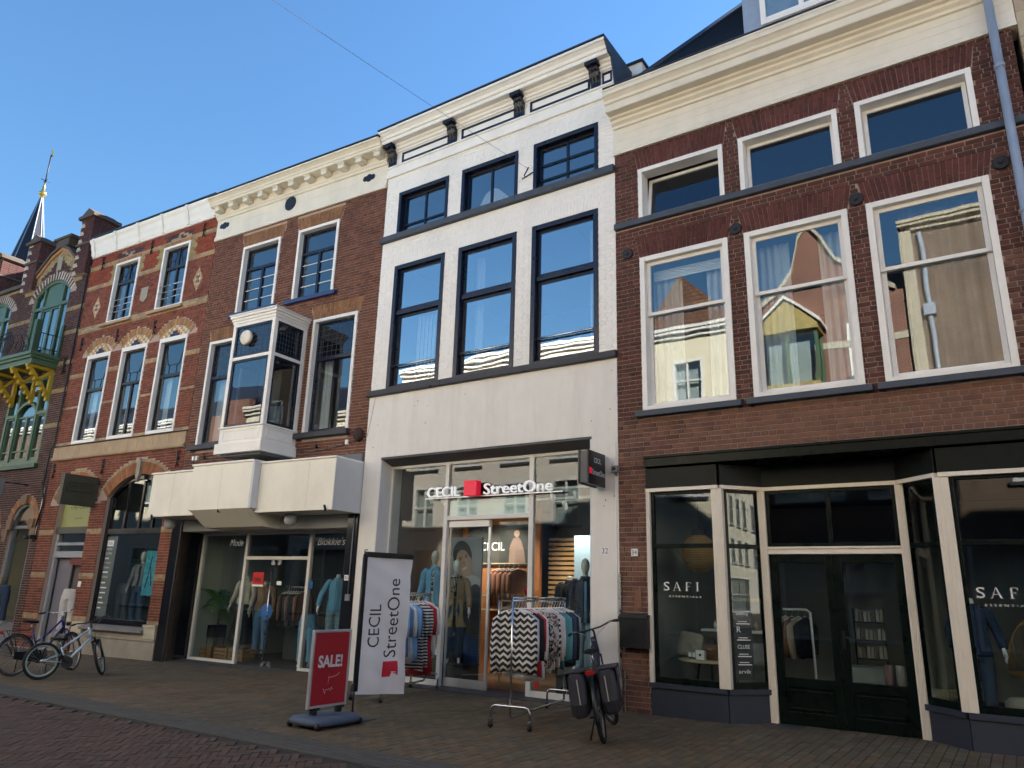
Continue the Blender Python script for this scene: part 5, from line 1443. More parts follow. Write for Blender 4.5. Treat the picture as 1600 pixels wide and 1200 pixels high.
# balcony
mb = MB(); mb.box(-18.6, -12.15, -.78, .0, 7.66, 7.74); mb.box(-18.65, -12.10, -.83, .0, 7.74, 7.84); mb.box(-18.55, -12.2, -.72, .0, 7.50, 7.66); ba = A_.part('balcony', mb, GRN, bevel=.008)
mb = MB(); mb.box(-12.32, -12.16, -.80, -.64, 7.84, 8.80); mb.box(-12.30, -12.18, -.06, .0, 7.84, 8.85); mb.box(-15.3, -15.14, -.8, -.64, 7.84, 8.8); A_.part('balcony_post', mb, GRND, ba, bevel=.006)
def scroll(cx):
    mb = MB()
    for k in range(-4, 5):
        w_ = .42 * k / 4
        mb.tube([(cx + w_ * sin(pi * t / 10) , -.74 - .06 * sin(pi * t / 10), 7.90 + .72 * t / 10) for t in range(11)], .012, 5)
    for s in (-1, 1):
        mb.tube([(cx + s * (.45 + .5 * t / 10), -.74, 8.55 - .5 * (t / 10) ** 1.6) for t in range(11)], .02, 5)
        mb.tube([(cx + s * (.62 + .16 * cos(a * .6)), -.74, 8.12 + .16 * sin(a * .6)) for a in range(11)], .016, 5, closed=True)
        mb.tube([(cx + s * (.98 + .10 * cos(a * .63)), -.74, 8.02 + .10 * sin(a * .63)) for a in range(10)], .014, 5, closed=True)
    mb.tube([(cx + 1.25 * cos(a / 14 * pi), -.74, 7.92 + .74 * sin(a / 14 * pi)) for a in range(15)], .02, 6)
    mb.tube([(cx - 1.3, -.74, 7.9), (cx + 1.3, -.74, 7.9)], .016, 6)
    A_.part('railing', mb, IRON, ba)
scroll(-13.7); scroll(-16.8)
mb = MB()
for z in (8.0, 8.45): mb.tube([(-12.24, -.66, z), (-12.24, -.05, z + .02)], .013, 6)
for k in range(1, 5): mb.tube([(-12.24, -.66 + .13 * k, 7.84), (-12.24, -.66 + .13 * k, 8.45)], .009, 5)
mb.tube([(-12.4, -.74, 8.45), (-12.24, -.72, 8.5)], .013, 6); A_.part('railing', mb, IRON, ba)
for cx in (-12.35, -13.2, -14.3, -15.2, -16.4):
    mb = MB()
    def barx(p, q, w_=.045):
        d = Vector((0, q[0] - p[0], q[1] - p[1])).normalized(); nn = Vector((0, -d.z, d.y)) * w_
        P_, Q_ = Vector((cx - .05, *p)), Vector((cx - .05, *q))
        mb.prism([P_ + nn, Q_ + nn, Q_ - nn, P_ - nn], (.10, 0, 0))
    barx((-.70, 7.46), (-.0, 7.46)); barx((-.04, 7.5), (-.04, 6.55)); barx((-.66, 7.42), (-.06, 6.72)); barx((-.08, 7.4), (-.42, 7.05), .035)
    for t in range(6): mb.lathe([(.045, -.055), (.06, 0), (.045, .055)], (cx, -.68 + .11 * t, 7.36 - .13 * t), 8, 'x')
    mb.lathe([(.06, -.055), (.08, 0), (.06, .055)], (cx, -.70, 7.44), 8, 'x')
    A_.part('bracket', mb, YLW, bevel=.005)
anchor(A_, -11.78, 7.55, 1.3); anchor(A_, -11.65, 4.3, 1.0); anchor(A_, -11.85, 10.75, 1.0)
mb = MB(); mb.tube([(-11.43, -.05, 10.9), (-11.43, -.05, 5.2), (-11.5, -.09, 5.0), (-11.5, -.09, 4.0), (-11.38, -.05, 3.6), (-11.55, -.05, 2.9)], .022, 6); A_.part('drain_cable', mb, IRON)
mb = MB(); mb.tube([(-11.5, -.03, 4.0), (-11.53, -.03, 2.6)], .012, 5); A_.part('cable', mb, WHITE)
# arched shop windows
SURR = mat('brown_stone_surround', (.20, .13, .085), .8, .25, 6, .5, 30)
for q in (SH, SH2):
    x0, x1, zs, zt = q
    pts, R_, cz, al = arc_pts(x0, x1, zs, zt, 16); inn, Ri, ci, ai = arc_pts(x0 + .09, x1 - .09, zs, zt - .09, 16)
    mb = MB()
    for k in range(16): mb.prism([(pts[k][0], .06, pts[k][1]), (pts[k + 1][0], .06, pts[k + 1][1]), (inn[k + 1][0], .06, inn[k + 1][1]), (inn[k][0], .06, inn[k][1])], (0, .12, 0))
    mb.box(x0, x0 + .09, .06, .18, -.1, zs); mb.box(x1 - .16, x1, .06, .18, -.1, zs); mb.box(x0 + .09, x1 - .16, .06, .18, 2.92, 3.0); mb.box(x0 + .09, x1 - .16, .06, .18, -.1, .45)
    wn = A_.part('window', mb, mat('grey_shop_frame', rgb(120, 122, 126), .5, .08), bevel=.004)
    g = MB(); g.prism([(x, .12, z) for x, z in inn] + [(x1 - .1, .12, .45), (x0 + .09, .12, .45)], (0, .006, 0)); A_.part('pane', g, SHOPG, wn)
    o2, R3, c3, a3 = arc_pts(x0 - .02, x1 + .02, zs, zt + .02, 16)
    for k in range(-1, 2):
        mb = MB(); xx = (x0 + x1) / 2 + k * (x1 - x0) * .46; zz = zt + .10 if k == 0 else zs + .05
        mb.prism([(xx - .10, -.07, zz - .16), (xx + .10, -.07, zz - .16), (xx + .14, -.07, zz + .12), (xx - .14, -.07, zz + .12)], (0, .08, 0)); A_.part('keystone', mb, SURR, bevel=.01)
    for xx in (x0 - .12, x1 + .10):
        mb = MB(); mb.box(xx - .14, xx + .14, -.06, .01, zs - .28, zs - .08); mb.box(xx - .11, xx + .11, -.045, .01, zs - .45, zs - .28); A_.part('impost', mb, SURR, bevel=.012)
WARM = mat('warm_shop_wall', (.62, .50, .33), .8, .06)
room(A_, -15.8, -11.6, .27, 3.5, -.05, 4.0, WARM, ROOMF, ROOMC)
room(A_, AX0 + .2, AX1 - .2, .27, 3.5, 4.4, 7.5, ROOMD, ROOMF, ROOMW); room(A_, AX0 + .2, AX1 - .2, .27, 3.5, 7.7, 10.3, ROOMD, ROOMF, ROOMW)
for k, x in enumerate((-12.75, -12.35)):
    mb = MB(); mb.lathe([(.05, 0), (.09, -.12), (.08, -.16)], (x, .8, 2.95), 12); A_.part('ceiling_lamp', mb, LETTERW)
mb = MB(); mb.box(-12.85, -11.95, 1.2, 1.6, 2.05, 2.10); mb.box(-12.85, -11.95, 1.2, 1.6, 1.5, 1.55); A_.part('shelf', mb, WHITE)
mb = MB(); mb.box(-12.95, -11.9, .2, .6, -.05, .42); A_.part('window_bed', mb, PLST)
S0 = Thing('blade_sign', 'grey box sign with white letters O and A cut by the left picture edge', 'sign', FB, (-12.9, -.6, 3.7))
mb = MB(); mb.box(-12.50, -12.42, -1.15, -.62, 3.72, 4.22); S0.part('body', mb, mat('sign_grey', rgb(110, 112, 114), .5, .05), bevel=.006)
mb = MB(); mb.tube([(-12.46, -.62, 4.12), (-12.46, -.0, 4.12)], .02, 6); S0.part('bracket', mb, IRON)
S0.text('letters', 'O', LETTERW, (-12.418, -.87, 4.02), w=.12, h=.11, ext=.001, rot=RX); S0.text('letters', 'A', LETTERW, (-12.418, -.86, 3.80), w=.12, h=.13, ext=.001, rot=RX)
mb = MB(); mb.box(-11.62, -11.45, -.18, -.02, 2.62, 2.72); mb.lathe([(.03, -.26), (.05, -.25), (.05, -.1)], (-11.6, 0, 2.66), 10, 'y'); A_.part('security_lamp', mb, BLACKP)

# ================================================================ church spire
CH = Thing('church_tower', 'slate church spire with gilded ball far behind the left house', 'church tower', FA, (-62.2, 12.5, 0))
cx, cy = -62.2, 12.5
mb = MB(); mb.box(cx - 3.4, cx + 3.4, cy - 3.4, cy + 3.4, 0, 14); CH.part('tower', mb, MORTAR_M)
SP = mat('spire_slate', rgb(44, 50, 62), .75, .15, 2, .2, 12, spec=.2)
mb = MB()
rb = [(cx + 3.3 * cos(pi / 8 + k * pi / 4), cy + 3.3 * sin(pi / 8 + k * pi / 4), 14) for k in range(8)]
rt = [(cx + .10 * cos(pi / 8 + k * pi / 4), cy + .10 * sin(pi / 8 + k * pi / 4), 31.4) for k in range(8)]
mb.rings([rb, rt], sm=False); sp = CH.part('spire', mb, SP)
mb = MB()
for a, b in zip(rb, rt): mb.tube([a, b], .045, 5)
CH.part('lead_hip', mb, mat('pale_lead', rgb(150, 158, 170), .5, .1), sp)
mb = MB(); mb.lathe([(.02, 31.2), (.14, 31.3), (.12, 31.55), (.25, 31.66), (.31, 31.8), (.25, 31.94), (.12, 32.05), (.10, 32.5), (.04, 32.8)], (cx, cy, 0), 16); CH.part('gilded_ball', mb, mat('gold_leaf', (.75, .55, .18), .3, .05, metal=.9))
mb = MB(); mb.tube([(cx, cy, 32.6), (cx, cy, 35.4)], .05, 6); mb.tube([(cx - .35, cy, 33.0), (cx + .35, cy, 33.0)], .03, 5); mb.tube([(cx, cy - .35, 33.0), (cx, cy + .35, 33.0)], .03, 5); CH.part('finial', mb, IRON)
mb = MB(); mb.prism([(cx - .05, cy, 35.2), (cx + .16, cy + .06, 35.3), (cx + .10, cy, 35.9), (cx - .06, cy, 36.0)], (0.02, .05, 0)); CH.part('weathercock', mb, MATS['gold_leaf'])

# ================================================================ far side of the street (seen in the panes)
OY = -12.0
def opp(x0, x1, zt, m, label, wins, roof=None, cornice=None, apex=None, roofm=None):
    T = Thing('town_house', label, 'house', FA, ((x0 + x1) / 2, OY, 0))
    mb = MB(); wall(mb, x0, x1, -1, zt, OY - .3, OY, [w_[:4] for w_ in wins]); mb.box(x0, x1, OY - 8, OY - .9, -1, zt - .02); T.part('wall', mb, m)
    for w_ in wins:
        a, b, z0, z1 = w_[:4]; fm = w_[4] if len(w_) > 4 else WHITE
        b_ = MB(); b_.ring(a, b, z0, z1, .09, .09, .09, .09, OY - .14, OY + .015); b_.box((a + b) / 2 - .03, (a + b) / 2 + .03, OY - .13, OY - .02, z0 + .09, z1 - .09); b_.box(a + .09, b - .09, OY - .131, OY - .021, z0 + (z1 - z0) * .5, z0 + (z1 - z0) * .5 + .05)
        wn = T.part('window', b_, fm)
        g = MB(); g.box(a + .09, b - .09, OY - .08, OY - .074, z0 + .09, z1 - .09); T.part('pane', g, GLASS, wn)
        c_ = MB(); c_.box(a + .02, b - .02, OY - .30, OY - .27, z0 + .05, z1 - .05); T.part('net_curtain', c_, SHEER, wn)
        s_ = MB(); s_.box(a - .08, b + .08, OY - .02, OY + .09, z0 - .09, z0 - .001); T.part('sill', s_, BLUESTONE, wn)
    if cornice:
        b_ = MB(); b_.box(x0, x1, OY - .1, OY + .12, zt, zt + .14); b_.box(x0, x1, OY - .1, OY + .25, zt + .14, zt + .24); b_.box(x0, x1, OY - .1, OY + .30, zt + .24, zt + .34); T.part('cornice', b_, cornice)
    if roof:
        b_ = MB()
        if apex: 
            ax, az = apex
            b_.prism([(x0, OY - .3, zt), (x1, OY - .3, zt), (ax, OY - .3, az)], (0, -8, 0))
        else:
            b_.prism([(x0, OY - .1, zt + (.3 if cornice else 0)), (x0, OY - 4.5, zt + roof), (x0, OY - 9, zt)], (x1 - x0, 0, 0))
        T.part('roof', b_, roofm or ROOFT)
    return T
ORT = coursed('orange_roof_tile', (.24, .105, .055), (.17, .085, .05), (.05, .03, .025), .22, .14, .018)
CRW = mat('cream_render', (.80, .73, .56), .75, .06, 2, .1, 30, dirt=.15)
PKW = mat('pale_pink_render', (.80, .72, .62), .75, .06, 2, dirt=.15)
RBW = coursed('red_facade_brick', (.24, .075, .045), (.18, .06, .04), (.30, .22, .17))
BBW = coursed('brown_facade_brick', (.15, .085, .055), (.11, .07, .05), (.22, .17, .13))
def wrow(xs, w_, z0, z1, m=WHITE): return [(x, x + w_, z0, z1, m) for x in xs]
opp(-42, -31.2, 8.9, CRW, 'cream gabled house across the street at the far left end of the row', wrow((-41, -38.6, -36.2, -33.8), 1.2, 5.2, 7.4) + wrow((-41, -37, -34), 2, .5, 3.2), 2.6, WHITE)
opp(-31.2, -25, 9.2, RBW, 'red brick house across the street between two cream houses', wrow((-30.5, -28.6, -26.7), 1.2, 5.2, 7.6) + wrow((-30.5, -27.8), 2.2, .5, 3.2), 2.2, None, None, ROOFT)
opp(-25, -21, 8.4, CRW, 'low cream house with dark tiled roof across the street', wrow((-24.4, -22.6), 1.1, 5.0, 7.2) + wrow((-24.4,), 2.8, .5, 3.2), 2.0, CREAM)
opp(-21, -10.2, 10.25, PKW, 'wide pale pink rendered house with white cornice across the street', wrow((-20.3, -18.1, -15.9, -13.7, -11.6), 1.15, 6.3, 8.8) + wrow((-20.3, -18.1, -15.9, -13.7, -11.6), 1.15, 3.9, 5.6) + wrow((-20.2, -16.8, -13.4), 2.6, .5, 3.2), 1.2, WHITE)
opp(-10.2, -6.2, 10.0, CRW, 'cream rendered house with orange gabled roof across the street', [(-8.8, -7.75, 7.75, 9.2), (-8.8, -7.75, 4.6, 6.4), (-9.8, -6.7, .5, 3.2)], 2.0, WHITE, (-8.5, 12.4), ORT)
T = opp(-6.2, -1.65, 10.4, RBW, 'red brick house with gable and green bay window across the street', [(-5.9, -3.9, 4.4, 6.3), (-3.3, -2.2, 7.9, 9.6), (-3.3, -2.2, 4.4, 6.3), (-5.9, -2.2, .5, 3.2)], None)
b_ = MB(); b_.prism([(-5.9, OY - .3, 10.4), (-5.1, OY - .3, 10.9), (-4.7, OY - .3, 11.5), (-4.45, OY - .3, 12.5), (-4.15, OY - .3, 12.9), (-3.8, OY - .3, 12.4), (-3.4, OY - .3, 11.6), (-2.6, OY - .3, 10.9), (-1.9, OY - .3, 10.4)], (0, .3, 0)); T.part('gable', b_, RBW)
b_ = MB(); b_.prism([(-6.2, OY - .4, 10.4), (-6.2, OY - 4.5, 13), (-6.2, OY - 8, 10.4)], (4.55, 0, 0)); T.part('roof', b_, ORT)
b_ = MB()
P_ = [(-5.9, 10.4), (-5.1, 10.9), (-4.7, 11.5), (-4.45, 12.5), (-4.15, 12.9), (-3.8, 12.4), (-3.4, 11.6), (-2.6, 10.9), (-1.9, 10.4)]
for p, q in zip(P_, P_[1:]): b_.prism([(p[0], OY - .32, p[1]), (q[0], OY - .32, q[1]), (q[0], OY - .32, q[1] + .16), (p[0], OY - .32, p[1] + .16)], (0, .42, 0))
b_.box(-6.2, -1.65, OY - .01, OY + .03, 8.85, 9.05); T.part('sandstone_trim', b_, MATS['pale_stone'])
b_ = MB(); b_.box(-5.68, -4.02, OY + .001, OY + .75, 7.3, 7.75); b_.box(-5.75, -3.95, OY + .001, OY + .85, 9.35, 9.5); b_.prism([(-5.75, OY + .85, 9.5), (-3.95, OY + .85, 9.5), (-4.85, OY + .85, 10.3)], (0, -.85, 0), mi=1)
for x in (-5.64, -4.85, -4.06): b_.box(x - .05, x + .05, OY + .65, OY + .75, 7.75, 9.35, mi=2)
for x in (-5.64, -4.06): b_.box(x - .04, x + .04, OY + .0, OY + .08, 7.75, 9.35, mi=2)
bo2 = T.part('bay_window', b_, [mat('faded_yellow', (.42, .33, .12), .6, .2, 6, .2, 30, dirt=.35, dscale=3), mat('faded_yellow', (0, 0, 0)), GRN])
b_ = MB(); b_.box(-5.6, -4.1, OY + .69, OY + .70, 7.75, 9.35); T.part('pane', b_, GLASS, bo2); b_ = MB(); b_.box(-5.5, -4.2, OY + .4, OY + .43, 7.75, 9.3); T.part('net_curtain', b_, SHEER, bo2)
b_ = MB()
for p, q in (((-5.85, 9.5), (-4.85, 10.38)), ((-4.85, 10.38), (-3.85, 9.5))): b_.prism([(p[0], OY + .9, p[1]), (q[0], OY + .9, q[1]), (q[0], OY + .9, q[1] + .10), (p[0], OY + .9, p[1] + .10)], (0, -.9, 0))
T.part('pediment_trim', b_, WHITE, bo2)
T = opp(-1.65, 7, 12.0, BBW, 'tall brown brick house with pale corner pilaster across the street', wrow((1.6, 3.4, 5.2), 1.2, 8.2, 10.2) + wrow((.2, 2.4, 4.6), 1.2, 4.6, 6.8) + [(-1.0, 6.4, .5, 3.2)], 2, MATS['pale_stone'])
b_ = MB(); b_.box(-1.64, -1.32, OY + .001, OY + .12, 0, 12.4); T.part('pilaster', b_, MATS['pale_stone']); b_ = MB(); b_.tube([(-1.1, OY + .08, 11.9), (-1.1, OY + .08, 0)], .06, 8); b_.box(-1.25, -.95, OY + .0, OY + .2, 9.4, 9.75); T.part('downpipe', b_, ZINC)
opp(-66, -42, 9.4, BBW, 'long brown brick house across the street far to the left', wrow([-65 + 2.4 * i for i in range(9)], 1.2, 5.2, 7.4) + wrow((-64, -57, -50), 4, .5, 3.2), 2.4, WHITE)
opp(16, 25, 10.6, CRW, 'cream rendered house across the street well to the right', wrow((16.8, 19.2, 21.6), 1.3, 7.2, 9.4) + wrow((16.8, 19.2, 21.6), 1.3, 4.2, 6.2) + [(17, 24, .5, 3.2)], 2, WHITE)
opp(25, 36, 11.4, RBW, 'red brick house with many windows across the street far to the right', wrow((26, 28.4, 30.8, 33.2), 1.3, 7.6, 9.8) + wrow((26, 28.4, 30.8, 33.2), 1.3, 4.4, 6.4) + [(26, 35, .5, 3.2)], 2, WHITE)
opp(36, 52, 10.8, CRW, 'long cream facade across the street farthest to the right', wrow([36.8 + 2.2 * i for i in range(7)], 1.2, 7.2, 9.6) + wrow([36.8 + 2.2 * i for i in range(7)], 1.2, 4.2, 6.2) + [(37, 43, .5, 3.2), (45, 51, .5, 3.2)], 2, WHITE)
opp(52, 80, 11.0, PKW, 'long pale facade closing the street far to the right', wrow([53 + 2.2 * i for i in range(11)], 1.2, 7.2, 9.6) + wrow([53 + 2.2 * i for i in range(11)], 1.2, 4.2, 6.2), 2, WHITE)
def nearrow(x0, x1, zt, m, label, frame=FA):
    T = Thing('town_house', label, 'house', frame, ((x0 + x1) / 2, 0, 0))
    n = int((x1 - x0) / 2.2); ws = []
    for i in range(n):
        a = x0 + .6 + i * 2.2
        ws += [(a, a + 1.2, 4.4, 6.6), (a, a + 1.2, 7.6, 9.4)]
    mb = MB(); wall(mb, x0, x1, -1, zt, 0, .3, ws); mb.box(x0, x1, .6, 8, -1, zt - .02); T.part('wall', mb, m)
    for a, b, z0, z1 in ws:
        mb = MB(); mb.ring(a, b, z0, z1, .08, .08, .08, .08, .05, .15); wn = T.part('window', mb, WHITE); pane(T, a + .08, b - .08, z0 + .08, z1 - .08, .1, GLASS, wn)
    mb = MB(); mb.box(x0, x1, -.25, .3, zt, zt + .3); T.part('cornice', mb, WHITE)
nearrow(6.52, 16, 11.0, RBW, 'red brick house outside the picture to the right')
nearrow(16, 30, 10.4, CRW, 'cream house outside the picture further right')
nearrow(-34, -19.02, 10.6, BBW, 'brown brick house outside the picture to the left', FB)
opp(7, 16, 10.0, PKW, 'pale rendered house across the street at the right end of the row', wrow((8, 10.4, 12.8), 1.3, 6.2, 8.4) + [(8, 15, .5, 3.2)], 2, WHITE)
# ================================================================ shop contents
SKINM = mat('mannequin_shell', (.62, .58, .50), .45, .04, 6)
SKINW = mat('mannequin_white', (.72, .70, .66), .4, .04, 6)
def cloth(name, c, r=.85, v=.12): return mat(name, c, r, v, 8, .25, 180)
def ellr(z, rx, ry, cx=0, cy=0, n=16, rip=0, ph=0):
    return [(cx + (rx + rip * sin(5 * a * 2 * pi / n + ph)) * cos(2 * pi * a / n), cy + (ry + rip * cos(7 * a * 2 * pi / n + ph)) * sin(2 * pi * a / n), z) for a in range(n)]
def hand(mb, w_, d, s):
    """palm and five fingers hanging from wrist point w_ in direction d (unit), side s"""
    w_ = Vector(w_); d = Vector(d).normalized(); sd = Vector((0, 1, 0)) if abs(d.y) < .8 else Vector((1, 0, 0))
    mb.limb([(w_, .020), (w_ + d * .045, .028), (w_ + d * .08, .026)], 8)
    for k, (o, l) in enumerate(((-.027, .065), (-.010, .078), (.008, .072), (.024, .055))):
        b = w_ + d * .085 + sd * o
        mb.limb([(b, .0085), (b + d * l * .5 + Vector((-s * .006, 0, 0)), .0075), (b + d * l + Vector((-s * .016, 0, 0)), .006)], 6)
    b = w_ + d * .035 + sd * -.03
    mb.limb([(b, .010), (b + d * .03 + sd * -.025, .009), (b + d * .06 + sd * -.03, .007)], 6)
def mannequin(name, label, frame, pos, rz, h=1.8, top=None, hem=.86, pants=None, pcut=.1, shell=SKINM, head=True, inner=None, skirt=None, scarf=None, group=None, arms=((.02, -.10), (.02, -.10)), spread=.26, upper=True, open_front=True):
    T = Thing(name, label, 'mannequin', frame, pos, rz, group, local=True)
    k = h / 1.8
    S = Matrix.Scale(k, 4)
    mb = MB(); mb.M = S
    if upper:
        mb.rings([ellr(.90, .10, .08), ellr(.95, .155, .105), ellr(1.02, .15, .10), ellr(1.13, .115, .085), ellr(1.25, .135, .095), ellr(1.36, .155, .105), ellr(1.44, .14, .085), ellr(1.49, .06, .055), ellr(1.53, .048, .05), ellr(1.60, .046, .05)])
        if head:
            mb.ell((0, -.015, 1.70), .075, .098, .125, 14, 10); mb.ell((0, -.06, 1.62), .045, .045, .05); mb.ell((0, -.108, 1.685), .012, .018, .028)
        for s, (ey, wy) in zip((-1, 1), arms):
            mb.limb([((s * .165, 0, 1.44), .055), ((s * .20, 0, 1.40), .05), ((s * (spread - .02), ey, 1.17), .038), ((s * spread, wy, .95), .026)])
    for s in (-1, 1):
        mb.limb([((s * .085, 0, .92), .09), ((s * .095, -.005, .72), .078), ((s * .10, -.01, .50), .055), ((s * .105, .01, .30), .052), ((s * .105, .02, .10), .034), ((s * .105, .02, .05), .034), ((s * .11, -.05, .035), .034), ((s * .115, -.14, .022), .022)])
    b = T.part('body', mb, shell, remesh=.016)
    if upper:
        for s, (ey, wy) in zip((-1, 1), arms):
            m1 = MB(); m1.M = S; hand(m1, (s * spread, wy, .95), (s * .05, -.25, -.95), s); T.part('hand', m1, shell)
    if inner:
        m1 = MB(); m1.rings([ellr(.88, .168, .118), ellr(1.0, .165, .115), ellr(1.15, .135, .10), ellr(1.3, .15, .11), ellr(1.4, .15, .105), ellr(1.47, .085, .075)]); m1.M = None
        for v in m1.v: v *= k
        T.part('shirt', m1, inner)
    if top:
        m1 = MB(); m1.M = S
        key = [(hem, .20 if hem > .7 else .225, .14), (hem + .12, .187, .132), (1.13, .160, .115), (1.26, .170, .125), (1.37, .178, .125), (1.44, .160, .10), (1.485, .095, .08)]
        n = 40; R_ = []
        gap = .16 if (inner and open_front) else 0.0
        for i in range(19):
            t = i / 18 * (len(key) - 1); k0 = min(int(t), len(key) - 2); f = t - k0; f = f * f * (3 - 2 * f)
            z, a_, c_ = [key[k0][q] * (1 - f) + key[k0 + 1][q] * f for q in range(3)]
            dn = max(0, 1.3 - z) / .5
            ring = []
            for j in range(n):
                t = -pi / 2 + gap + (2 * pi - 2 * gap) * j / (n - 1)
                w_ = (.004 + .009 * dn) * sin(7 * t + .6 * sin(z * 9)) + .004 * sin(17 * t + 5 * z)
                ring.append(m1.P(((a_ + w_) * cos(t), (c_ + w_) * sin(t), z)))
            R_.append(ring)
        for ra, rb in zip(R_, R_[1:]):
            for j in range(n - 1): m1.face((ra[j], ra[j + 1], rb[j + 1], rb[j]), sm=True)
        for s, (ey, wy) in zip((-1, 1), arms):
            m1.tube([(s * .12, 0, 1.455), (s * .165, 0, 1.44), (s * .205, 0, 1.39), (s * (.2 + (spread - .21) * .5), ey * .5, 1.28), (s * (spread - .01), ey, 1.17), (s * (spread - .003), (ey + wy) / 2, 1.07), (s * spread, wy * .95, .97)], [.045, .066, .070, .064, .058, .054, .05], 14)
        if hem < .8:  m1.tube([(.19 * cos(a / 8 * pi * 2), .138 * sin(a / 8 * pi * 2), 1.14) for a in range(8)], .012, 6, closed=True)
        o = T.part('jacket', m1, top)
        md = o.modifiers.new('solid', 'SOLIDIFY'); md.thickness = .012
        m2 = MB(); m2.M = S; m2.rings([ellr(1.455, .115, .095), ellr(1.50, .085, .08), ellr(1.53, .08, .075)], caps=False); o2 = T.part('collar', m2, top); md = o2.modifiers.new('solid', 'SOLIDIFY'); md.thickness = .012
    if pants:
        m1 = MB(); m1.M = S
        m1.rings([ellr(.80, .17, .115), ellr(.92, .178, .125), ellr(1.02, .165, .112), ellr(1.06, .155, .108)])
        for s in (-1, 1): m1.tube([(s * .085, 0, .90), (s * .097, 0, .70), (s * .10, -.005, .48), (s * .105, .01, max(pcut, .3)), (s * .105, .015, pcut)], [.105, .10, .083, .078, .082], 14)
        T.part('trousers', m1, pants, remesh=.018)
    if skirt:
        m1 = MB(); m1.M = S; m1.rings([ellr(.12, .30, .24, n=40, rip=.02), ellr(.5, .24, .19, n=40, rip=.016), ellr(.85, .185, .135, n=40, rip=.004), ellr(1.05, .15, .11, n=40)], caps=False); T.part('skirt', m1, skirt)
    if scarf:
        m1 = MB(); m1.M = S; m1.tube([(.09 * cos(a / 10 * 2 * pi), .085 * sin(a / 10 * 2 * pi) - .01, 1.50 + .02 * sin(a)) for a in range(10)], .035, 8, closed=True); m1.tube([(-.02, -.11, 1.47), (-.03, -.14, 1.36), (-.04, -.145, 1.24)], [.04, .035, .05], 8); T.part('scarf', m1, scarf)
    return T

def pattern(name, kind, c1, c2, s=.075):
    if name in MATS: return MATS[name]
    m = bpy.data.materials.new(name); m.use_nodes = True
    n, l = m.node_tree.nodes, m.node_tree.links
    p = n['Principled BSDF']; p.inputs['Roughness'].default_value = .85
    tc = n.new('ShaderNodeTexCoord'); sp = n.new('ShaderNodeSeparateXYZ'); l.new(tc.outputs['Object'], sp.inputs[0])
    def M(op, a, b=None):
        q = n.new('ShaderNodeMath'); q.operation = op
        for i, v in enumerate((a, b)):
            if v is None: continue
            if isinstance(v, (int, float)): q.inputs[i].default_value = v
            else: l.new(v, q.inputs[i])
        return q.outputs[0]
    if kind == 'zigzag':
        nzz = n.new('ShaderNodeTexNoise'); nzz.inputs['Scale'].default_value = 9; l.new(tc.outputs['Object'], nzz.inputs['Vector']); t = M('PINGPONG', M('ADD', sp.outputs['X'], M('MULTIPLY', nzz.outputs['Fac'], .05)), .05)
        f = M('GREATER_THAN', M('FLOORED_MODULO', M('ADD', sp.outputs['Z'], M('MULTIPLY', t, .8)), s), s * .55)
    elif kind == 'stripe':
        f = M('GREATER_THAN', M('FLOORED_MODULO', sp.outputs['Z'], s), s * .5)
    else:
        nz = n.new('ShaderNodeTexNoise'); nz.inputs['Scale'].default_value = s; nz.inputs['Detail'].default_value = 2; nz.inputs['Distortion'].default_value = 1.5; l.new(tc.outputs['Object'], nz.inputs['Vector'])
        f = M('GREATER_THAN', nz.outputs['Fac'], .5)
    mx = n.new('ShaderNodeMix'); mx.data_type = 'RGBA'
    mx.inputs['A'].default_value = (*c1, 1); mx.inputs['B'].default_value = (*c2, 1); l.new(f, mx.inputs['Factor'])
    l.new(mx.outputs['Result'], p.inputs['Base Color'])
    MATS[name] = m
    return m
ZIG = pattern('zigzag_knit', 'zigzag', (.012, .012, .014), (.62, .60, .58)); STRP = pattern('striped_knit', 'stripe', (.014, .014, .018), (.60, .58, .57), .05)
LEO = pattern('mottled_print', 'noise', (.015, .015, .016), (.50, .46, .42), 22); ZEB = pattern('zebra_print', 'noise', (.02, .018, .017), (.66, .62, .56), 14); BRP = pattern('brown_print', 'noise', (.16, .10, .08), (.50, .44, .40), 9)
HANG = mat('pale_wood_hanger', (.50, .38, .24), .5, .1); HANGW = mat('white_hanger', (.70, .68, .66), .4, .02)
gcount = [0]
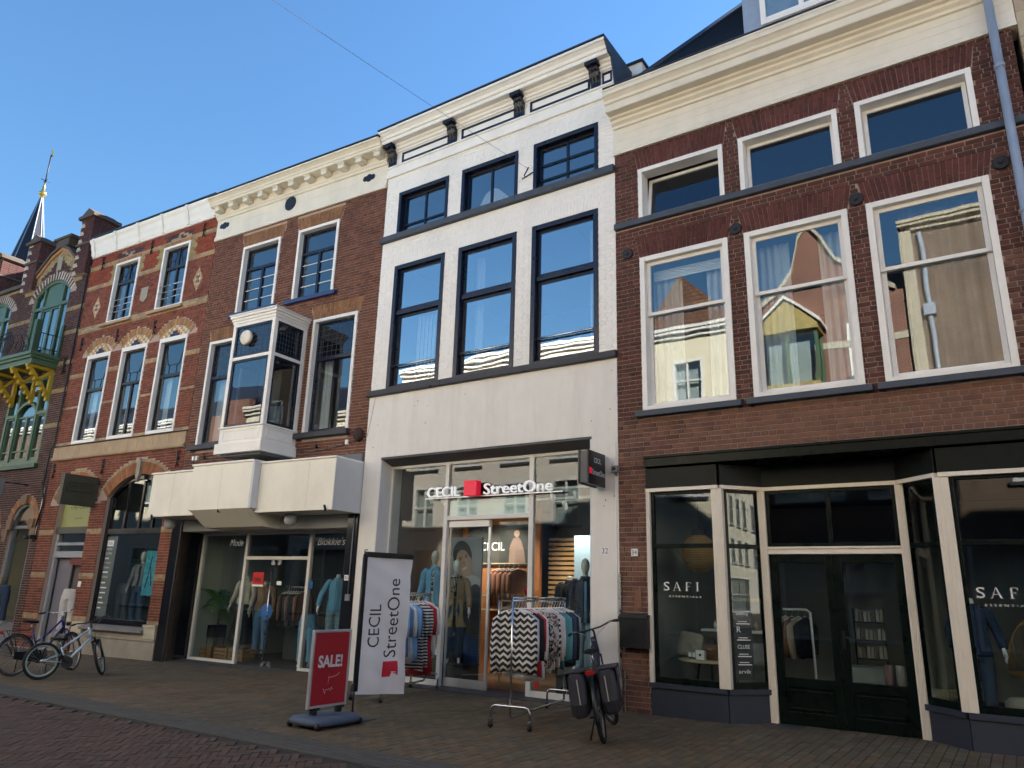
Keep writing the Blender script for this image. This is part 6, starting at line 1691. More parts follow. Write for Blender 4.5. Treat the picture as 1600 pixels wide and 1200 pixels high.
def garment(name, label, frame, pos, rz, m, w_=.21, ln=.70, sleeve=.56, th=.024, group=None, hanger=HANGW, flare=1.08, cat='garment'):
    gcount[0] += 1
    rnd = random.Random(gcount[0] * 7)
    ln *= rnd.uniform(.93, 1.06); w_ *= rnd.uniform(.95, 1.05)
    T = Thing(name, label, cat, frame, pos, rz, group, local=True)
    mb = MB(); mb.tube([(0, 0, -.075), (0, 0, -.04), (.018, 0, -.02), (.016, 0, .012), (-.004, 0, .022), (-.018, 0, .010)], .003, 5); mb.tube([(-w_ * .85, 0, -.13), (0, 0, -.075), (w_ * .85, 0, -.13)], .009, 6); T.part('hanger', mb, hanger)
    mb = MB()
    n = 24; ph = rnd.uniform(0, 6)
    secs = [(-.112, .055, .026), (-.135, w_ * .5, .034), (-.165, w_ * .82, .036), (-.205, w_ * .97, .038), (-.30, w_ * .98, .044), (-.45, w_ * .94, .05), (-.12 - ln * .65, w_ * .97, .055), (-.12 - ln * .85, w_ * flare * .99, .06), (-.12 - ln, w_ * flare, .06)]
    rs = []
    for z, a, t in secs:
        f = min(1, max(0, (-z - .15) / ln))
        rs.append([(a * cos(2 * pi * j / n) , (t * th / .04 + .020 * f * sin(5 * 2 * pi * j / n + ph)) * sin(2 * pi * j / n) + .020 * f * sin(4 * pi * j / n + ph), z + .02 * f * sin(2 * pi * j / n * 2 + ph)) for j in range(n)])
    for r_ in rs:
        for q_ in range(len(r_)): r_[q_] = (r_[q_][0], r_[q_][1], r_[q_][2] + .028)
    mb.rings(rs)
    T.part('cloth', mb, m)
    if sleeve:
        for s in (-1, 1):
            mb = MB(); x = s * w_
            mb.tube([(x * .80, 0, -.175), (x * 1.03, .004, -.22), (x * 1.13 + rnd.uniform(-.01, .01), .012 * s, -.22 - sleeve * .5), (x * 1.12, .02 * s, -.2 - sleeve)], [.035, .055, .046, .036], 10); T.part('sleeve', mb, m)
    return T
def rack(label, p, q, H, half=.26):
    p, q = Vector((*p, 0)), Vector((*q, 0))
    d = (q - p).normalized(); sdv = Vector((d.y, -d.x, 0))
    zg = gz(p.x)
    T = Thing('clothes_rack', label, 'clothes rack', FA, (p.x, p.y, zg), 0, 'clothes racks outside the shop', local=True)
    L_ = (q - p).length
    CH_ = mat('chrome', (.62, .62, .63), .14, .04, 6, metal=1.0)
    P = lambda a, s, z: tuple(d * a + sdv * s + Vector((0, 0, z)))
    mb = MB(); mb.tube([P(-.02, 0, H), P(L_ + .02, 0, H)], .016, 10); mb.tube([P(-.02, 0, H + .036), P(L_ + .02, 0, H + .036)], .012, 10); T.part('top_rail', mb, CH_)
    mb = MB(); mb.tube([P(0, 0, .15), P(.04, 0, .135), P(L_ - .04, 0, .135), P(L_, 0, .15)], .016, 8); T.part('lower_bar', mb, CH_)
    for a in (0, L_):
        mb = MB(); mb.tube([P(a, 0, .14), P(a, 0, H + .045)], .014, 10); T.part('pole', mb, CH_)
        mb = MB(); mb.tube([P(a, -half, .10), P(a, -half, .20), P(a, -half + .02, .245), P(a, -half + .06, .26), P(a, half - .06, .26), P(a, half - .02, .245), P(a, half, .20), P(a, half, .10)], .015, 8); T.part('base_arch', mb, CH_)
        for s in (-half, half):
            mb = MB(); mb.lathe([(.014, -.016), (.042, -.014), (.042, .014), (.014, .016)], P(a, s, .042), 14, 'x'); c = T.part('caster', mb, BLACKP)
            mb = MB(); mb.box(P(a, s, 0)[0] - .022, P(a, s, 0)[0] - .017, P(a, s, 0)[1] - .014, P(a, s, 0)[1] + .014, .04, .10); mb.box(P(a, s, 0)[0] + .017, P(a, s, 0)[0] + .022, P(a, s, 0)[1] - .014, P(a, s, 0)[1] + .014, .04, .10); mb.box(P(a, s, 0)[0] - .022, P(a, s, 0)[0] + .022, P(a, s, 0)[1] - .015, P(a, s, 0)[1] + .015, .095, .105); T.part('fork', mb, CH_, c)
    return p, d, zg

ORD = ['first', 'second', 'third', 'fourth', 'fifth', 'sixth', 'seventh', 'eighth', 'ninth']
# ---- clothing shop with the CECIL letters
JEANB = cloth('blue_denim', (.10, .19, .34)); LBLUE = cloth('light_blue_cloth', (.16, .36, .55)); SAND = cloth('sand_trousers', (.46, .38, .26)); KHAKI = cloth('khaki_coat', (.30, .22, .12)); DARKN = cloth('dark_navy_cloth', (.02, .025, .04)); BLKC = cloth('black_cloth', (.012, .012, .013)); CRMC = cloth('cream_knit', (.46, .40, .33)); REDC = cloth('red_cloth', (.42, .02, .03)); WHC = cloth('white_cloth', (.62, .62, .64)); PINKW = cloth('pinkish_white_cloth', (.60, .52, .50)); TEAL = cloth('teal_cloth', (.07, .24, .27)); GRNC = cloth('green_cloth', (.06, .26, .14)); ROSEB = cloth('rose_brown_cloth', (.24, .11, .07)); SKYC = cloth('sky_blue_cloth', (.22, .42, .66)); DKJ = cloth('dark_denim', (.03, .05, .09)); FADED = cloth('faded_denim', (.20, .29, .36))
def bed(label, x0, x1, y0, y1, h):
    T = Thing('display_plinth', label, 'plinth', FA, ((x0 + x1) / 2, (y0 + y1) / 2, 0))
    mb = MB(); mb.box(x0, x1, y0, y1, 0, h); T.part('box', mb, mat('plinth_black', (.02, .02, .02), .5, .1), bevel=.01)
    mb = MB(); mb.box(x0 - .01, x1 + .01, y0 - .01, y1 + .01, h, h + .03); T.part('top_board', mb, MATS['plinth_black'])
bed('black display plinth under the mannequin in the blue jacket', -9.7, -8.75, .55, 1.25, .44)
mannequin('mannequin', 'mannequin in blue jacket and zebra print top behind the left shop pane', FA, (-9.25, .88, .47), rad(20), 1.83, LBLUE, .84, SAND, .16, inner=ZEB)
bed('black display plinth under the mannequin in the khaki coat', -8.95, -8.3, .62, 1.1, .30)
mannequin('mannequin', 'mannequin in long khaki coat and scarf behind the glass door', FA, (-8.68, .82, .33), rad(35), 1.80, KHAKI, .62, DKJ, .10, shell=SKINW, inner=BLKC, scarf=LEO)
bed('black display plinth under the mannequin in the dark jacket', -6.4, -5.6, .6, 1.2, .30)
mannequin('mannequin', 'mannequin in dark jacket and light blue top behind the right shop pane', FA, (-6.02, .9, .33), rad(25), 1.82, DARKN, .80, FADED, .10, inner=SKYC)
mannequin('mannequin', 'mannequin in black short sleeved top further back in the white house shop', FA, (-6.80, 1.75, .30), rad(10), 1.80, BLKC, .95, BLKC, .10, head=False)
PS = Thing('poster', 'tall portrait poster of a smiling dark haired woman behind the khaki mannequin', 'poster', FA, (-8.9, 1.35, 1.3))
mb = MB(); mb.box(-9.27, -8.50, 1.35, 1.39, .05, 2.60); PS.part('panel', mb, mat('poster_grey', (.30, .30, .31), .5, .3, 1.2))
def disc(T, nm, cx, cz, rx, rz_, y, m, rot=0, cut=None):
    mb = MB(); P_ = []
    for a in range(28):
        t = 2 * pi * a / 28; u, v = rx * cos(t), rz_ * sin(t)
        x, z = cx + u * cos(rot) - v * sin(rot), cz + u * sin(rot) + v * cos(rot)
        P_.append((min(max(x, -9.265), -8.505), y, min(max(z, .06), 2.59)))
    mb.prism(P_, (0, .002, 0)); return T.part(nm, mb, m)
PSK = mat('print_skin', (.44, .29, .215), .6, .06, 4); PHR = mat('print_hair', (.045, .036, .03), .6, .1)
disc(PS, 'printed_hair', -8.97, 2.25, .225, .29, 1.346, PHR, .3); disc(PS, 'printed_face', -8.93, 2.12, .17, .25, 1.343, PSK, .35); disc(PS, 'printed_neck', -8.80, 1.86, .13, .16, 1.3445, PSK, .5)
disc(PS, 'printed_pullover', -8.72, 1.62, .30, .26, 1.342, mat('print_pullover', (.5, .5, .52), .7, .1)); disc(PS, 'printed_coat', -8.62, 1.1, .26, .62, 1.340, mat('print_coat', (.05, .055, .065), .7, .2)); disc(PS, 'printed_jeans', -8.88, .40, .42, .42, 1.339, mat('print_jeans', (.02, .06, .18), .7, .2))
for dx, dz in ((-.075, .05), (.055, .10)): disc(PS, 'printed_eye', -8.93 + dx, 2.12 + dz, .026, .011, 1.3405, PHR, .35)
for dx, dz in ((-.08, .085), (.06, .135)): disc(PS, 'printed_brow', -8.93 + dx, 2.12 + dz, .045, .010, 1.3405, PHR, .35)
disc(PS, 'printed_mouth', -8.90, 2.005, .062, .018, 1.3405, mat('print_teeth', (.62, .58, .54), .6, 0), .40); disc(PS, 'printed_cheek', -9.03, 2.07, .05, .06, 1.3415, mat('print_blush', (.46, .27, .20), .6, 0), .3); disc(PS, 'printed_ear', -8.775, 2.17, .03, .055, 1.3425, PSK, .2); disc(PS, 'printed_nose', -8.915, 2.10, .018, .045, 1.341, mat('print_skin_dark', (.27, .15, .11), .6, 0), .35)
P2 = Thing('poster', 'wide fashion poster with the letters CECIL on the orange back wall', 'poster', FA, (-8.9, 2.62, 2.5))
D_o = [o for o in D_.e.children if o.name.startswith('orange_partition')][0]
D_o.location.y = -1.35
mb = MB(); mb.box(-9.8, -8.2, 2.60, 2.64, 2.12, 2.95); P2.part('panel', mb, mat('poster_dark', (.045, .045, .042), .5, .5, 2)); P2.text('letters', 'CECIL', LETTERW, (-9.45, 2.598, 2.42), w=.62, h=.17, ext=.001)
mb = MB(); mb.prism([(x, 2.595, z) for x, z in [(-8.72, 2.14), (-8.70, 2.5), (-8.62, 2.66), (-8.5, 2.7), (-8.42, 2.62), (-8.34, 2.4), (-8.3, 2.14)]], (0, .004, 0)); P2.part('printed_figure', mb, mat('print_blouse', (.26, .17, .14), .7, .15)); mb = MB(); mb.lathe([(.07, 2.592), (.07, 2.599)], (-8.53, 0, 2.76), 14, 'y'); P2.part('printed_head', mb, PSK)
for k in range(5):
    garment('hanging_shirt', ORD[k] + ' rose brown shirt from the left on the rail below the wide poster', FA, (-8.75 + k * .13, 2.3 - k * .02, 2.12), rad(70), ROSEB, .22, .72, .58, group='rose brown shirts on the wall rail')
mb = MB(); mb.tube([(-9.2, 2.3, 2.14), (-8.0, 2.3, 2.14)], .014, 6); mb.box(-9.3, -8.0, 2.35, 2.62, 1.50, 1.53); mb.box(-9.3, -8.0, 2.35, 2.62, 1.22, 1.25); D_.part('wall_shelf', mb, HANG)
for k in range(9):
    garment('hanging_blouse', ORD[k] + ' blouse from the left on the rail inside the open shop door', FA, (-8.02 + k * .06, 1.6 - k * .02, 1.42), rad(75), (BLKC, LEO, REDC, BLKC, DARKN)[k % 5] if k < 8 else REDC, .20, .66, .5, group='blouses on the inner rail', hanger=HANG)
mb = MB(); mb.tube([(-8.2, 1.62, 1.43), (-7.3, 1.4, 1.43)], .016, 6); mb.tube([(-8.2, 1.62, 1.43), (-8.2, 1.62, 0)], .016, 6); mb.tube([(-7.3, 1.4, 1.43), (-7.3, 1.4, 0)], .016, 6); D_.part('inner_rail', mb, HANG)
mb = MB()
for k in range(16): mb.box(-8.0, -6.95, 3.0, 3.03, 1.2 + k * .095, 1.26 + k * .095)
D_.part('slat_screen', mb, mat('warm_slats', (.46, .26, .11), .6, .1))
mb = MB(); mb.box(-6.9, -5.6, 2.1, 2.15, 0, 2.65); D_.part('blue_partition', mb, mat('pale_blue_panel', (.25, .34, .42), .7, .05))
PL2 = Thing('snake_plant', 'green snake plant in red pot on the shop shelf', 'plant', FA, (-8.1, 2.4, 1.53))
mb = MB(); mb.lathe([(.07, 1.53), (.09, 1.68), (.085, 1.68)], (-8.12, 2.42, 0), 14); PL2.part('pot', mb, REDC)
for k in range(9):
    mb = MB(); a = k * 2.4; dx, dy = .09 * cos(a), .07 * sin(a); mb.rings([[(-8.12 + dx * t - .022 * (1 - t), 2.42 + dy * t, 1.66 + .42 * t), (-8.12 + dx * t, 2.415 + dy * t, 1.66 + .42 * t), (-8.12 + dx * t + .022 * (1 - t) + .001, 2.42 + dy * t, 1.66 + .42 * t), (-8.12 + dx * t, 2.425 + dy * t, 1.66 + .42 * t)] for t in (0, .4, .8, 1)]); PL2.part('leaf', mb, mat('leaf_green', (.035, .10, .03), .5, .2))
def spot(T, x, y, z, tilt, lit=False, m=LETTERW):
    M_ = Matrix.Translation((x, y, z)) @ Matrix.Rotation(tilt, 4, 'X')
    mb = MB(); mb.M = M_; mb.lathe([(.02, .06), (.045, .05), (.045, -.10), (.036, -.10), (.034, -.085)], (0, 0, 0), 14); o = T.part('spotlight', mb, m)
    mb = MB(); mb.M = M_; mb.lathe([(.001, -.086), (.034, -.086), (.034, -.084), (.001, -.084)], (0, 0, 0), 12); T.part('bulb', mb, mat('lit_bulb', (1, .9, .7), .5, 0, emit=(1, .86, .62), estr=14) if lit else mat('dark_bulb', (.1, .1, .1), .4, 0), o)
    if lit:
        ld = bpy.data.lights.new('spot_lamp', 'SPOT'); ld.energy = 30; ld.spot_size = rad(95); ld.spot_blend = .7; ld.color = (1, .88, .72); ld.shadow_soft_size = .04
        lo = bpy.data.objects.new('spot_lamp', ld); COL.objects.link(lo); lo.parent = o; lo.location = Vector((x, y, z)) - T.o + Matrix.Rotation(tilt, 3, 'X') @ Vector((0, 0, -.11)); lo.rotation_euler = (tilt, 0, 0)
mb = MB(); mb.box(-9.9, -8.6, 1.18, 1.22, 3.46, 3.50); D_.part('light_track', mb, LETTERW)
mb = MB(); mb.box(-7.3, -5.6, 1.5, 1.54, 3.46, 3.50); D_.part('light_track', mb, LETTERW)
mb = MB(); mb.box(-9.8, -5.6, 1.70, 1.74, 3.30, 3.34); D_.part('light_track', mb, LETTERW)
for x, t in ((-9.72, .5), (-9.42, .35), (-9.0, .3)): spot(D_, x, 1.2, 3.37, t)
for x, t, l_ in ((-7.05, .4, False), (-6.55, .5, True), (-6.0, -.4, False)): spot(D_, x, 1.52, 3.36, t, l_)
for x, t, l_ in ((-9.5, .5, True), (-8.75, .55, True), (-8.2, .5, False), (-6.9, .6, True)): spot(D_, x, 1.72, 3.2, t, l_)  # lit spots added in this row, aimed to brighten back wall and shirts
mb = MB(); mb.box(-9.62, -9.55, .38, .40, .12, .20); mb.box(-6.62, -6.55, .30, .32, .13, .24); D_.part('red_sticker', mb, REDC)
mb = MB(); mb.prism([(-8.98, .56, .36), (-8.80, .56, .36), (-8.76, .62, .56), (-8.94, .62, .56)], (0, .01, 0)); D_.part('price_card', mb, LETTERW)

# ---- Blokkie's shop
def on_b(p): return fw(FB, p)
PA = Thing('potted_palm', 'green palm in square black pot behind the left shop pane', 'plant', FB, (-5.0, 1.0, 0), local=True)
mb = MB(); mb.box(-.15, .15, -.15, .15, .42, .68); PA.part('pot', mb, BLACKP, bevel=.006)
mb = MB()
for sx in (-.13, .13):
    for sy in (-.13, .13): mb.tube([(sx, sy, -.05), (sx, sy, .45)], .008, 5)
PA.part('stand', mb, IRON)
mb = MB(); mb.tube([(0, 0, .65), (.02, 0, .9), (-.01, 0, 1.2)], [.022, .018, .012], 7); PA.part('stem', mb, mat('palm_stem', (.10, .10, .04), .7, .2))
LEAF = mat('palm_leaf', (.06, .16, .05), .5, .25, 5)
rl = random.Random(5)
for k in range(16):
    a = k * 2.39; z0 = .95 + .05 * (k % 7); ln = rl.uniform(.45, .75); up = rl.uniform(.4, 1.0)
    mb = MB(); prev = None
    pts = [Vector((cos(a) * ln * .55 * t, sin(a) * ln * .55 * t, z0 + up * ln * 1.2 * t - .55 * t * t * (1.1 - up * .5))) for t in [i / 9 for i in range(10)]]
    mb.tube(pts, [.006] * 9 + [.002], 4)
    sdv = Vector((-sin(a), cos(a), 0))
    for i in range(2, 10):
        for s in (-1, 1):
            p = pts[i]; tip = p + sdv * s * .17 * (1 - abs(i - 5) / 9) + (pts[i] - pts[i - 1]) * 1.6 + Vector((0, 0, -.05)); w_ = (pts[i] - pts[i - 1]).normalized() * .014
            mb.poly([p - w_, (p + tip) / 2 - w_ * 1.2 + Vector((0, 0, .012)), tip, (p + tip) / 2 + w_ * 1.2 + Vector((0, 0, .012)), p + w_])
    PA.part('frond', mb, LEAF)
mannequin('mannequin', 'mannequin in cream knit and dark skirt beside the palm', FB, (-4.35, 1.15, .18), rad(15), 1.80, CRMC, .98, None, .1, head=False, skirt=BLKC, arms=((-.03, -.16), (-.03, -.16)))
mannequin('mannequin', 'mannequin in brown shirt and jeans near the glass door', FB, (-3.95, 1.35, .1), rad(25), 1.78, cloth('sandy_shirt', (.30, .19, .12)), .95, JEANB, .1, head=False)
mannequin('mannequin', 'headless mannequin in light blue buttoned jacket behind the right pane', FB, (-1.40, 1.0, .25), rad(35), 1.80, LBLUE, .86, FADED, .1, shell=SKINW, head=False, spread=.33, arms=((-.02, -.2), (-.02, -.2)))
mannequin('mannequin', 'mannequin legs in light blue wide trousers beside the glass door', FB, (-2.10, .95, -.02), rad(30), 1.78, None, .9, LBLUE, .1, upper=False, shell=SKINW)
for k, x in enumerate((-5.25, -4.72, -4.2)):
    CR = Thing('wooden_crate', ('wooden crate at the foot of the potted palm', 'wooden crate in the middle of three behind the left pane', 'wooden crate nearest the glass door')[k], 'crate', FB, (x, 1.1, -.04), local=True)
    wm = mat('crate_wood', (.26, .14, .06), .7, .2, 5, .2, 30, stretch=(1, 1, 6))
    for z in (.02, .10, .18):
        for y in (-.17, .17):
            mb = MB(); mb.box(-.24, .24, y - .008, y + .008, z, z + .065); CR.part('slat', mb, wm)
        for xx in (-.232, .232):
            mb = MB(); mb.box(xx - .008, xx + .008, -.16, .16, z, z + .065); CR.part('slat', mb, wm)
    mb = MB(); mb.box(-.23, .23, -.16, .16, .0, .018); mb.box(-.22, -.19, -.16, -.13, .018, .24); mb.box(.19, .22, -.16, -.13, .018, .24); CR.part('bottom', mb, wm)
for k in range(7):
    garment('hanging_jacket', ORD[k] + ' jacket from the left on the rail inside the glass door', FB, (-3.3 + k * .08, 1.45, 1.55), rad(80), (ROSEB, DARKN, BLKC)[k % 3], .20, .72, .5, group='jackets behind the glass door')
mb = MB(); mb.tube([(-3.5, 1.45, 1.57), (-2.6, 1.45, 1.57)], .014, 6); C_.part('inner_rail', mb, STEEL)
ST = Thing('open_sticker', 'red square sticker reading OPEN on the glass door', 'sticker', FB, (-3.35, SY, 1.7))
mb = MB(); mb.box(-3.56, -3.22, SY - .004, SY + .002, 1.56, 1.86); ST.part('sheet', mb, mat('sticker_red', (.55, .02, .02), .5, .05)); mb = MB(); mb.box(-3.56, -3.22, SY - .006, SY - .0045, 1.56, 1.60); ST.part('white_edge', mb, LETTERW); ST.text('letters', 'OPEN', BLACKP, (-3.50, SY - .005, 1.65), w=.20, h=.09, ext=.001, bold=.02)
ST = Thing('round_sticker', 'round blue sticker on the glass door', 'sticker', FB, (-2.95, SY, 1.05))
mb = MB(); mb.lathe([(.17, SY - .006), (.17, SY)], (-3.02, 0, 1.05), 28, 'y'); ST.part('disc', mb, mat('sticker_blue', (.02, .12, .38), .5, .05))
ST = Thing('small_notice', 'small white notice beside the red sticker on the glass door', 'sticker', FB, (-2.75, SY, 1.65))
mb = MB(); mb.box(-2.80, -2.66, SY - .004, SY + .002, 1.60, 1.68); ST.part('sheet', mb, LETTERW); 
ST = Thing('blue_sticker', 'small blue sticker on the right frame of the glass door', 'sticker', FB, (-1.8, SY, 1.65))
mb = MB(); mb.box(-1.84, -1.74, SY - .004, SY + .002, 1.55, 1.70); ST.part('sheet', mb, MATS['sticker_blue'])

# ---- jeans shop and the one at the left edge
mannequin('mannequin', 'mannequin in grey jacket and dark jeans in the arched shop window', FB, (-7.75, .75, .55), rad(30), 1.75, cloth('grey_jacket', (.20, .20, .20)), .95, DKJ, .1, inner=BLKC)
mannequin('mannequin', 'mannequin legs in grey jeans at the left of the arched window', FB, (-8.15, .6, .55), rad(20), 1.70, None, .9, cloth('grey_jeans', (.10, .10, .105)), .1, upper=False)
mannequin('mannequin', 'mannequin legs in white jeans standing outside the grey door', FB, (-9.32, -.05, .30), rad(35), 1.82, None, .9, cloth('white_jeans', (.52, .50, .48)), .1, upper=False)
mannequin('mannequin', 'mannequin legs in dark jeans at the left edge shop window', FB, (-12.35, -.12, .40), rad(30), 1.70, None, .9, DKJ, .1, upper=False, shell=SKINW)
WP = Thing('display_plinth', 'grey stone block under the white jeans outside the grey door', 'plinth', FB, (-9.32, -.08, -.06), local=True)
mb = MB(); mb.box(-.2, .2, -.2, .16, 0, .36); WP.part('block', mb, PLST, bevel=.01)
PB2 = Thing('banner', 'turquoise printed banner hanging in the arched shop window', 'banner', FB, (-7.2, .6, 1.2))
mb = MB(); mb.box(-7.45, -6.95, .6, .61, 1.27, 2.33); PB2.part('sheet', mb, pattern('turquoise_print', 'noise', (.05, .30, .40), (.10, .42, .50), 5))
mb = MB(); mb.tube([(-7.2, .595, 2.2), (-7.25, .595, 1.8), (-7.32, .595, 1.45)], .012, 5); mb.tube([(-7.2, .595, 1.95), (-7.1, .595, 1.5)], .012, 5); PB2.part('printed_figure', mb, DKJ)
BL = Thing('window_lettering', 'column of small white brand names down the left of the arched window', 'sign', FB, (-8.3, .13, 1.7))
mb = MB(); mb.box(-8.40, -8.15, .136, .1395, 2.42, 2.56); BL.part('label_box', mb, LETTERW); BL.text('letters', 'DIESEL', BLACKP, (-8.38, .1355, 2.455), w=.21, h=.07, ext=.0005)
rr_ = random.Random(3); z = 2.33
for nm in ('PME LEGEND', 'G-STAR', '', 'TOMMY JEANS', 'Calvin', '', 'ANTONY MORATO', '', '', '', '', '', ''):
    h_ = rr_.uniform(.04, .06)
    if nm: BL.text('letters', nm, LETTERW, (-8.40, .1385, z), w=rr_.uniform(.2, .26), h=h_, ext=.0005)
    else:
        mb = MB(); mb.box(-8.40, -8.40 + rr_.uniform(.14, .26), .137, .1385, z, z + h_ * .6); BL.part('illegible_line', mb, LETTERW)
    z -= h_ + .065
mb = MB(); mb.box(-8.55, -8.02, .145, .148, .75, 2.66); B_.part('grey_film', mb, mat('grey_film', (.13, .14, .14), .5, .05))
ZO = Thing('wall_lettering', 'yellow lettering on the back wall of the arched window', 'sign', FB, (-8.4, 1.2, 2.1))
ZO.text('letters', 'zonen', mat('yellow_letter', (.42, .34, .04), .5, 0), (-8.9, 1.18, 2.02), w=.62, h=.14, ext=.001)
mb = MB(); mb.box(-9.0, -6.0, 1.2, 1.25, .3, 2.45); B_.part('window_back_panel', mb, mat('olive_back', (.085, .075, .05), .7, .2, 2))
mb = MB()
rr2 = random.Random(8)
for k in range(8): mb.ell((-8.4 + k * .28, .45 + rr2.uniform(-.1, .1), .66), .12, .07, .06)
B_.part('shoes', mb, mat('dark_leather', (.03, .022, .018), .4, .3))
mb = MB(); mb.box(-8.5, -6.2, .28, 1.2, .50, .60); B_.part('window_bed', mb, ROOMD)
CB = Thing('cardboard_panel', 'brown printed panel leaning at the left edge shop window', 'panel', FB, (-12.9, .1, .4))
mb = MB(); mb.box(-13.35, -12.88, .02, .06, .45, 1.62); CB.part('board', mb, mat('kraft_board', (.22, .17, .09), .7, .12))

# ---- SAFI shop
SE = mat('safi_lettering', (.74, .74, .74), .5, 0)
def serif(T, x0, z0, h, w_, gap, y):
    st = h * .16; th = h * .05
    def bx(nm, pts): 
        mb = MB(); mb.prism([(x, y, z) for x, z in pts], (0, .002, 0)); T.part(nm, mb, SE)
    x = x0
    o = T.text('letter_s', 'S', SE, (x, y, z0), w=w_ * .8, h=h, ext=.0); 
    mb = MB(); mb.box(x, x + th, y, y + .002, z0, z0 + h * .26); mb.box(x + w_ * .8 - th * 1.4, x + w_ * .8 - th * .4, y, y + .002, z0 + h * .74, z0 + h); T.part('serif', mb, SE)
    x += w_ * .8 + gap
    bx('letter_a', [(x + w_ * .5 - th, z0 + h), (x + w_ * .5 + th, z0 + h), (x + w_, z0), (x + w_ - st, z0)])
    bx('letter_a', [(x + w_ * .5 - th, z0 + h), (x + w_ * .5 - th * .2, z0 + h), (x + th * 1.4, z0), (x, z0)])
    mb = MB(); mb.box(x + w_ * .24, x + w_ * .78, y, y + .002, z0 + h * .33, z0 + h * .33 + th); mb.box(x - w_ * .12, x + w_ * .2, y, y + .002, z0, z0 + th * .7); mb.box(x + w_ * .72, x + w_ * 1.12, y, y + .002, z0, z0 + th * .7); T.part('serif', mb, SE)
    x += w_ * 1.1 + gap
    mb = MB(); mb.box(x + .1 * w_, x + .1 * w_ + st, y, y + .002, z0, z0 + h); mb.box(x + .1 * w_, x + w_ * .8, y, y + .0019, z0 + h - th, z0 + h); mb.box(x + .1 * w_, x + w_ * .6, y, y + .0019, z0 + h * .5, z0 + h * .5 + th); mb.box(x - .06 * w_, x + .1 * w_ + st * 1.8, y, y + .0018, z0, z0 + th * .7); mb.box(x + w_ * .8 - th, x + w_ * .8, y, y + .0018, z0 + h * .78, z0 + h); T.part('letter_f', mb, SE)
    x += w_ * .9 + gap
    mb = MB(); mb.box(x + .1 * w_, x + .1 * w_ + st, y, y + .002, z0, z0 + h); mb.box(x - .06 * w_, x + .26 * w_ + st, y, y + .0018, z0, z0 + th * .7); mb.box(x - .06 * w_, x + .26 * w_ + st, y, y + .0018, z0 + h - th * .7, z0 + h); T.part('letter_i', mb, SE)
    return x + .3 * w_
F1 = Thing('window_lettering', 'white serif SAFI ESSENTIALS lettering on the left window of the green shop', 'sign', FA, (-3.95, .01, 1.7))
serif(F1, -4.27, 1.675, .12, .105, .062, .012); F1.text('letters', 'ESSENTIALS', SE, (-4.19, .013, 1.585), w=.47, h=.026, ext=.0005, space=1.6)
F3 = Thing('window_lettering', 'white serif SAFI ESSENTIALS lettering on the right window cut by the picture edge', 'sign', FA, (-.1, .01, 1.7))
serif(F3, -.43, 1.675, .12, .105, .062, .012); F3.text('letters', 'ESSENTIALS', SE, (-.36, .013, 1.585), w=.47, h=.026, ext=.0005, space=1.6)
F4 = Thing('window_lettering', 'column of small white brand names on the narrow angled pane', 'sign', FA, (-3.2, .2, 1.0))
dr_ = Vector((-2.93 + 3.40, .5, 0)).normalized(); ang_ = atan2(dr_.y, dr_.x)
for k, nm in enumerate(('blibling', '', 'R', '', 'CLUSE', '', '', 'arvik')):
    p = Vector((-3.40, 0, 0)) + dr_ * .17 + Vector((0, 0, 1.36 - k * .105))
    if nm: F4.text('letters', nm, SE, (p.x, p.y, p.z), w=.18 if nm != 'R' else .06, h=.05 if nm != 'R' else .075, ext=.006, rot=(pi / 2, 0, ang_))
    else:
        mb = MB(); mb.M = Matrix.Translation(p) @ Matrix.Rotation(ang_, 4, 'Z'); mb.box(0, .2, -.004, -.001, 0, .012); mb.box(.02, .16, -.004, -.001, .03, .04); F4.part('illegible_line', mb, SE)
mb = MB(); mb.M = Matrix.Translation((-3.40, 0, 0)) @ Matrix.Rotation(ang_, 4, 'Z'); mb.box(.14, .42, .035, .037, .53, 1.45); E_.part('dark_film', mb, mat('dark_film', (.02, .02, .022), .4, .05))
LP = Thing('rattan_lamp', 'round woven rattan pendant lamp in the left window of the green shop', 'lamp', FA, (-4.02, .85, 2.24))
RAT = mat('rattan', (.42, .24, .085), .7, .2, 10)
for k in range(17):
    t = -1 + 2 * k / 16; r_ = .265 * sqrt(max(.06, 1 - (t * .93) ** 2)); mb = MB(); mb.tube([(-4.02 + r_ * cos(a / 24 * 2 * pi), .85 + r_ * sin(a / 24 * 2 * pi), 2.24 + t * .26) for a in range(24)], .0105, 5, closed=True); LP.part('hoop', mb, RAT)
for k in range(20):
    a = k / 20 * 2 * pi; mb = MB(); mb.tube([(-4.02 + .262 * sqrt(max(.06, 1 - (t * .93) ** 2)) * cos(a), .85 + .262 * sqrt(max(.06, 1 - (t * .93) ** 2)) * sin(a), 2.24 + t * .26) for t in [-1 + 2 * i / 10 for i in range(11)]], .006, 4); LP.part('rib', mb, RAT)
mb = MB(); mb.ell((-4.02, .85, 2.24), .245, .245, .235, 20, 12); LP.part('liner', mb, mat('lamp_liner', (.50, .34, .16), .8, .1))
mb = MB(); mb.tube([(-4.02, .85, 2.48), (-4.02, .85, 3.3)], .005, 5); mb.lathe([(.05, 2.5), (.11, 2.52), (.11, 2.60)], (-4.02, .85, 0), 14); LP.part('cord', mb, IRON)
TB = Thing('round_table', 'round wooden display table in the left window of the green shop', 'table', FA, (-3.75, .75, .38))
mb = MB(); mb.lathe([(.001, .70), (.54, .70), (.56, .715), (.54, .73), (.001, .73)], (-3.80, .78, 0), 32); TB.part('table_top', mb, HANG)
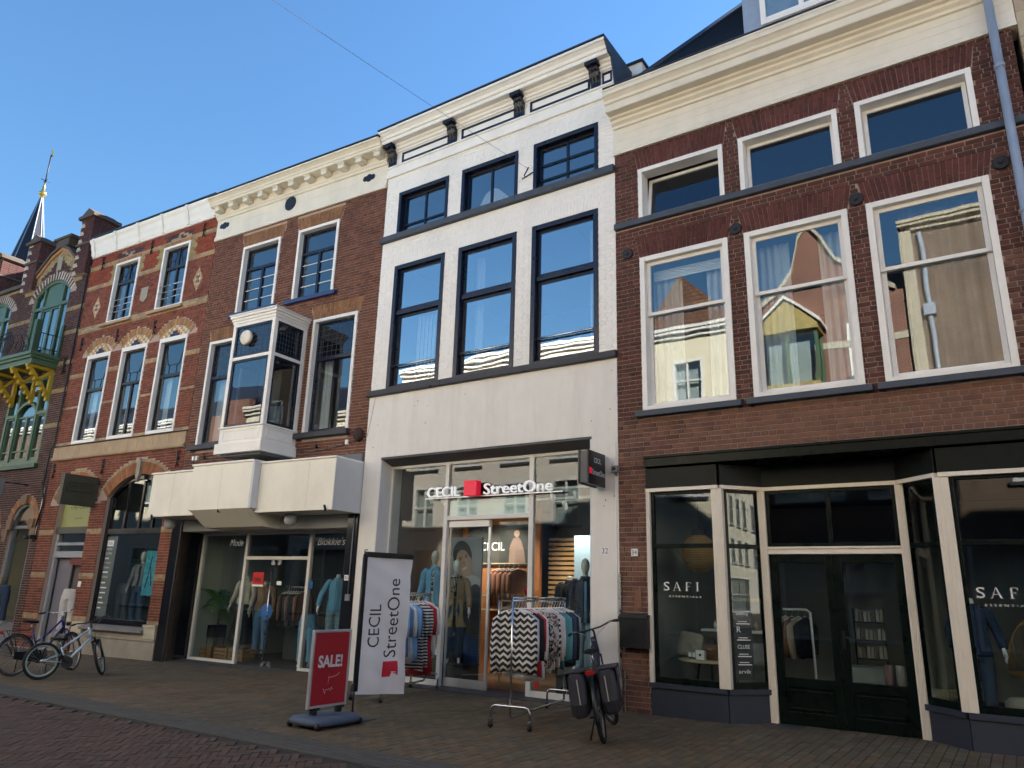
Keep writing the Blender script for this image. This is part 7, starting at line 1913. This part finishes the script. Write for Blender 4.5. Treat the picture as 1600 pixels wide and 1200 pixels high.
for a in range(4): mb = MB(); mb.tube([(-3.80 + .3 * cos(a * pi / 2 + .6), .78 + .3 * sin(a * pi / 2 + .6), .38), (-3.80 + .25 * cos(a * pi / 2 + .6), .78 + .25 * sin(a * pi / 2 + .6), .70)], .018, 6); TB.part('leg', mb, IRON)
PI_ = Thing('cushion', 'cream cushion standing on the round display table', 'cushion', FA, (-4.25, .8, .73))
mb = MB(); mb.M = Matrix.Translation((-4.22, .85, .91)) @ Matrix.Rotation(rad(-15), 4, 'X') @ Matrix.Rotation(rad(8), 4, 'Y')
mb.rings([[((.19 * (1 - abs(t) ** 6 * .35)) * (1 if abs(cos(a)) > 1e-9 else 1) * (abs(cos(a)) ** .35) * (1 if cos(a) >= 0 else -1) * (1 - t * t * .55) ** .5, t * .055, .18 * (abs(sin(a)) ** .35) * (1 if sin(a) >= 0 else -1) * (1 - t * t * .55) ** .5) for a in [i / 24 * 2 * pi + .01 for i in range(24)]] for t in (-1, -.6, -.2, .2, .6, 1)]); PI_.part('cover', mb, cloth('cushion_cloth', (.46, .41, .32)))
HB = Thing('handbag', 'brown leather handbag on the round display table', 'bag', FA, (-3.82, .65, .73))
LEA = mat('brown_leather', (.16, .075, .03), .4, .15, 6)
mb = MB(); mb.prism([(-3.96, .60, .735), (-3.70, .60, .735), (-3.73, .60, .93), (-3.93, .60, .93)], (0, .10, 0)); HB.part('body', mb, LEA, bevel=.015); mb = MB(); mb.prism([(-3.94, .592, .86), (-3.72, .592, .86), (-3.73, .592, .935), (-3.93, .592, .935)], (0, .012, 0)); HB.part('flap', mb, LEA, bevel=.004); mb = MB(); mb.tube([(-3.90, .65, .93), (-3.88, .65, 1.02), (-3.83, .65, 1.05), (-3.78, .65, 1.02), (-3.76, .65, .93)], .008, 6); HB.part('handle', mb, LEA); mb = MB(); mb.box(-3.86, -3.80, .585, .593, .86, .885); HB.part('clasp', mb, STEEL)
GB = Thing('gift_box', 'small white card box in front of the handbag', 'box', FA, (-3.98, .5, .73)); mb = MB(); mb.box(-4.0, -3.87, .46, .55, .732, .86); GB.part('box', mb, LETTERW, bevel=.003); mb = MB(); mb.lathe([(.02, .459), (.02, .46)], (-3.935, 0, .80), 10, 'y'); GB.part('emblem', mb, BLACKP)
for k, (x, h_) in enumerate(((-4.12, .22), (-4.06, .14))):
    GL = Thing('glass_vase', ('tall glass vase beside the cushion', 'short glass bottle beside the tall vase')[k], 'vase', FA, (x, .58, .73)); mb = MB(); mb.lathe([(.03, .732), (.03, .732 + h_ * .8), (.02, .732 + h_), (.018, .732 + h_)], (x, .58, 0), 14); GL.part('body', mb, SHOPG); mb = MB(); mb.box(x - .02, x + .02, .545, .549, .76, .82); GL.part('label_print', mb, LETTERW)
SHF = Thing('wall_shelf', 'pale shelf with small bottles behind the rattan lamp', 'shelf', FA, (-3.7, 1.6, 1.0))
mb = MB(); mb.box(-4.3, -3.0, 1.55, 1.85, 1.08, 1.12); SHF.part('board', mb, LETTERW); mb = MB(); mb.box(-4.05, -4.0, 1.8, 1.86, 0, 2.4); mb.box(-4.05, -3.2, 1.8, 1.84, 1.55, 1.6); SHF.part('upright', mb, HANG)
for k in range(6): mb = MB(); x = -4.1 + k * .16; mb.lathe([(.03, 1.122), (.03, 1.20), (.012, 1.22), (.012, 1.25)], (x, 1.65, 0), 10); SHF.part('bottle', mb, (LETTERW, HANG, BLACKP)[k % 3])
mb = MB(); mb.box(-3.35, -3.05, .62, .66, .72, 1.0); E_.part('leaning_card', mb, cloth('grey_card', (.32, .32, .30)))
CN = Thing('shop_counter', 'pale counter blocks behind the right door leaf', 'counter', FA, (-1.7, 1.5, 0))
mb = MB(); mb.box(-2.15, -1.6, 1.35, 1.8, 0, .72); CN.part('block', mb, mat('counter_sage', (.20, .21, .19), .7, .08)); mb = MB(); mb.box(-1.85, -1.0, 1.15, 1.5, 0, .52); CN.part('block', mb, mat('counter_pale', (.28, .28, .26), .7, .08))
rr3 = random.Random(21)
SK = Thing('display_rack', 'dark rack with rolled cards behind the right door leaf', 'rack', FA, (-1.9, 2.0, .7))
mb = MB()
for x in (-2.1, -1.7): mb.tube([(x, 1.9, .7), (x, 1.9, 1.5)], .012, 6)
for z in (.8, 1.05, 1.3): mb.box(-2.1, -1.7, 1.82, 1.98, z, z + .015)
SK.part('frame', mb, IRON)
for z in (.82, 1.07, 1.32):
    for k in range(7): mb = MB(); x = -2.06 + k * .055; mb.box(x, x + .04, 1.84, 1.9, z, z + rr3.uniform(.12, .18)); SK.part('card', mb, (cloth('card_a', (.30, .27, .22)), cloth('card_b', (.18, .14, .11)), cloth('card_c', (.36, .34, .32)))[k % 3])
for k, (x, m_) in enumerate(((-1.62, cloth('roll_rose', (.28, .17, .15))), (-1.48, cloth('roll_pale', (.34, .31, .27))), (-1.36, cloth('roll_pink', (.32, .22, .20))))):
    RL = Thing('cloth_roll', ('rose cloth roll on the counter', 'pale cloth roll in the middle on the counter', 'pinkish cloth roll at the right on the counter')[k], 'cloth roll', FA, (x, 1.3, .52)); mb = MB(); mb.lathe([(.05, .522), (.055, .78), (.001, .78)], (x, 1.32, 0), 12); RL.part('roll', mb, m_)
TR = Thing('towel_rail', 'white tubular clothes rail behind the left door leaf', 'rail', FA, (-2.6, 1.2, 0)); mb = MB(); mb.tube([(-2.95, 1.3, 1.46), (-2.62, 1.3, 1.46), (-2.57, 1.3, 1.42), (-2.55, 1.3, 0)], .018, 8); TR.part('tube', mb, LETTERW)
for k in range(4): garment('hanging_knit', ('cream', 'rose brown', 'sand', 'black')[k] + ' knit on the white rail behind the left door leaf', FA, (-2.92 + k * .09, 1.3, 1.44), rad(60), (CRMC, ROSEB, SAND, BLKC)[k], .17, .55, .4, group='knits behind the left door leaf')
mannequin('mannequin', 'mannequin in dark blue pullover and jeans behind the right green shop window', FA, (-.55, .85, .20), rad(20), 1.66, cloth('dark_blue_pullover', (.018, .034, .075)), .86, DKJ, .1, shell=SKINW, head=False, spread=.30)
RC = Thing('rattan_chair', 'brown rattan chair with round back behind the right window', 'chair', FA, (.1, 1.4, .38), local=True)
for k in range(7): mb = MB(); x = -.27 + k * .09; mb.tube([(x, .18, .40), (x, .24, .42 + .62 * sqrt(max(.02, 1 - (x / .34) ** 2)))], .010, 5); RC.part('spindle', mb, RAT)
mb = MB(); mb.tube([(.34 * cos(a / 12 * pi), .24, .42 + .64 * sin(a / 12 * pi)) for a in range(13)], .018, 6); RC.part('back_hoop', mb, RAT); mb = MB(); mb.lathe([(.001, .36), (.33, .36), (.35, .39), (.33, .42), (.001, .42)], (0, 0, 0), 20); RC.part('seat', mb, RAT)
for a in range(4): mb = MB(); mb.tube([(.22 * cos(a * pi / 2 + .8), .22 * sin(a * pi / 2 + .8), .36), (.27 * cos(a * pi / 2 + .8), .27 * sin(a * pi / 2 + .8), -.38)], .016, 6); RC.part('leg', mb, RAT)
BSK = Thing('wire_basket', 'brass wire basket in the narrow right pane', 'basket', FA, (-.9, .5, .40), local=True)
for k in range(5): mb = MB(); z = .02 + k * .045; mb.tube([(-.13, -.1, z), (.13, -.1, z), (.13, .1, z), (-.13, .1, z)], .004, 4, closed=True); BSK.part('wire', mb, mat('brass_wire', (.4, .3, .12), .4, .1, metal=.7))
for k in range(8): mb = MB(); x = -.13 + k * .037; mb.tube([(x, -.1, .02), (x, -.1, .2)], .003, 4); BSK.part('wire', mb, MATS['brass_wire'])
ST_ = Thing('pouffe', 'beige round pouffe at the foot of the right window', 'pouffe', FA, (-.12, .55, .4)); mb = MB(); mb.lathe([(.18, .40), (.22, .44), (.22, .52), (.17, .57), (.001, .58)], (-.1, .55, 0), 20); ST_.part('cushion', mb, cloth('pouffe_cloth', (.34, .29, .2)))
BX_ = Thing('storage_boxes', 'pale boxes stacked at the right end of the green shop window', 'box', FA, (.25, .8, .4)); mb = MB(); mb.box(.05, .55, .75, 1.2, .40, .62); BX_.part('lower_box', mb, LETTERW); mb = MB(); mb.box(.1, .5, .8, 1.15, .621, .80); BX_.part('upper_box', mb, MATS['counter_pale'])
# ================================================================ things on the pavement
p_, d_, zg = rack('chrome clothes rack with the zigzag knit in front of the shop entrance', (-5.34, -2.30), (-5.63, -.48), 1.49)
ra = atan2(d_.y, d_.x) - pi / 2
seq = [('black and white zigzag knit at the near end of the rack', ZIG, .235, .74, .66), ('white blouse just behind the zigzag knit', WHC, .21, .80, .5), ('pale blue blouse behind the first white blouse', cloth('pale_blue_cloth', (.40, .46, .56)), .20, .72, .5), ('black cardigan third from the near end of the rack', BLKC, .22, .60, .5),
       ('long red dress hanging on the rack', REDC, .19, .82, .4), ('white shirt behind the red dress', WHC, .21, .82, .5), ('black and cream mottled tunic on the rack', LEO, .22, .74, .5), ('brown and grey print blouse on the rack', BRP, .20, .76, .45), ('second mottled blouse in black and white', LEO, .21, .76, .5), ('second zigzag knit further along the rack', ZIG, .20, .70, .5),
       ('pinkish white blouse on the rack', PINKW, .21, .72, .55), ('white blouse beside the teal shirts', WHC, .20, .72, .5), ('teal shirt nearer the entrance rack end', TEAL, .21, .74, .55), ('lighter teal shirt behind the first teal shirt', cloth('light_teal_cloth', (.10, .30, .33)), .21, .72, .55), ('dark denim jacket at the far end of the rack', DKJ, .22, .72, .55), ('black blazer at the far end of the rack', BLKC, .23, .76, .58), ('grey blue blazer last on the rack', FADED, .22, .70, .55)]
for k, (lb, m_, w__, ln, sl) in enumerate(seq):
    a = .07 + k * .104
    q = p_ + d_ * a
    garment('hanging_garment', lb, FA, (q.x, q.y, zg + 1.49 - .016), ra + RND.uniform(-.22, .22), m_, w__, ln, sl, group='garments on the entrance rack', hanger=HANGW)
p_, d_, zg = rack('chrome clothes rack behind the white banner', (-8.28, -1.75), (-8.62, -.02), 1.52)
ra = atan2(d_.y, d_.x) - pi / 2
seq = [('white shirt at the hidden near end of the rack behind the banner', WHC), ('navy shirt next to the hidden white shirt', DARKN), ('pale striped shirt behind the banner', STRP), ('white blouse close behind the banner edge', WHC), ('green shirt at the banner edge', GRNC), ('light blue shirt beside the green shirt', SKYC), ('mid blue shirt beside the light blue one', JEANB), ('white shirt between the blue shirts', WHC), ('pale blue shirt next to the stripes', SKYC), ('blue denim shirt next to the stripes', JEANB), ('black and white striped dress on the rack', STRP), ('second striped dress on the rack', STRP), ('red dress at the far end of the rack', REDC), ('white shirt last on the rack behind the banner', WHC)]
for k, (lb, m_) in enumerate(seq):
    a = .08 + k * .122
    q = p_ + d_ * a
    garment('hanging_garment', lb, FA, (q.x, q.y, zg + 1.52 - .016), ra + RND.uniform(-.22, .22), m_, .20, 1.1 if m_ in (STRP, REDC) else .85 + .03 * (k % 3), .42, group='garments on the rack behind the banner', hanger=HANGW)

# SALE board
zg = gz(-7.2)
SB = Thing('pavement_sign', 'red SALE board in grey frame on a wheeled grey foot', 'sign', FA, (-7.22, -3.52, zg), rad(90), local=True)
FOOT = mat('foot_plastic', rgb(70, 84, 104), .55, .1, 5, .1, 60)
mb = MB()
mb.rings([[(a * .385 * (abs(cos(t)) ** .4) * (1 if cos(t) > 0 else -1), c * .29 * (abs(sin(t)) ** .4) * (1 if sin(t) > 0 else -1) , z) for t in [i / 32 * 2 * pi + .01 for i in range(32)]] for a, c, z in ((.93, .93, .035), (1, 1, .055), (1, 1, .085), (.95, .93, .115), (.82, .70, .13), (.5, .3, .135))]); SB.part('foot', mb, FOOT)
for x in (-.33, .33):
    for y in (-.24, .24): mb = MB(); mb.lathe([(.015, -.02), (.042, -.018), (.042, .018), (.015, .02)], (x, y, .042), 14, 'y'); SB.part('wheel', mb, BLACKP)
for x in (-.2, .2): mb = MB(); mb.box(x - .035, x + .035, -.03, .03, .125, .21); mb.box(x - .07, x + .07, -.035, .035, .185, .21); SB.part('bracket', mb, BLACKP, bevel=.004)
mb = MB(); mb.ring(-.315, .315, .205, 1.10, .032, .032, .032, .032, -.022, .022); SB.part('frame', mb, mat('silver_frame', (.48, .49, .51), .35, .05, 4, metal=.5), bevel=.006)
mb = MB(); mb.box(-.285, .285, -.012, .012, .235, 1.07); SB.part('poster', mb, mat('poster_red', (.34, .018, .028), .45, .06, 2))
SB.text('letters', 'SALE!', mat('letter_grey_white', (.60, .58, .60), .5, 0), (-.205, -.0135, .66), w=.40, h=.145, ext=.0, bold=.035)
mb = MB(); mb.tube([(-.09, -.0135, .42), (-.06, -.0135, .36), (-.05, -.0135, .41), (-.01, -.0135, .40), (.0, -.0135, .42), (.03, -.0135, .39), (.04, -.0135, .43), (.07, -.0135, .40)], .003, 4); mb.tube([(-.02, -.0135, .47), (-.01, -.0135, .56)], .002, 4); mb.tube([(.0, -.0135, .54), (.12, -.0135, .56), (.16, -.0135, .59)], .002, 4); SB.part('scribble', mb, MATS['letter_grey_white'])

# banner flag
zg = gz(-7.46)
FLG = Thing('banner_flag', 'tall white banner reading CECIL Street One on black pole beside the red SALE board', 'banner', FA, (-7.46, -2.83, zg), rad(81.65), local=True)
mb = MB(); mb.box(-.42, .06, -.42, .10, .004, .016); FLG.part('base_plate', mb, mat('steel_plate', (.05, .055, .065), .5, .1), bevel=.003)
mb = MB(); mb.tube([(0, 0, .0), (0, 0, .42)], .012, 8); mb.tube([(0, 0, .40), (.0, 0, 2.06)], .018, 8); mb.tube([(0, 0, 2.05), (.0, 0, 2.11), (.02, 0, 2.125), (.05, 0, 2.12)], .008, 6); FLG.part('pole', mb, BLACKP)
mb = MB(); mb.box(.02, .87, -.018, .018, 2.03, 2.10); FLG.part('top_bar', mb, BLACKP, bevel=.006)
mb = MB(); mb.box(-.012, .045, -.02, .02, .30, 2.03); FLG.part('sleeve', mb, BLACKP)
FCL = mat('banner_cloth', (.74, .73, .76), .8, .05, 3, .3, 14)
def fy(x, z): return .014 * sin(6.5 * z + 3.0 * x) * (.25 + x) + .012 * sin(13 * x + 2 * z) * (2.05 - z) * .6 + .006 * sin(21 * z + 9 * x)
mb = MB(); nx_, nz_ = 18, 44; ids = {}
for s in (0, 1):
    for i in range(nx_ + 1):
        for j in range(nz_ + 1):
            x = .03 + .84 * i / nx_; zb_ = .26 - .05 * i / nx_; z = zb_ + (2.035 - zb_) * j / nz_
            ids[s, i, j] = mb.P((x - .03 * (1 - j / nz_) * (i / nx_), fy(x, z) + s * .002, z))
for i in range(nx_):
    for j in range(nz_):
        mb.face((ids[0, i, j], ids[0, i + 1, j], ids[0, i + 1, j + 1], ids[0, i, j + 1]), sm=True); mb.face((ids[1, i, j], ids[1, i, j + 1], ids[1, i + 1, j + 1], ids[1, i + 1, j]), sm=True)
FLG.part('cloth', mb, FCL, fix=False)
DKL = mat('banner_ink', (.035, .035, .045), .7, 0)
def flagtext(body, x, z, w_, h_):
    o = FLG.text('letters', body, DKL, (x, 0, z), w=w_, h=h_, ext=0, rot=(pi / 2, -pi / 2, 0))
    import bmesh
    bm = bmesh.new(); bm.from_mesh(o.data)
    bmesh.ops.triangulate(bm, faces=bm.faces)
    bmesh.ops.subdivide_edges(bm, edges=[e for e in bm.edges if e.calc_length() > .06], cuts=2)
    for v in bm.verts: v.co.y = fy(v.co.x, v.co.z) - .003
    bm.to_mesh(o.data); bm.free()
flagtext('CECIL', .355, .84, .56, .20)
flagtext('StreetOne', .66, .70, 1.05, .205)
mb = MB(); nn_ = 8; ids = {}
for i in range(nn_ + 1):
    for j in range(nn_ + 1): x = .44 + .26 * i / nn_; z = .45 + .20 * j / nn_; ids[i, j] = mb.P((x, fy(x, z) - .003, z))
for i in range(nn_):
    for j in range(nn_): mb.face((ids[i, j], ids[i + 1, j], ids[i + 1, j + 1], ids[i, j + 1]))
FLG.part('red_cube_print', mb, mat('banner_red', (.55, .02, .05), .7, .04), fix=False)

# bicycles
RUB = mat('tyre_rubber', (.014, .014, .014), .75, .15, 20, .2, 80); RIM = mat('rim_alloy', (.40, .41, .42), .35, .05, 6, metal=.8); SPK = mat('spoke_steel', (.40, .40, .40), .35, 0, metal=.9)
def bike(label, pos, heading, wr, wb, steer, lean, fm, fork_m, step, seat_h, bar_h, guard, tyre_m=RUB, rimm=RIM, carrier=False, panniers=False, suspension=False, black_bits=BLACKP, bar_m=BLACKP, bar_w=.30, swept=.12, light=False, rim_w=.012, front_rack=False):
    zg = gz(pos[0])
    T = Thing('bicycle', label, 'bicycle', FA, (pos[0], pos[1], zg), 0, 'parked bicycles', local=True)
    T.e.rotation_euler = (Matrix.Rotation(heading, 3, 'Z') @ Matrix.Rotation(lean, 3, 'X')).to_euler()
    def wheel(c, M=None):
        mb = MB(); mb.M = M; n = 40; tr = .027 if panniers else (.020 if not suspension else .025)
        mb.rings([[(c[0] + (wr - tr + tr * cos(b)) * cos(a), c[1] + tr * sin(b), c[2] + (wr - tr + tr * cos(b)) * sin(a)) for b in [k / 8 * 2 * pi for k in range(8)]] for a in [k / n * 2 * pi for k in range(n)]], closed=True, caps=False)
        w_ = T.part('wheel', mb, tyre_m)
        mb = MB(); mb.M = M; r0 = wr - 2 * tr - .006
        mb.rings([[(c[0] + (r0 + rim_w * cos(b)) * cos(a), c[1] + .011 * sin(b), c[2] + (r0 + rim_w * cos(b)) * sin(a)) for b in [k / 6 * 2 * pi for k in range(6)]] for a in [k / n * 2 * pi for k in range(n)]], closed=True, caps=False); T.part('rim', mb, rimm, w_)
        mb = MB(); mb.M = M
        for k in range(28):
            a = k / 28 * 2 * pi; a2 = a + (.5 if k % 2 else -.5); s = .028 if (k // 2) % 2 else -.028
            mb.tube([(c[0] + .022 * cos(a2), c[1] + s, c[2] + .022 * sin(a2)), (c[0] + r0 * cos(a), c[1], c[2] + r0 * sin(a))], .0016, 4)
        T.part('spokes', mb, SPK, w_)
        mb = MB(); mb.M = M; mb.lathe([(.012, -.06), (.012, -.032), (.026, -.03), (.026, .03), (.012, .032), (.012, .06)], c, 12, 'y'); T.part('hub', mb, STEEL, w_)
        return w_
    FX = Vector((wb, 0, wr))
    MS = Matrix.Translation(FX) @ Matrix.Rotation(rad(-20), 4, 'Y') @ Matrix.Rotation(steer, 4, 'Z') @ Matrix.Rotation(rad(20), 4, 'Y') @ Matrix.Translation(-FX)
    wheel((0, 0, wr)); wheel((wb, 0, wr), MS)
    bb_ = Vector((wb * .41, 0, wr - .045)); st = Vector((wb * .41 - (seat_h - wr) * .36, 0, seat_h - .10)); ht = Vector((wb - .26 * (bar_h - wr) / .75 - .04, 0, bar_h - .10)); hb = ht + Vector((.055, 0, -.16))
    mb = MB()
    r_ = .018 if not panniers else .032
    mb.tube([bb_, st], r_ * .85, 8); mb.tube([bb_, hb], r_ * 1.15, 8); mb.tube([ht + Vector((-.008, 0, .02)), hb + Vector((.01, 0, -.03))], r_ * 1.2, 8)
    tm = bb_ + (st - bb_) * (.52 if step else .9)
    if step: mb.tube([tm, tm + (ht - tm) * .5 + Vector((0, 0, -.05)), ht + Vector((0, 0, -.03))], r_, 8)
    else: mb.tube([tm, ht + Vector((0, 0, -.02))], r_, 8)
    for s in (-.055, .055):
        mb.tube([(0, s, wr), (bb_.x, s * .6, bb_.z)], .009, 6); mb.tube([(0, s, wr), (st.x - .0, s * .3, st.z - .12)], .008, 6)
    T.part('frame', mb, fm)
    mb = MB(); mb.tube([st - (st - bb_).normalized() * .05, st + (st - bb_).normalized() * .12], .013, 8); sp_ = T.part('seat_post', mb, STEEL)
    c = st + (st - bb_).normalized() * .12
    mb = MB(); mb.rings([[(c.x - .13 + .27 * t, (.075 * (1 - t) ** .6 + .018) * cos(a) * (1 if t > .02 else .7), c.z + .015 + .028 * sin(a) + .02 * (1 - t) ** 2) for a in [k / 10 * 2 * pi for k in range(10)]] for t in (0, .1, .25, .45, .7, .95, 1)]); T.part('saddle', mb, black_bits)
    mb = MB(); mb.M = MS
    if suspension:
        for s in (-.06, .06): mb.tube([(wb, s, wr), (wb - .10, s, wr + .30)], .020, 8)
        mb.tube([(wb - .10, -.07, wr + .30), (wb - .10, .07, wr + .30)], .022, 8); mb.tube([(wb - .11, 0, wr + .30), hb], .018, 8)
    else:
        for s in (-.05, .05): mb.tube([(wb, s, wr), (wb - .06, s, wr + .22), (hb.x + .02, s * .6, hb.z - .04)], [.009, .011, .013], 6)
        mb.tube([(hb.x + .02, -.03, hb.z - .04), (hb.x + .02, .03, hb.z - .04)], .016, 8)
    T.part('fork', mb, fork_m)
    mb = MB(); mb.M = MS
    top = ht + Vector((-.03, 0, .09))
    mb.tube([ht, top], .014, 8); mb.tube([top, top + Vector((.05, 0, .03))], .014, 8)
    b0 = top + Vector((.05, 0, .03))
    mb.tube([b0 + Vector((-swept, -bar_w, .02)), b0 + Vector((-swept * .3, -bar_w * .75, .03)), b0 + Vector((0, -bar_w * .35, .0)), b0, b0 + Vector((0, bar_w * .35, .0)), b0 + Vector((-swept * .3, bar_w * .75, .03)), b0 + Vector((-swept, bar_w, .02))], .011, 8)
    hbr = T.part('handlebar', mb, bar_m)
    for s in (-1, 1):
        mb = MB(); mb.M = MS; e = b0 + Vector((-swept, s * bar_w, .02)); i_ = b0 + Vector((-swept * .55, s * bar_w * .84, .027)); mb.tube([e + (e - i_) * .35, i_], .017, 8); T.part('grip', mb, black_bits, hbr)
        mb = MB(); mb.M = MS; mb.tube([i_ + Vector((.02, 0, -.01)), i_ + Vector((.045, s * .03, -.015)), e + Vector((.04, 0, -.025))], .006, 5); mb.tube([i_, i_ + Vector((.03, -s * .05, .0)), ht + Vector((.05, s * .02, .02)), hb + Vector((.02, s * .03, -.05))], .0035, 4); T.part('brake_lever', mb, STEEL, hbr)
    mb = MB(); mb.lathe([(.10, -.046), (.10, -.042)], bb_, 24, 'y'); mb.lathe([(.02, -.07), (.02, .07)], bb_, 10, 'y')
    for s in (-1, 1): mb.tube([bb_ + Vector((0, s * .07, 0)), bb_ + Vector((s * .12, s * .085, -s * .11))], .010, 6)
    cr = T.part('crank', mb, mat('dark_alloy', (.06, .06, .065), .4, .1, metal=.6))
    for s in (-1, 1):
        q = bb_ + Vector((s * .12, s * .13, -s * .11)); mb = MB(); mb.box(q.x - .045, q.x + .045, q.y - .04, q.y + .04, q.z - .011, q.z + .011); T.part('pedal', mb, black_bits, cr)
    mb = MB(); mb.tube([(0, -.046, wr + .035), (bb_.x, -.046, bb_.z + .10)], .004, 4); mb.tube([(0, -.046, wr - .035), (bb_.x, -.046, bb_.z - .10)], .004, 4); T.part('chain', mb, BLACKP)
    if panniers or carrier:
        mb = MB(); mb.prism([(-.06, -.055, wr - .06), (bb_.x + .11, -.055, bb_.z - .12), (bb_.x + .13, -.055, bb_.z + .0), (bb_.x + .09, -.055, bb_.z + .12), (-.06, -.055, wr + .06)], (0, -.02, 0)); T.part('chain_guard', mb, black_bits, bevel=.006)
    mb = MB(); mb.tube([(.10, .05, wr - .06), (.16, .17, .012)], .010, 6); T.part('kickstand', mb, black_bits)
    if guard:
        def fender(cx, a0, a1, M):
            b = MB(); b.M = M; R_ = []
            for k in range(19):
                a = a0 + (a1 - a0) * k / 18; R_.append([(cx + (wr + o) * cos(a), y, wr + (wr + o) * sin(a)) for y, o in ((-.028, .006), (-.02, .020), (0, .026), (.02, .020), (.028, .006), (0, .020))])
            b.rings(R_, sm=True); T.part('mudguard', b, guard)
        fender(0, rad(20), rad(200), None); fender(wb, rad(40), rad(200), MS)
    if carrier or panniers:
        mb = MB(); zc = wr * 2 + .08
        for s in (-.06, .06): mb.tube([(.17, s, zc), (-.30, s, zc)], .006, 6); mb.tube([(-.12, s, zc), (-.005, s, wr)], .006, 6); mb.tube([(-.25, s, zc), (-.005, s, wr)], .006, 6)
        for x in (.15, -.05, -.28): mb.tube([(x, -.06, zc), (x, .06, zc)], .006, 6)
        mb.tube([(.17, 0, zc), (st.x - .02, 0, zc + .03)], .006, 6); T.part('carrier', mb, black_bits)
        mb = MB(); mb.box(-.335, -.305, -.05, .05, zc - .055, zc - .005); T.part('rear_light', mb, mat('red_lens', (.30, .012, .01), .25, .05), bevel=.006)
    if panniers:
        for s in (-1, 1):
            mb = MB(); y0 = s * .075; zc = wr * 2 + .06
            prof = [(.18, zc), (-.29, zc), (-.34, zc - .32), (-.30, zc - .46), (.12, zc - .46), (.19, zc - .30)]
            rs = []
            for t, k in ((0, .9), (.25, 1.0), (.7, 1.02), (1, .88)):
                rs.append([(-.06 + (x + .06) * k, y0 + s * .20 * t, zc - .2 + (z - zc + .2) * k) for x, z in prof])
            mb.rings(rs, sm=False); pn = T.part('pannier', mb, cloth('pannier_fabric', (.018, .018, .026), .6), bevel=.025)
            mb = MB(); mb.box(-.29, .17, min(y0 - s * .02, y0 + s * .225), max(y0 - s * .02, y0 + s * .225), zc + .0, zc + .02); mb.box(-.29, .17, min(y0 + s * .205, y0 + s * .225), max(y0 + s * .205, y0 + s * .225), zc - .14, zc + .0); T.part('flap', mb, MATS['pannier_fabric'], pn, bevel=.015)
            mb = MB()
            for x in (-.20, .06): mb.box(x - .012, x + .012, min(y0 + s * .226, y0 + s * .232), max(y0 + s * .226, y0 + s * .232), zc - .22, zc)
            mb.box(-.350, -.344, y0 + s * .08 - .006, y0 + s * .08 + .006, zc - .32, zc - .06); T.part('strap', mb, mat('reflective_strap', (.30, .30, .31), .4, .05), pn)
        mb = MB(); mb.box(wb * .41 - .16, wb * .41 + .02, -.04, .04, wr + .10, wr + .36); T.part('battery', mb, BLACKP, bevel=.015)
    if light:
        mb = MB(); mb.M = MS; mb.lathe([(.02, -.04), (.04, .0), (.04, .03)], (hb.x + .10, 0, hb.z + .06), 12, 'x'); T.part('headlight', mb, black_bits)
    return T
bike('pale blue and white mountain bike with grey rims on its kickstand', (-14.16, -3.60), rad(87), .305, .965, rad(54), rad(-4), mat('ice_blue_frame', (.42, .54, .66), .3, .1, 6, coat=.4), BLACKP, False, .62, .92, None, rimm=mat('pale_rim', (.34, .42, .40), .4, .05), suspension=True, bar_w=.30, swept=.04, rim_w=.02)
bike('dark blue city bike with chrome handlebar behind the mountain bike', (-15.02, -3.66), rad(102), .345, 1.12, rad(25), rad(-4), mat('deep_blue_frame', (.012, .018, .13), .3, .1, 6, coat=.4), MATS['deep_blue_frame'], True, .88, 1.06, IRON, tyre_m=mat('brown_tyre', (.10, .075, .055), .75, .15), carrier=True, bar_m=STEEL, bar_w=.32, swept=.20, light=True)
bike('black electric bicycle with dark panniers parked by the white pillar', (-4.06, -2.32), rad(113), .36, 1.17, rad(22), rad(-10), mat('anthracite_frame', (.03, .035, .05), .4, .1, 6), MATS['anthracite_frame'], True, .92, 1.16, BLACKP, panniers=True, bar_w=.33, swept=.14, light=True)
